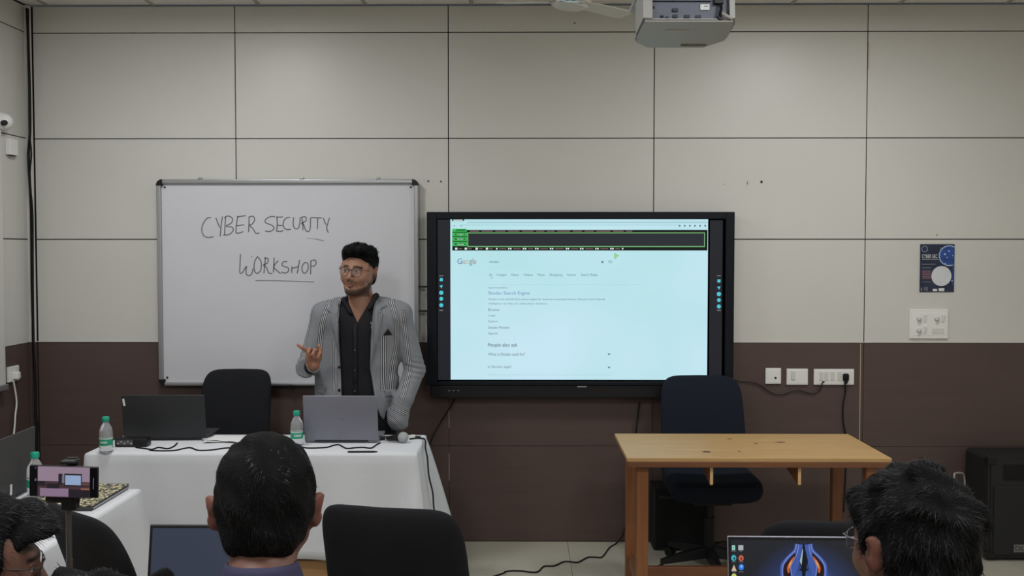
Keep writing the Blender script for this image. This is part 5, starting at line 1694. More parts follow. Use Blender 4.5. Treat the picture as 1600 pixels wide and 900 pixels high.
def add_head(F, o, R, s=1.0, neck_to=None, face=True, neck_r=(0.054, 0.060), ear=0.0):
    """head sculpted into the field; head frame: x right, -y forward, z up, origin at eye level in the skull"""
    o = np.array(o, float)
    def T(p): return o + R @ (np.array(p, float) * s)
    def E(c, r, k=0.02, op='add', R2=None):
        RR = R if R2 is None else R @ R2
        F.ell(T(c), np.array(r) * s, RR, k=k, op=op)
    def Cp(a, b, ra, rb, k=0.012, op='add'): F.cap(T(a), T(b), ra * s, rb * s, k=k, op=op)
    E((0, 0.018, 0.030), (0.076, 0.097, 0.088))
    E((0, -0.030, -0.030), (0.061, 0.056, 0.082), k=0.03)
    for sx in (-1, 1):
        Cp((sx * 0.052, 0.004, -0.052), (sx * 0.018, -0.068, -0.102), 0.020, 0.017, k=0.03)
        E((sx * 0.042, -0.056, -0.034), (0.026, 0.026, 0.028), k=0.02)
        E((sx * 0.066, -0.01, 0.01), (0.012, 0.04, 0.05), k=0.03)
    E((0, -0.076, -0.100), (0.022, 0.018, 0.018), k=0.02)
    if face:
        Cp((-0.036, -0.074, 0.022), (-0.008, -0.083, 0.019), 0.010, 0.010, k=0.014)
        Cp((0.036, -0.074, 0.022), (0.008, -0.083, 0.019), 0.010, 0.010, k=0.014)
        for sx in (-1, 1):
            E((sx * 0.031, -0.094, 0.000), (0.018, 0.014, 0.012), k=0.010, op='sub')
            E((sx * 0.031, -0.0715, 0.000), (0.0135, 0.0130, 0.0130), k=0.002)
            Cp((sx * 0.019, -0.082, 0.0068), (sx * 0.044, -0.074, 0.0058), 0.0048, 0.0042, k=0.004)
            Cp((sx * 0.019, -0.081, -0.0082), (sx * 0.043, -0.074, -0.0075), 0.0038, 0.0032, k=0.005)
        Cp((0, -0.083, 0.010), (0, -0.107, -0.034), 0.0075, 0.0115, k=0.010)
        for sx in (-1, 1):
            E((sx * 0.012, -0.097, -0.040), (0.009, 0.010, 0.008), k=0.006)
        E((0, -0.086, -0.056), (0.026, 0.012, 0.018), k=0.014)
        Cp((-0.019, -0.090, -0.0625), (0, -0.0985, -0.0600), 0.0040, 0.0055, k=0.004)
        Cp((0.019, -0.090, -0.0625), (0, -0.0985, -0.0600), 0.0040, 0.0055, k=0.004)
        Cp((-0.016, -0.090, -0.0710), (0, -0.0965, -0.0735), 0.0045, 0.0065, k=0.004)
        Cp((0.016, -0.090, -0.0710), (0, -0.0965, -0.0735), 0.0045, 0.0065, k=0.004)
        Cp((-0.019, -0.0985, -0.0668), (0.019, -0.0985, -0.0668), 0.0016, 0.0016, k=0.003, op='sub')
    for sx in (-1, 1):
        Re = rotz(sx * (0.35 + ear * 40)) @ roty(sx * 0.10) @ rotx(-0.15)
        E((sx * (0.083 + ear), 0.016, -0.006), (0.0085, 0.018, 0.031), k=0.006, R2=Re)
        E((sx * (0.087 + ear), 0.020, 0.010), (0.0075, 0.017, 0.018), k=0.006, R2=Re)
        E((sx * 0.079, 0.010, -0.028), (0.007, 0.010, 0.012), k=0.006, R2=Re)
        E((sx * (0.0955 + ear), 0.010, 0.000), (0.0085, 0.009, 0.017), k=0.005, op='sub', R2=Re)
    if neck_to is not None:
        a = T((0, 0.022, -0.060)); b = np.array(neck_to, float)
        F.cap(a, b, neck_r[0] * s, neck_r[1] * s, k=0.03)

def head_local(P, o, R, s=1.0):
    return ((P - np.array(o)) / s) @ R

def blend(col, m, c):
    m = np.clip(m, 0, 1)[:, None]
    return col * (1 - m) + np.array(c)[None] * m

def paint_head(P, o, R, s=1.0, beard=1.0, seed=1, skin=SKIN):
    q = head_local(P, o, R, s)
    x, y, z = q[:, 0], q[:, 1], q[:, 2]
    col = np.repeat(np.array(skin)[None], len(P), 0)
    n = vnoise(P, 60, seed)
    col = col * (1 + 0.06 * n)[:, None]
    near = (np.abs(x) < 0.12) & (np.abs(y) < 0.14) & (z > -0.14) & (z < 0.15)
    dark = rgb(34, 26, 24)[:3]
    # ears and cheeks redder
    ear = np.clip((np.abs(x) - 0.078) / 0.01, 0, 1) * near
    col = blend(col, 0.6 * ear, np.array(skin) * np.array((1.15, 0.82, 0.80)))
    fr = near & (y < -0.03)
    # brows
    bx = np.abs(x)
    bz = 0.0205 + 0.006 * np.sin(np.clip((bx - 0.012) / 0.036, 0, 1) * PI) - 0.003 * (bx / 0.045)
    br = np.clip(1.3 - np.abs(z - bz) / 0.0062, 0, 1) * np.clip((bx - 0.010) / 0.004, 0, 1) * np.clip((0.055 - bx) / 0.006, 0, 1) * fr
    col = blend(col, br, (0.008, 0.006, 0.005))
    # eyes
    ed = np.sqrt((bx - 0.031) ** 2 + (y + 0.0715) ** 2 + z ** 2)
    ey = (ed < 0.0142) & (np.abs(z) < 0.0052) & fr
    col[ey] = rgb(150, 140, 134)[:3]
    sx = np.sign(x)
    ir = ey & (((x - sx * 0.031 + 0.0035) ** 2 + z ** 2) < 0.0066 ** 2)
    col[ir] = rgb(36, 24, 20)[:3]
    lash = fr & (ed < 0.0165) & (z > 0.0030) & (z < 0.0075)
    col[lash] = rgb(40, 28, 26)[:3]
    # lips
    lp = fr & (np.abs(x) < 0.024) & (z < -0.0565) & (z > -0.0790) & (y < -0.086)
    lm = np.clip(1.4 - (np.abs(x) / 0.024) ** 2 - (np.abs(z + 0.067) / 0.012) ** 2, 0, 1) * lp
    col = blend(col, 0.8 * lm, rgb(124, 78, 70)[:3])
    # beard along the jaw, chin, moustache
    if beard > 0:
        zj = np.interp(y, [-0.12, -0.085, -0.06, -0.03, -0.012, 0.0, 0.012], [-0.086, -0.085, -0.080, -0.066, -0.040, 0.000, 0.025])
        jaw = np.clip((zj - z) / 0.010, 0, 1) * np.clip((0.016 - y) / 0.008, 0, 1) * near * np.clip((z + 0.132) / 0.01, 0, 1)
        side = jaw
        mo = np.clip(1 - np.abs(z + 0.0535 + 0.12 * np.maximum(bx - .008, 0)) / 0.0058, 0, 1) * np.clip((0.033 - bx) / 0.006, 0, 1) * fr * (z < -0.046)
        corner = np.clip(1 - np.abs(bx - 0.030) / 0.006, 0, 1) * np.clip((-0.055 - z) / 0.006, 0, 1) * (z > -0.085) * fr
        soul = np.clip(1 - np.abs(x) / 0.010, 0, 1) * ((z < -0.079) & (z > -0.09)) * fr
        m = np.maximum.reduce([jaw * 0.92, side * 0.75, mo * 0.95, corner * 0.4, soul * 0.5]) * (0.85 + 0.15 * n)
        col = blend(col, m * beard, rgb(38, 28, 26)[:3])
    return col

def hair_mesh(name, o, R, s, mode, seed=3, vox=0.004, puff=0.0):
    """closed hair volume fitted to the skull"""
    o = np.array(o, float)
    r = 0.15 * s
    if mode == 'quiff': r = 0.16 * s
    xs = axis(o[0] - r, o[0] + r, vox); ys = axis(o[1] - r, o[1] + r, vox); zs = axis(o[2] - r, o[2] + r * 1.15, vox)
    F = Field(xs, ys, zs)
    def T(p): return o + R @ (np.array(p, float) * s)
    g = 0.010 + puff
    F.ell(T((0, 0.020, 0.034)), np.array((0.078 + g, 0.100 + g, 0.089 + g * 1.2)) * s, R, k=0.01)
    F.ell(T((0, 0.062, -0.020)), np.array((0.066 + g * .6, 0.055 + g * .7, 0.066)) * s, R, k=0.02)
    if mode == 'quiff':
        for c, rr in (((-0.040, -0.060, 0.094), (0.030, 0.034, 0.026)), ((-0.005, -0.066, 0.100), (0.036, 0.034, 0.030)), ((0.034, -0.050, 0.100), (0.036, 0.040, 0.028)), ((0.0, 0.0, 0.112), (0.062, 0.062, 0.030)), ((0.045, 0.0, 0.092), (0.042, 0.06, 0.034)), ((-0.045, 0.0, 0.088), (0.036, 0.06, 0.032))):
            F.ell(T(c), np.array(rr) * s, R, k=0.014)
    if mode == 'messy':
        rs = np.random.RandomState(seed)
        for i in range(26):
            a = rs.uniform(0, 2 * PI); e = rs.uniform(0.1, 1.3)
            c = np.array((0.080 * math.cos(a) * math.cos(e), 0.02 + 0.10 * math.sin(a) * math.cos(e), 0.045 + 0.085 * math.sin(e)))
            F.ell(T(c), np.array((rs.uniform(.018, .032),) * 2 + (rs.uniform(.014, .024),)) * s, R @ rotz(a), k=0.012)
    if mode == 'front_tuft':
        for c, rr in (((0.0, -0.070, 0.080), (0.058, 0.040, 0.032)), ((0.028, -0.078, 0.072), (0.038, 0.036, 0.020)), ((-0.028, -0.078, 0.072), (0.038, 0.036, 0.020))):
            F.ell(T(c), np.array(rr) * s, R, k=0.014)
    X = xs[:, None, None] - o[0]; Y = ys[None, :, None] - o[1]; Z = zs[None, None, :] - o[2]
    qx = (X * R[0][0] + Y * R[1][0] + Z * R[2][0]) / s
    qy = (X * R[0][1] + Y * R[1][1] + Z * R[2][1]) / s
    qz = (X * R[0][2] + Y * R[1][2] + Z * R[2][2]) / s
    rs = np.random.RandomState(seed)
    nz = 0
    for i in range(10):
        k = rs.randn(3); k /= np.linalg.norm(k); f = rs.uniform(60, 190)
        nz = nz + np.sin((qx * k[0] + qy * k[1] + qz * k[2]) * f + rs.rand() * 6.28)
    F.D += (nz * (0.0011 if mode == 'short' else 0.0019)).astype(np.float32)
    if mode == 'quiff':
        ky = [-0.14, -0.085, -0.062, -0.050, -0.030, -0.024, -0.006, 0.004, 0.03, 0.07, 0.12]
        kz = [0.076, 0.070, 0.066, 0.050, 0.030, -0.006, -0.012, 0.012, -0.03, -0.068, -0.075]
    else:
        ky = [-0.14, -0.085, -0.062, -0.050, -0.030, -0.024, -0.004, 0.004, 0.03, 0.06, 0.12]
        kz = [0.072, 0.064, 0.056, 0.040, 0.020, -0.020, -0.026, 0.010, -0.045, -0.082, -0.09]
    zmin = np.interp(qy, ky, kz)
    cut = (zmin - qz) * 0.75
    if mode == 'front_tuft':
        cut = np.where((qy < -0.07) & (qz > 0.058), -0.05, cut)
    D = np.maximum(F.D, cut.astype(np.float32))
    # clear the ears
    for sx in (-1, 1):
        ex = np.sqrt(((qx - sx * 0.094) / 0.016) ** 2 + ((qy - 0.016) / 0.024) ** 2 + ((qz + 0.004) / 0.036) ** 2)
        D = np.maximum(D, ((1 - ex) * 0.014).astype(np.float32))
    F.D = D
    return F.mesh(name)

m_hair = mat('black_hair', rgb(11, 11, 12), rough=0.8, spec=0.12, bump=0.3, bscale=260)
m_hair_s = mat('black_hair_strands', rgb(16, 15, 16), rough=0.42, spec=0.42)
m_hair_b = mat('dark_hair_strands_dull', rgb(20, 20, 22), rough=0.55, spec=0.3)

def strands(name, me, P, o, R, s, count, length, width, parent, m, whorl=(0.0, 0.085, 0.075), lift=0.25, seed=1, messy=0.3, mode='short', loc=None):
    """thin tapered hair blades growing from the hair volume; one mesh"""
    rs = np.random.RandomState(seed)
    N = np.zeros(len(me.vertices) * 3, np.float32)
    me.vertices.foreach_get('normal', N); N = N.reshape(-1, 3)
    q = head_local(P, o, R, s)
    cand = np.nonzero((q[:, 2] > -0.085) & ((N @ (R @ np.array([0, 0, 1.0]))) > -0.6))[0]
    idx = rs.choice(cand, count)
    w = np.array(o) + R @ (np.array(whorl) * s)
    V, Fc = [], []
    seg = 4
    for i in idx:
        p = P[i].copy(); n = N[i]
        d = p - w
        d -= n * (d @ n)
        L = np.linalg.norm(d)
        d = d / max(L, 1e-4)
        tang = np.cross(n, d)
        if mode == 'quiff' and q[i, 2] > 0.05:
            up = R @ np.array([rs.uniform(-.3, .3), -0.5, 0.75]); d = up - n * (up @ n); d /= max(np.linalg.norm(d), 1e-4)
            lf = lift + 0.6
        elif mode == 'front' and q[i, 1] < -0.04 and q[i, 2] > 0.03:
            up = R @ np.array([rs.uniform(-.4, .4), -1, -0.1]); d = up / np.linalg.norm(up); lf = 0.3
        else:
            lf = lift
        d = d + tang * (0.45 if L < 0.05 else 0.15) + rs.randn(3) * messy * 0.5 + n * lf * rs.uniform(0.3, 1.3)
        d /= np.linalg.norm(d)
        ln = length * rs.uniform(0.5, 1.25)
        grav = R @ np.array([0, 0, -1.0])
        side = np.cross(d, n); sn = np.linalg.norm(side)
        side = side / sn if sn > 1e-4 else tang
        b = len(V)
        p0 = p - n * 0.0015
        for k in range(seg + 1):
            t = k / seg
            c = p0 + d * ln * t + grav * ln * 0.25 * t * t - n * ln * 0.15 * t * t + n * 0.0006
            ww = width * (1 - 0.85 * t)
            V.append(c - side * ww / 2); V.append(c + side * ww / 2)
        for k in range(seg):
            a = b + 2 * k
            Fc.append((a, a + 1, a + 3, a + 2))
    m2 = bpy.data.meshes.new(name)
    m2.from_pydata([tuple(v) for v in V], [], Fc)
    m2.polygons.foreach_set('use_smooth', [True] * len(m2.polygons))
    ob = link(name, m2, m, parent, loc=loc)
    ob['kind'] = 'stuff'
    return ob

def glasses(parent, o, R, s, m, round_=True, rim=0.0012, lens=True, w=0.024, h=0.021):
    o = np.array(o, float)
    g = bpy.data.objects.new('glasses', None); C.objects.link(g); g.parent = parent
    g.empty_display_size = 0.02
    def T(p): return Vector(o + R @ (np.array(p, float) * s))
    for sx in (-1, 1):
        pts = []
        for i in range(28):
            a = 2 * PI * i / 28
            ca, sa = math.cos(a), math.sin(a)
            e = 2 / (2.2 if round_ else 3.2)
            x = sx * 0.032 + w * math.copysign(abs(ca) ** e, ca)
            z = -0.004 + h * math.copysign(abs(sa) ** e, sa)
            pts.append(T((x, -0.1005 + 0.35 * max(abs(x) - 0.03, 0), z)))
        bm = bmesh.new(); tube(bm, pts, rim, 6, closed=True); obj('rim', bm, m, g, smooth='all')
        if lens:
            bm = bmesh.new(); bm.faces.new([bm.verts.new(p) for p in pts]); bmesh.ops.triangulate(bm, faces=bm.faces[:]); obj('lens', bm, m_lens, g)
        bm = bmesh.new(); tube(bm, [T((sx * 0.055, -0.094, 0.008)), T((sx * 0.070, -0.085, 0.009)), T((sx * 0.077, -0.06, 0.008)), T((sx * 0.0805, 0.0, 0.008)), T((sx * 0.083, 0.014, 0.006)), T((sx * 0.084, 0.03, -0.015))], rim, 6)
        obj('temple', bm, m, g, smooth='all')
    bm = bmesh.new(); tube(bm, [T((-0.0085, -0.1005, 0.004)), T((0, -0.103, 0.006)), T((0.0085, -0.1005, 0.004))], rim, 6)
    tube(bm, [T((-0.016, -0.1005, 0.0145)), T((0, -0.101, 0.0150)), T((0.016, -0.1005, 0.0145))], rim * 0.8, 6)
    obj('bridge', bm, m, g, smooth='all')
    return g
m_lens = mat('lens_glass', (0.9, 0.93, 0.96, 1), rough=0.08, ior=1.1, alpha=0.05, spec=0.1)
m_gold = mat('glasses_metal', rgb(88, 76, 64), rough=0.3, metal=0.7)
m_skin = mat('skin', rgb(150, 110, 90), rough=0.52, attr='albedo', spec=0.4, bump=0.05, bscale=220)
for mm in (m_skin,):
    b_ = mm.node_tree.nodes['Principled BSDF']
    b_.inputs['Subsurface Weight'].default_value = 0.0

def add_hand(F, wrist, Rh, s=1.0, side=1, curls=(0.3, 0.35, 0.4, 0.45), thumb=0.4, spread=0.06, k=0.005):
    """hand frame: +y along the fingers, +z out of the back of the hand, +x towards the thumb (times side)"""
    wrist = np.array(wrist, float)
    def T(p): return wrist + Rh @ (np.array((p[0] * side, p[1], p[2]), float) * s)
    F.ell(T((0.0, 0.045, 0.0)), np.array((0.040, 0.050, 0.0155)) * s, Rh, k=0.008)
    F.cap(T((-0.022, 0.02, 0)), T((-0.028, 0.080, 0)), 0.014 * s, 0.012 * s, k=0.008)
    F.cap(T((0.018, 0.02, 0)), T((0.026, 0.084, 0)), 0.015 * s, 0.012 * s, k=0.008)
    F.cap(T((0, -0.03, 0)), T((0, 0.02, 0)), 0.026 * s, 0.026 * s, k=0.012)
    L = [(0.040, 0.024, 0.020), (0.044, 0.028, 0.021), (0.041, 0.026, 0.020), (0.033, 0.020, 0.018)]
    xs_ = [0.029, 0.0095, -0.010, -0.029]
    for i in range(4):
        base = np.array((xs_[i], 0.082 - 0.006 * abs(i - 1), 0.001))
        a = curls[i]
        if isinstance(a, (int, float)): a = (a, a * 1.2, a * 0.9)
        ang = 0; p = base; r = 0.0093 if i < 3 else 0.0082
        dxs = (xs_[i]) * spread / 0.03
        for j, l in enumerate(L[i]):
            ang += a[j]
            d = np.array((dxs * 0.5, math.cos(ang), -math.sin(ang))); d /= np.linalg.norm(d)
            q = p + d * l
            F.cap(T(p), T(q), r * s, (r - 0.0009) * s, k=0.003)
            p = q; r -= 0.0009
    b = np.array((0.030, 0.018, -0.004)); a1 = np.array((0.052, 0.048, -0.012 - 0.01 * thumb)); a2 = a1 + np.array((0.012 - 0.016 * thumb, 0.030, -0.006 - 0.012 * thumb)); a3 = a2 + np.array((0.0 - 0.014 * thumb, 0.024, -0.006 * thumb))
    F.cap(T(b), T(a1), 0.0150 * s, 0.0115 * s, k=0.010)
    F.cap(T(a1), T(a2), 0.0115 * s, 0.0100 * s, k=0.003)
    F.cap(T(a2), T(a3), 0.0100 * s, 0.0082 * s, k=0.003)

# ---------------------------------------------------------------- the presenter
MAN_Y = 5.12
man_o = Vector((at(565, 600, MAN_Y).x, MAN_Y, 0))
def L(px, py, dy=0.0):
    """local point of the man, dy = distance towards the wall from his centre plane"""
    return np.array(at(px, py, MAN_Y + dy) - man_o)
man = thing('person', 'man in striped grey blazer and black shirt standing behind the white table, gesturing', 'person', man_o)
HO = L(560, 423.5, -0.015)
HR = rotz(math.radians(-15)) @ roty(math.radians(3.5)) @ rotx(math.radians(-1.0))
HSC = 1.03
NECK = L(566, 478, 0.015)
SHR, SHL = L(503, 490, 0.01), L(628, 490, 0.01)       # image left = his right
ELR, ELL_ = L(480, 572, -0.02), L(652, 578, 0.03)
WRR = L(487, 570, -0.235)
WRL = L(619, 630, 0.0)
HIP = L(566, 640, 0.0)
ZW = HIP[2]

# body (skin), one continuous figure
hx, hy, hz = HO
xs = axis(-0.42, 0.42, 0.011, [(hx - 0.11, hx + 0.11, 0.0030), (WRR[0] - 0.09, WRR[0] + 0.09, 0.0034)])
ys = axis(-0.46, 0.22, 0.011, [(hy - 0.13, hy + 0.13, 0.0030), (WRR[1] - 0.08, WRR[1] + 0.07, 0.0036)])
zs = axis(0.0, 1.80, 0.012, [(hz - 0.15, hz + 0.14, 0.0030), (WRR[2] - 0.05, WRR[2] + 0.16, 0.0034)])
F = Field(xs, ys, zs)
add_head(F, HO, HR, HSC, neck_to=NECK, neck_r=(0.056, 0.062))
def torso(F, g=0.0, k=0.05, low=True):
    c = NECK
    F.ell((c[0], 0.02, 1.27), (0.155 + g, 0.105 + g, 0.17 + g), k=k)
    F.ell((c[0], 0.015, 1.10), (0.142 + g, 0.100 + g, 0.17 + g), k=k)
    F.ell((c[0], 0.015, 0.95), (0.150 + g, 0.105 + g, 0.13 + g), k=k)
    F.cap(SHR + (0.03, 0, -0.015), SHL + (-0.03, 0, -0.015), 0.052 + g, 0.052 + g, k=k)
    F.cap((c[0] - 0.04, 0.015, 1.40), (c[0] + 0.04, 0.015, 1.40), 0.055 + g, 0.055 + g, k=k)
torso(F, -0.012)
for a, b, c_ in ((SHR, ELR, WRR), (SHL, ELL_, WRL)):
    F.cap(a, b, 0.043, 0.036, k=0.03); F.cap(b, c_, 0.036, 0.025, k=0.012)
for sx in (-1, 1):
    F.cap((NECK[0] + sx * 0.085, 0.015, 0.90), (NECK[0] + sx * 0.10, 0.01, 0.50), 0.078, 0.054, k=0.03)
    F.cap((NECK[0] + sx * 0.10, 0.01, 0.50), (NECK[0] + sx * 0.11, 0.03, 0.09), 0.050, 0.034, k=0.02)
    F.cap((NECK[0] + sx * 0.11, 0.04, 0.05), (NECK[0] + sx * 0.12, -0.10, 0.035), 0.036, 0.028, k=0.02)
# right hand: index points left (image), other fingers loosely closed
def basis(y, z):
    y = np.array(y, float); y /= np.linalg.norm(y); z = np.array(z, float); z -= y * (y @ z); z /= np.linalg.norm(z)
    x = np.cross(y, z)
    return np.stack([x, y, z], 1)
HB = basis((-0.10, -0.15, 0.98), (0.1, -0.98, -0.1))
hand_w = L(491, 571, -0.275)
def T_h(p): return hand_w + HB @ np.array(p, float)
# palm and fingers written out for the gesture (local axes: x to image side, y up, z to the camera)
F.cap(WRR, hand_w, 0.027, 0.027, k=0.015)
F.ell(T_h((0.0, 0.040, 0.0)), (0.040, 0.044, 0.020), HB, k=0.010)
hp = lambda px, py, d: L(px, py, d)
# index: knuckle -> tip towards the upper left
for pts, rr in (([hp(483, 551, -0.30), hp(478, 547.5, -0.32), hp(471.5, 543, -0.335), hp(465.5, 539, -0.34)], (0.0105, 0.0098, 0.0090, 0.0075)),
                ([hp(489, 548, -0.315), hp(484, 545.5, -0.345), hp(481.5, 551, -0.36), hp(485, 556, -0.352)], (0.0105, 0.0098, 0.0090, 0.0080)),
                ([hp(495, 547.5, -0.315), hp(491.5, 547.5, -0.350), hp(488.5, 554, -0.362), hp(491, 559, -0.350)], (0.0102, 0.0096, 0.0088, 0.0078)),
                ([hp(501, 551, -0.305), hp(500, 552, -0.338), hp(496.5, 558, -0.348), hp(497, 562, -0.338)], (0.0094, 0.0088, 0.0080, 0.0072)),
                ([hp(492, 563, -0.285), hp(499.5, 554, -0.278), hp(500.5, 546, -0.272), hp(497.5, 540.5, -0.276)], (0.0140, 0.0122, 0.0105, 0.0085))):
    for a, b, r0, r1 in zip(pts, pts[1:], rr, rr[1:]):
        F.cap(a, b, r0, r1, k=0.004)
# left hand, resting in the trouser pocket
HL = basis((-0.45, -0.1, -0.9), (0.2, -0.9, 0.1))
add_hand(F, WRL, HL, 0.9, side=-1, curls=(0.3, 0.3, 0.3, 0.3))
me, P = F.mesh('body')
col = paint_head(P, HO, HR, HSC, beard=1.0)
hd = np.linalg.norm(P - hand_w, axis=1) < 0.16
col[hd] *= np.array([1.05, 0.98, 0.95])
fing = np.clip(1 - np.linalg.norm(P - hp(468, 541, -0.337), axis=1) / 0.03, 0, 1)
col = blend(col, fing * 0.5, rgb(200, 110, 100)[:3])
vattr(me, 'albedo', col)
body = link('body', me, m_skin, man)

# hair
hm, hP = hair_mesh('hair', HO, HR, HSC, 'quiff', seed=11, vox=0.0035)
hob = link('hair', hm, m_hair, man)
strands('hair_strands', hm, hP, HO, HR, HSC, 3500, 0.020, 0.0016, hob, m_hair_s, mode='quiff', lift=0.15, seed=4)
glasses(man, HO, HR, HSC, m_gold, round_=True, rim=0.0016, w=0.0255, h=0.0215)

# shirt
xs = axis(-0.30, 0.32, 0.0055); ys = axis(-0.22, 0.22, 0.0055); zs = axis(0.84, 1.52, 0.0055)
F = Field(xs, ys, zs)
torso(F, 0.004)
# collar: ring around the neck that opens in a V
cc = NECK
F.cap((cc[0] - 0.060, 0.045, 1.452), (cc[0] + 0.060, 0.045, 1.455), 0.016, 0.016, k=0.012)
F.cap((cc[0] + 0.062, 0.04, 1.455), L(588, 462, -0.045), 0.014, 0.013, k=0.010)
F.cap(L(588, 462, -0.045), L(577, 482, -0.078), 0.013, 0.011, k=0.010)
F.cap((cc[0] - 0.062, 0.04, 1.452), L(537, 469, -0.050), 0.014, 0.013, k=0.010)
F.cap(L(537, 469, -0.050), L(548, 488, -0.080), 0.013, 0.011, k=0.010)
# V opening and neck hole
X = xs[:, None, None]; Y = ys[None, :, None]; Z = zs[None, None, :]
vtip = L(562, 503, 0)
va, vb = L(546, 470, 0), L(580, 466, 0)
hw = np.interp(Z, [vtip[2], va[2], 1.52], [0.0, (vb[0] - va[0]) / 2, 0.075])
cxv = np.interp(Z, [vtip[2], va[2]], [vtip[0], (va[0] + vb[0]) / 2])
dV = np.maximum(np.maximum(np.abs(X - cxv) - hw, vtip[2] - Z), Y - 0.0)
F.D = np.maximum(F.D, -np.broadcast_to(dV, F.D.shape).astype(np.float32))
rn = np.sqrt((X - cc[0] - 0.0) ** 2 + (Y - 0.012) ** 2) - 0.066
dn = np.maximum(rn, 1.40 - Z)
F.D = np.maximum(F.D, -np.broadcast_to(dn, F.D.shape).astype(np.float32))
zt = np.broadcast_to(0.875 - Z, F.D.shape)
F.D = np.maximum(F.D, zt.astype(np.float32))
me, P = F.mesh('shirt')
m_shirt = mat('black_shirt', rgb(22, 22, 27), rough=0.75, bump=0.25, bscale=22, spec=0.3)
shirt = link('shirt', me, m_shirt, man)
bvh_shirt = BVHTree.FromObject(shirt, bpy.context.evaluated_depsgraph_get()) if False else None

def bvh_of(me):
    vs = [v.co.copy() for v in me.vertices]
    return BVHTree.FromPolygons(vs, [tuple(p.vertices) for p in me.polygons])
B_shirt = bvh_of(me)
def drape(bv, x, z, off=0.0012, y0=-0.6):
    h = bv.ray_cast(Vector((x, y0, z)), Vector((0, 1, 0)))
    if h[0] is None or h[0].y > 0.0:
        nr = bv.find_nearest(Vector((x, -0.10, z)))
        if nr[0] is not None:
            return nr[0] + nr[1] * 0.001
    y = h[0].y if h[0] is not None else -0.08
    return Vector((x, y - off, z))

# trousers and shoes (mostly behind the table)
xs = axis(-0.30, 0.32, 0.011); ys = axis(-0.22, 0.22, 0.011); zs = axis(0.06, 1.0, 0.011)
F = Field(xs, ys, zs)
F.ell((cc[0], 0.015, 0.89), (0.160, 0.118, 0.10), k=0.03)
for sx in (-1, 1):
    F.cap((cc[0] + sx * 0.085, 0.015, 0.88), (cc[0] + sx * 0.10, 0.01, 0.50), 0.095, 0.076, k=0.03)
    F.cap((cc[0] + sx * 0.10, 0.01, 0.50), (cc[0] + sx * 0.11, 0.03, 0.10), 0.076, 0.062, k=0.02)
F.D = np.maximum(F.D, np.broadcast_to(zs[None, None, :] - 0.905, F.D.shape).astype(np.float32))
me, P = F.mesh('trousers')
m_trs = mat('black_trousers', rgb(18, 18, 21), rough=0.8, spec=0.3)
link('trousers', me, m_trs, man)
m_leather = mat('black_leather', rgb(20, 18, 18), rough=0.35)
for sx in (-1, 1):
    bm = bmesh.new()
    c0 = Vector((cc[0] + sx * 0.115, -0.03, 0.0))
    pillow(bm, 0.105, 0.29, 0.085, n=24, rings=6, ex=2.6, m=Matrix.Translation(c0 + Vector((0, 0, 0.045))) @ Euler((PI / 2, 0, 0)).to_matrix().to_4x4())
    for v in bm.verts:
        v.co.z = max(v.co.z, 0.002)
    obj('shoe', bm, m_leather, man, smooth='all')
# belt with buckle
bm = bmesh.new()
pts = [(cc[0] + 0.163 * math.cos(2 * PI * i / 40), 0.015 + 0.122 * math.sin(2 * PI * i / 40), 0.895) for i in range(40)]
for dz in (-0.014, 0, 0.014):
    tube(bm, [(p[0], p[1], p[2] + dz) for p in pts], 0.009, 6, closed=True)
belt = obj('belt', bm, m_leather, man, smooth='all')
q = L(568, 629, -0.112)
bm = bmesh.new(); box(bm, (q[0], -0.118, 0.897), (0.040, 0.006, 0.030), 0.002); obj('buckle', bm, m_chrome, belt)

# blazer
stripes = []
def stripe(pts): stripes.append([(L(a, b, 0)[0], L(a, b, 0)[2]) for a, b in pts])
stripe([(526.5, 532), (527, 560), (527, 660)])
stripe([(519, 466), (511, 490), (506, 509), (503, 534), (501, 560)])
stripe([(531, 470), (529.5, 500)])
stripe([(612, 470), (619, 488), (622.5, 505), (621, 540), (615, 570), (612, 600), (611, 640)])
stripe([(602, 523), (602, 560), (601.5, 604)])
sl_l = []
def stripe_l(pts): sl_l.append([(L(a, b, 0)[0], L(a, b, 0)[2]) for a, b in pts])
stripe_l([(631, 488), (634, 515), (638, 549), (641, 577), (634, 612), (630, 622)])
stripe_l([(610, 628), (622, 632), (637, 641)])
stripe_l([(606, 645), (618, 650), (637, 669)])
sl_r = []
def stripe_r(pts): sl_r.append([(L(a, b, 0)[0], L(a, b, 0)[2]) for a, b in pts])
stripe_r([(488, 478), (484, 500), (479.5, 530), (478, 550)])
stripe_r([(458, 578), (474, 580), (488, 584)])
stripe_r([(470, 487), (466, 520), (463, 560)])

xs = axis(-0.42, 0.38, 0.0048); ys = axis(-0.34, 0.20, 0.0052); zs = axis(0.68, 1.54, 0.0050)
F = Field(xs, ys, zs)
torso(F, 0.020, k=0.04)
# skirt of the blazer and padded shoulders
F.ell((cc[0] - 0.01, 0.01, 0.86), (0.176, 0.128, 0.20), k=0.05)
F.cap(SHR + (0.00, 0, 0.008), SHR + (0.08, 0.0, 0.040), 0.052, 0.045, k=0.03)
F.cap(SHL + (-0.00, 0, 0.008), SHL + (-0.08, 0.0, 0.040), 0.052, 0.045, k=0.03)
F.cap(L(510, 510, 0.02), L(512, 650, 0.01), 0.060, 0.068, k=0.05)
F.cap(L(612, 510, 0.02), L(606, 600, 0.02), 0.055, 0.055, k=0.05)
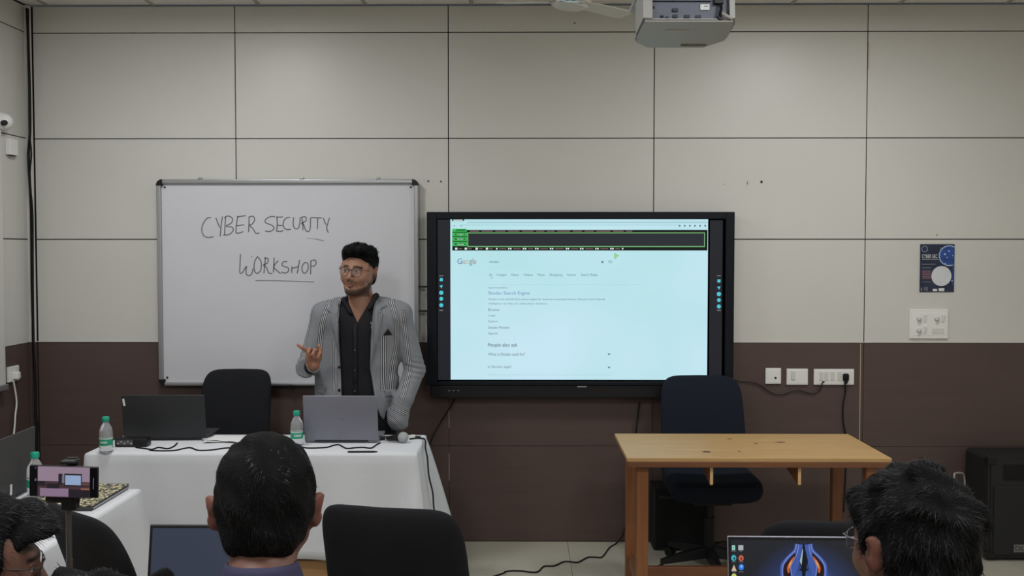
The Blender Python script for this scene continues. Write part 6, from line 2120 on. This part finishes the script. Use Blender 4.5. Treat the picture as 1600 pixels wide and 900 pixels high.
# sleeves
F.cap(SHR + (0.003, 0, -0.008), ELR, 0.056, 0.050, k=0.02)
CUR = L(478, 575, -0.19)
F.cap(ELR, CUR, 0.052, 0.052, k=0.02)
F.cap(SHL + (-0.005, 0, -0.01), ELL_ + (-0.012, 0, 0), 0.056, 0.055, k=0.02)
CUL = L(622, 632, -0.075)
F.cap(ELL_ + (-0.014, 0, 0.0), L(632, 622, -0.05), 0.055, 0.050, k=0.012)
# flap of the front gathered over the wrist
F.cap(L(628, 625, -0.055), L(622, 655, -0.075), 0.052, 0.046, k=0.02)
F.ell(L(622, 652, -0.075), (0.052, 0.030, 0.072), rotz(0) @ roty(0.35), k=0.02)
F.ell(L(628, 664, -0.075), (0.030, 0.020, 0.026), k=0.02)
# folds
X = xs[:, None, None]; Y = ys[None, :, None]; Z = zs[None, None, :]
el = ELL_; fold = 0.0028 * np.sin((Z * 1.0 + X * 0.25) * 230) * np.exp(-(((X - el[0]) / 0.06) ** 2 + ((Z - el[2] - 0.01) / 0.055) ** 2))
fold = fold + 0.0016 * np.sin((Z * 0.5 + X) * 120 + 1) * np.exp(-(((X - SHL[0] + .03) / 0.07) ** 2 + ((Z - 1.30) / 0.12) ** 2))
fold = fold + 0.0022 * np.sin((X + Z * 0.2) * 150) * np.exp(-(((X - L(612, 600)[0]) / 0.07) ** 2 + ((Z - L(612, 610)[2]) / 0.10) ** 2))
fold = fold + 0.0020 * np.sin((Z + X * 0.3) * 170) * np.exp(-(((X - ELR[0]) / 0.05) ** 2 + ((Z - ELR[2] - 0.05) / 0.06) ** 2))
F.D += np.broadcast_to(fold, F.D.shape).astype(np.float32)
# gap between sleeve and body on his left side
F.ell(L(623, 579, 0.0), (0.012, 0.09, 0.034), roty(0.12), k=0.004, op='sub')
# opened front
fl_z = [L(0, y)[2] for y in (690, 640, 627, 573, 531, 477, 465, 440)][::1]
lx_ = [L(x, y)[0] for x, y in ((540, 690), (540, 640), (539, 627), (536, 573), (533, 531), (533, 477), (537, 465), (545, 440))]
rx_ = [L(x, y)[0] for x, y in ((626, 680), (602, 660), (592, 627), (582.5, 573), (583.5, 531), (586.5, 477), (588, 462), (580, 440))]
zz = [L(0, y)[2] for y in (680, 660, 627, 573, 531, 477, 462, 440)]
lxz = np.interp(Z, zz, [lx_[0], lx_[1], lx_[2], lx_[3], lx_[4], lx_[5], lx_[6], lx_[7]])
rxz = np.interp(Z, zz, rx_)
dO = np.maximum(np.maximum(lxz - X, X - rxz), Y - 0.005)
F.D = np.maximum(F.D, -np.broadcast_to(dO, F.D.shape).astype(np.float32))
# hollow around the neck and inside below
rn = np.sqrt((X - cc[0]) ** 2 + (Y - 0.015) ** 2) - 0.078
dn = np.maximum(rn, 1.425 - Z)
F.D = np.maximum(F.D, -np.broadcast_to(dn, F.D.shape).astype(np.float32))
# hem
zb = np.where(X > cc[0] + 0.02, np.interp(X, [L(592, 0)[0], L(602, 0)[0], L(615, 0)[0], L(630, 0)[0], L(640, 0)[0]], [L(0, 640)[2], L(0, 658)[2], L(0, 670)[2], L(0, 677)[2], L(0, 668)[2]]), 0.74)
F.D = np.maximum(F.D, np.broadcast_to((zb - Z) * 0.8, F.D.shape).astype(np.float32))
# cuff end cut: sleeve stops before the right hand
cd = (CUR - ELR) / np.linalg.norm(CUR - ELR)
pl_ = (X - CUR[0]) * cd[0] + (Y - CUR[1]) * cd[1] + (Z - CUR[2]) * cd[2] - 0.018
nearR = (X < CUR[0] + 0.09) & (Z < CUR[2] + 0.09) & (Z > CUR[2] - 0.09) & (Y < -0.12)
F.D = np.where(nearR, np.maximum(F.D, pl_), F.D).astype(np.float32)
me, P = F.mesh('blazer')
def segdist(P2, line):
    best = np.full(len(P2), 9.0)
    for (x0, z0), (x1, z1) in zip(line, line[1:]):
        a = np.array((x0, z0)); ab = np.array((x1 - x0, z1 - z0)); t = np.clip(((P2 - a) @ ab) / (ab @ ab), 0, 1)
        r = P2 - a - t[:, None] * ab
        dd = np.linalg.norm(r, axis=1)
        sg = np.sign(ab[0] * (P2[:, 1] - a[1]) - ab[1] * (P2[:, 0] - a[0]))
        best = np.where(dd < np.abs(best), dd * np.where(sg == 0, 1, sg), best)
    return best
def absmin(a, b): return np.where(np.abs(b) < np.abs(a), b, a)
P2 = P[:, [0, 2]]
d = np.full(len(P), 0.05)
isL = P[:, 0] > (np.interp(P[:, 2], [L(0, 600)[2], L(0, 560)[2], L(0, 500)[2], L(0, 480)[2]], [L(624, 0)[0], L(626, 0)[0], L(626.5, 0)[0], L(626, 0)[0]]))
isR = P[:, 0] < np.interp(P[:, 2], [L(0, 600)[2], L(0, 540)[2], L(0, 480)[2]], [L(489, 0)[0], L(492, 0)[0], L(494, 0)[0]])
low = (P[:, 2] < L(0, 622)[2]) & (P[:, 0] > L(604, 0)[0])
for ln in stripes:
    dd = segdist(P2, ln); d = np.where(~isL & ~isR & ~low, absmin(d, dd), d)
for ln in sl_l:
    dd = segdist(P2, ln); d = np.where(isL | low, absmin(d, dd), d)
for ln in sl_r:
    dd = segdist(P2, ln); d = np.where(isR, absmin(d, dd), d)
vattr(me, 'stripe', np.clip(d, -0.03, 0.03)); vattr(me, 'stripe_zone', np.clip(np.abs(d), 0, 0.03))
m_blz = bpy.data.materials.new('striped_blazer_fabric'); m_blz.use_nodes = True
nt = m_blz.node_tree; pb = nt.nodes['Principled BSDF']; pb.inputs['Roughness'].default_value = 0.85; pb.inputs['Specular IOR Level'].default_value = 0.25
at_ = nt.nodes.new('ShaderNodeAttribute'); at_.attribute_name = 'stripe'
mr = nt.nodes.new('ShaderNodeMapRange'); mr.inputs['From Max'].default_value = 0.02
cr = nt.nodes.new('ShaderNodeValToRGB'); cr.color_ramp.interpolation = 'LINEAR'
grey = rgb(126, 129, 134); wht = rgb(186, 186, 190); blk_ = rgb(34, 35, 40)
els = [(0.0, wht), (0.09, wht), (0.13, blk_), (0.33, blk_), (0.37, wht), (0.51, wht), (0.55, blk_), (0.66, blk_), (0.70, grey)]
cr.color_ramp.elements[0].position = 0; cr.color_ramp.elements[0].color = wht
cr.color_ramp.elements[1].position = 1; cr.color_ramp.elements[1].color = grey
for p_, c_ in els[1:]:
    e_ = cr.color_ramp.elements.new(p_); e_.color = c_
ab_ = nt.nodes.new('ShaderNodeMath'); ab_.operation = 'ABSOLUTE'; az_ = nt.nodes.new('ShaderNodeAttribute'); az_.attribute_name = 'stripe_zone'
gt_ = nt.nodes.new('ShaderNodeMath'); gt_.operation = 'GREATER_THAN'; gt_.inputs[1].default_value = 0.0155
add_ = nt.nodes.new('ShaderNodeMath'); add_.operation = 'ADD'
nt.links.new(at_.outputs['Fac'], ab_.inputs[0]); nt.links.new(az_.outputs['Fac'], gt_.inputs[0]); nt.links.new(ab_.outputs[0], add_.inputs[0]); nt.links.new(gt_.outputs[0], add_.inputs[1]); nt.links.new(add_.outputs[0], mr.inputs['Value']); nt.links.new(mr.outputs[0], cr.inputs['Fac'])
tc = nt.nodes.new('ShaderNodeTexCoord'); n1 = nt.nodes.new('ShaderNodeTexNoise'); n1.inputs['Scale'].default_value = 9; n1.inputs['Detail'].default_value = 3
n2 = nt.nodes.new('ShaderNodeTexNoise'); n2.inputs['Scale'].default_value = 500
nt.links.new(tc.outputs['Object'], n1.inputs['Vector']); nt.links.new(tc.outputs['Object'], n2.inputs['Vector'])
mx = nt.nodes.new('ShaderNodeVectorMath'); mx.operation = 'SCALE'
m2_ = nt.nodes.new('ShaderNodeMapRange'); m2_.inputs['From Min'].default_value = 0.3; m2_.inputs['From Max'].default_value = 0.7; m2_.inputs['To Min'].default_value = 0.88; m2_.inputs['To Max'].default_value = 1.12
nt.links.new(n2.outputs['Fac'], m2_.inputs['Value']); nt.links.new(cr.outputs[0], mx.inputs[0]); nt.links.new(m2_.outputs[0], mx.inputs['Scale']); nt.links.new(mx.outputs[0], pb.inputs['Base Color'])
bp = nt.nodes.new('ShaderNodeBump'); bp.inputs['Strength'].default_value = 0.35; bp.inputs['Distance'].default_value = 0.02
nt.links.new(n1.outputs['Fac'], bp.inputs['Height']); nt.links.new(bp.outputs[0], pb.inputs['Normal'])
blazer = link('blazer', me, m_blz, man)
B_blz = bvh_of(me)
m_plain = mat('plain_blazer_fabric', rgb(122, 125, 130), rough=0.85, bump=0.2, bscale=30)
def patch(name, poly_px, m, parent, off=0.004, sub=0.005, B=None, edge=True):
    """cloth piece lying on the blazer: outline in pixels, draped over the surface behind it"""
    B = B or B_blz
    pts = [L(x, y, 0) for x, y in poly_px]
    out = []
    for a, b in zip(pts, pts[1:] + pts[:1]):
        n = max(1, int(np.linalg.norm((b - a)[[0, 2]]) / sub))
        for i in range(n):
            out.append(a + (b - a) * i / n)
    bm = bmesh.new()
    vs = [bm.verts.new((p[0], 0, p[2])) for p in out]
    f = bm.faces.new(vs)
    bmesh.ops.triangulate(bm, faces=[f])
    bmesh.ops.subdivide_edges(bm, edges=[e for e in bm.edges if e.calc_length() > sub * 2], cuts=2, use_grid_fill=True)
    bmesh.ops.triangulate(bm, faces=bm.faces[:])
    for v in bm.verts:
        v.co = drape(B, v.co.x, v.co.z, off)
    bmesh.ops.recalc_face_normals(bm, faces=bm.faces[:])
    o = obj(name, bm, m, parent, smooth='all')
    sm = o.modifiers.new('t', 'SOLIDIFY'); sm.thickness = 0.002; sm.offset = 0
    return o
patch('lapel', [(530, 468), (520, 471), (513, 483), (521, 488), (518, 494), (528, 530), (536, 573), (532, 531), (532, 480)], m_plain, blazer, 0.0045)
patch('lapel', [(589, 466), (594, 467), (607, 477), (596, 482), (601, 488), (594, 535), (583, 573), (584, 531), (588, 480)], m_plain, blazer, 0.0045)
patch('pocket_flap', [(498, 600), (511, 601), (512, 608), (509, 614), (498, 612)], m_plain, blazer, 0.004)
patch('pocket_flap', [(604, 606), (621, 607), (619, 617), (606, 617)], m_plain, blazer, 0.004)
patch('pocket_square', [(602, 522), (608.5, 512), (615, 522)], m_shirt, blazer, 0.004)
def button(px, py, B, m, parent, r=0.006):
    p = drape(B, L(px, py)[0], L(px, py)[2], 0.001)
    bm = bmesh.new(); lathe(bm, [(0, 0.004), (r * .8, 0.004), (r, 0.002), (r, 0), (0, 0)], 12, m=Matrix.Translation(p) @ Euler((PI / 2, 0, 0)).to_matrix().to_4x4())
    return obj('button', bm, m, parent, smooth=True)
m_btn = mat('dark_button', rgb(26, 26, 30), rough=0.3)
m_btn2 = mat('grey_button', rgb(84, 86, 92), rough=0.4)
for px, py in ((534.3, 571), (535.2, 606)): button(px, py, B_blz, m_btn, blazer, 0.008)
button(597.5, 488, B_blz, m_btn, blazer, 0.004)
for px, py in ((559, 544.5), (559, 575), (559, 607)): button(px, py, B_shirt, m_btn2, shirt, 0.0045)
# placket and small chest mark of the shirt
patch('placket', [(556, 505), (562, 503), (564, 628), (556, 628)], m_shirt, shirt, 0.0025, B=B_shirt)
bm = bmesh.new()
for a, b in (((582.5, 503), (585, 505)), ((585, 505), (584, 511)), ((583, 503), (583.5, 501))):
    p0 = drape(B_shirt, L(*a)[0], L(*a)[2], 0.003); p1 = drape(B_shirt, L(*b)[0], L(*b)[2], 0.003)
    tube(bm, [p0, p1], 0.0016, 5)
obj('chest_mark', bm, mat('pale_embroidery', rgb(176, 178, 184), rough=0.6), shirt)
# shirt cuff and white edge at the right wrist
bm = bmesh.new(); 
p0 = L(486, 573.5, -0.205); p1 = L(490, 572, -0.247)
tube(bm, [p0, p1], [0.036, 0.034], 20); obj('shirt_cuff', bm, m_shirt, man, smooth=True)
bm = bmesh.new(); p2 = p1 + (p1 - p0) * 0.02; tube(bm, [p1 - (p1 - p0) * .05, p1 + (p1 - p0) * 0.03], [0.0346, 0.0343], 20); obj('cuff_edge', bm, mat('cuff_white', rgb(150, 151, 154), rough=.7), man, smooth=True)
SKIN3 = np.array(rgb(108, 76, 64)[:3])
# ---------------------------------------------------------------- audience
def seated(label, px, py_head, Y, yaw, pitch, hs, hair_mode, seed, shirt_m, puff=0.0, glass=None, beard=0.6, strand=(5000, 0.022, 0.0011), skin=SKIN3, lean=0.0, messy=0.3, smode='short', hair_m=None, roll=0.0, trous=None, arms=True, collar=True, fine=0.0034, drop=0.185, ear=0.004, coll=0.030, ndx=0.0):
    """seated person seen from behind: (px, py_head) = eye level centre of the skull, facing +y turned by yaw"""
    ho = at(px, py_head, Y)
    root = Vector((ho.x, Y - 0.10 - lean, 0))
    t = thing('person', label, 'person', root)
    H = np.array(ho - root)
    R = rotz(PI + yaw) @ roty(roll) @ rotx(pitch)
    by = 0.0
    nk = np.array((H[0] + ndx, by + 0.02 + lean * .7 - (0.185 - drop) * 0.25, H[2] - drop))
    sh = nk[2] - 0.055
    hip = 0.57
    xs = axis(-0.36, 0.36, 0.013, [(H[0] - 0.115 * hs - .01, H[0] + 0.115 * hs + .01, fine)])
    ys = axis(-0.30, 0.62, 0.013, [(H[1] - 0.125 * hs - .01, H[1] + 0.125 * hs + .01, fine)])
    zs = axis(0.0, H[2] + 0.16, 0.013, [(H[2] - 0.16, H[2] + 0.15, fine)])
    F = Field(xs, ys, zs)
    add_head(F, H, R, hs, neck_to=nk, neck_r=(0.056, 0.062), ear=ear)
    SR, SL = np.array((-0.185, by + 0.01, sh)), np.array((0.185, by + 0.01, sh))
    tz = TZ + 0.035
    if not arms:
        tz = 0.68
    ER, EL = np.array((-0.245, by + 0.10, tz + 0.03)), np.array((0.245, by + 0.10, tz + 0.03))
    WR, WL = np.array((-0.13, by + (0.345 if arms else 0.27), tz)), np.array((0.13, by + (0.345 if arms else 0.27), tz))
    def trunk(F, g):
        F.ell((0, by - 0.01, sh - 0.14), (0.155 + g, 0.105 + g, 0.19 + g), k=0.05)
        F.ell((0, by - 0.03, sh - 0.36), (0.145 + g, 0.11 + g, 0.17 + g), k=0.05)
        F.ell((0, by - 0.03, hip), (0.165 + g, 0.13 + g, 0.11 + g), k=0.05)
        F.cap(SR + (0.03, 0, -0.01), SL + (-0.03, 0, -0.01), 0.052 + g, 0.052 + g, k=0.05)
        F.cap((nk[0] - 0.03, nk[1], nk[2] - 0.02), (nk[0] + 0.03, nk[1], nk[2] - 0.02), 0.052 + g, 0.052 + g, k=0.045)
    def arms_(F, g, toW=1.0):
        for a, b, c in ((SR, ER, WR), (SL, EL, WL)):
            F.cap(a, b, 0.046 + g, 0.038 + g, k=0.03)
            F.cap(b, b + (c - b) * toW, 0.038 + g, 0.026 + g + (1 - toW) * .01, k=0.015)
    def legs(F, g, foot=True):
        for sx in (-1, 1):
            F.cap((sx * 0.09, by, hip - 0.01), (sx * 0.12, by + 0.44, 0.535), 0.078 + g, 0.058 + g, k=0.03)
            F.cap((sx * 0.12, by + 0.44, 0.535), (sx * 0.12, by + 0.42, 0.09), 0.054 + g, 0.036 + g, k=0.02)
            if foot:
                F.cap((sx * 0.12, by + 0.40, 0.05), (sx * 0.13, by + 0.56, 0.04), 0.038, 0.030, k=0.02)
    trunk(F, -0.012); arms_(F, -0.004); legs(F, -0.008)
    for sx, W in ((-1, WR), (1, WL)):
        hb = basis((-sx * 0.35, 0.94, -0.05), (0, 0, 1))
        add_hand(F, W, hb, 0.92, side=-sx * 1, curls=(0.25, 0.28, 0.3, 0.35), k=0.004)
    me, P = F.mesh('body')
    vattr(me, 'albedo', paint_head(P, H, R, hs, beard=beard, seed=seed, skin=skin))
    link('body', me, m_skin, t)
    hm, hP = hair_mesh('hair', H, R, hs, hair_mode, seed=seed, vox=0.0036, puff=puff)
    ho_ = link('hair', hm, m_hair, t)
    strands('hair_strands', hm, hP, H, R, hs, strand[0], strand[1], strand[2], ho_, hair_m or m_hair_s, seed=seed, messy=messy, mode=smode, lift=0.12 + puff * 8)
    if glass:
        glasses(t, H, R, hs, glass, round_=False, rim=0.0014, w=0.026, h=0.019)
    # shirt
    xs = axis(-0.36, 0.36, 0.009); ys = axis(-0.24, 0.42, 0.009); zs = axis(0.50, nk[2] + 0.10, 0.009)
    F = Field(xs, ys, zs)
    trunk(F, 0.004); arms_(F, 0.010, 0.85)
    X = xs[:, None, None]; Y_ = ys[None, :, None]; Z = zs[None, None, :]
    rn = np.sqrt((X - nk[0]) ** 2 + (Y_ - nk[1] - 0.01) ** 2) - 0.060
    F.D = np.maximum(F.D, -np.broadcast_to(np.maximum(rn, nk[2] - 0.01 - Z), F.D.shape).astype(np.float32))
    F.D = np.maximum(F.D, np.broadcast_to(0.545 - Z, F.D.shape).astype(np.float32))
    me, P = F.mesh('shirt'); sh_o = link('shirt', me, shirt_m, t)
    if collar:
        # folded collar: inner stand and outer fall, open at the throat
        bm = bmesh.new()
        prof = [(0.059, coll - 0.050), (0.058, coll - 0.004), (0.0595, coll), (0.062, coll - 0.001), (0.066, coll - 0.010), (0.073, coll - 0.032), (0.085, coll - 0.060), (0.105, coll - 0.085), (0.120, coll - 0.115)]
        n2 = 48
        rings = []
        for r_, z_ in prof:
            rings.append([bm.verts.new((nk[0] + r_ * (1 + 0.02 * math.sin(3 * an + 1)) * math.sin(an), nk[1] + 0.012 - r_ * 0.95 * math.cos(an), nk[2] + z_ - 0.016 * (1 - math.cos(an)) / 2)) for an in [(-PI * 0.90) + 1.80 * PI * i / (n2 - 1) for i in range(n2)]])
        for A, B in zip(rings, rings[1:]):
            for k in range(n2 - 1):
                bm.faces.new((A[k], A[k + 1], B[k + 1], B[k]))
        co = obj('collar', bm, shirt_m, sh_o, smooth='all')
        sm = co.modifiers.new('t', 'SOLIDIFY'); sm.thickness = 0.002; sm.offset = 0
    xs = axis(-0.30, 0.30, 0.013); ys = axis(-0.22, 0.56, 0.013); zs = axis(0.07, 0.68, 0.013)
    F = Field(xs, ys, zs)
    F.ell((0, by - 0.03, hip), (0.172, 0.138, 0.11), k=0.03); legs(F, 0.006, False)
    F.D = np.maximum(F.D, np.broadcast_to(zs[None, None, :] - 0.60, F.D.shape).astype(np.float32))
    me, P = F.mesh('trousers'); link('trousers', me, trous or m_trs, t)
    for sx in (-1, 1):
        bm = bmesh.new()
        pillow(bm, 0.10, 0.27, 0.08, n=20, rings=5, ex=2.6, m=Matrix.Translation((sx * 0.125, by + 0.49, 0.043)) @ Euler((PI / 2, 0, 0)).to_matrix().to_4x4())
        for v in bm.verts: v.co.z = max(v.co.z, 0.002)
        obj('shoe', bm, m_leather, t, smooth='all')
    # the chair under the sitter
    c = chair('black chair under the ' + label.split(',')[0].split(' with ')[0].split(' seen')[0] + ', below the picture edge', root.x, root.y - 0.02, 0.0, bw=0.40, bh=0.34, ztop=0.86, seat_z=0.455, recl=0.16)
    for k in kids(c):
        if k.name.startswith('backrest') or k.name.startswith('back_support'):
            k.location.y -= 0.06
    return t
m_purple = mat('purple_shirt', rgb(50, 48, 74), rough=0.85, bump=0.2, bscale=40)
m_navy = mat('navy_shirt', rgb(40, 46, 70), rough=0.85, bump=0.2, bscale=40)
m_grey = mat('grey_shirt', rgb(96, 100, 108), rough=0.85, bump=0.2, bscale=40)
m_teal = mat('dark_green_shirt', rgb(40, 66, 62), rough=0.85, bump=0.2, bscale=40)
m_dkframe = mat('dark_glasses_frame', rgb(52, 50, 52), rough=0.3)
m_slframe = mat('silver_glasses_frame', rgb(130, 130, 134), rough=0.3, metal=0.6)
seated('person in the middle seen from behind with short black hair and purple blue shirt', 415, 792, 1.78, 0.235, 0.05, 1.02, 'short', 21, m_purple, puff=0.002, beard=0.0, strand=(9000, 0.014, 0.0010), messy=0.25, roll=math.radians(-1.5), drop=0.128, ear=0.007, coll=0.058, ndx=0.014)
seated('person at the right seen from behind with bushy black hair and thin glasses', 1418, 850, 1.76, math.radians(21), 0.08, 1.02, 'messy', 35, m_grey, puff=0.005, glass=m_slframe, beard=0.8, strand=(11000, 0.018, 0.0011), messy=0.6, hair_m=m_hair_b)
seated('person at the left edge with spiky black fringe and dark glasses', -24, 880, 1.90, math.radians(-58), 0.16, 1.04, 'front_tuft', 47, m_navy, puff=0.004, glass=m_dkframe, beard=0.3, strand=(10000, 0.019, 0.0011), messy=0.6, smode='front', hair_m=m_hair_b)
seated('person at the bottom left, only the top of the black hair showing', 134, 1154, 0.85, 0.3, 0.1, 1.0, 'messy', 52, m_teal, arms=False, puff=0.002, beard=0.0, strand=(6000, 0.013, 0.0009), messy=0.7, hair_m=m_hair_b)
# ================================================================ tidy up: separate loose pieces, mark what is too small
def islands(me):
    n = len(me.vertices)
    par = np.arange(n)
    e = np.zeros(len(me.edges) * 2, np.int32); me.edges.foreach_get('vertices', e); e = e.reshape(-1, 2)
    # label propagation
    while True:
        m = np.minimum(par[e[:, 0]], par[e[:, 1]])
        new = par.copy()
        np.minimum.at(new, e[:, 0], m); np.minimum.at(new, e[:, 1], m)
        new = new[new]
        if (new == par).all():
            break
        par = new
    return par
SPLIT = {'side_wall', 'screw_hole', 'joint_filler', 'grid_rails', 'wall_bracket', 'printed_lines', 'button', 'clamp_jaw', 'bridge'}
RENAME = {'grid_rails': 'ceiling_rail', 'printed_lines': 'printed_line', 'wall_bracket': 'wall_bracket'}
STUFF = {'page_text', 'page_heading', 'page_rule', 'toolbar_icon', 'toolbar_mark', 'toolbar_words', 'tab_print', 'tab_label', 'window_icon', 'green_tab', 'field_outline', 'address_bar', 'wallpaper_shape',
         'icon_caption', 'interface_mark', 'image_dark', 'image_desk', 'printed_title', 'printed_globe', 'printed_ring', 'label_print', 'handwriting', 'underline', 'badge_lettering', 'lid_mark', 'poster_title'}
for o in list(bpy.data.objects):
    if o.type != 'MESH' or len(o.data.vertices) > 4000:
        continue
    base = o.name.split('.')[0]
    if base in SPLIT:
        par = islands(o.data)
        ids = np.unique(par)
        if len(ids) < 2:
            continue
        me = o.data
        for k in ids:
            vs = np.nonzero(par == k)[0]
            mp_ = {int(v): i for i, v in enumerate(vs)}
            fs = [[mp_[v] for v in p.vertices] for p in me.polygons if p.vertices[0] in mp_]
            m2 = bpy.data.meshes.new(RENAME.get(base, base))
            m2.from_pydata([me.vertices[int(v)].co[:] for v in vs], [], fs)
            m2.materials.append(me.materials[0])
            c = bpy.data.objects.new(RENAME.get(base, base), m2); C.objects.link(c); c.parent = o.parent
            c.location = o.location; c.rotation_euler = o.rotation_euler
        bpy.data.objects.remove(o)
    elif base in STUFF and len(np.unique(islands(o.data))) > 1:
        o['kind'] = 'stuff'
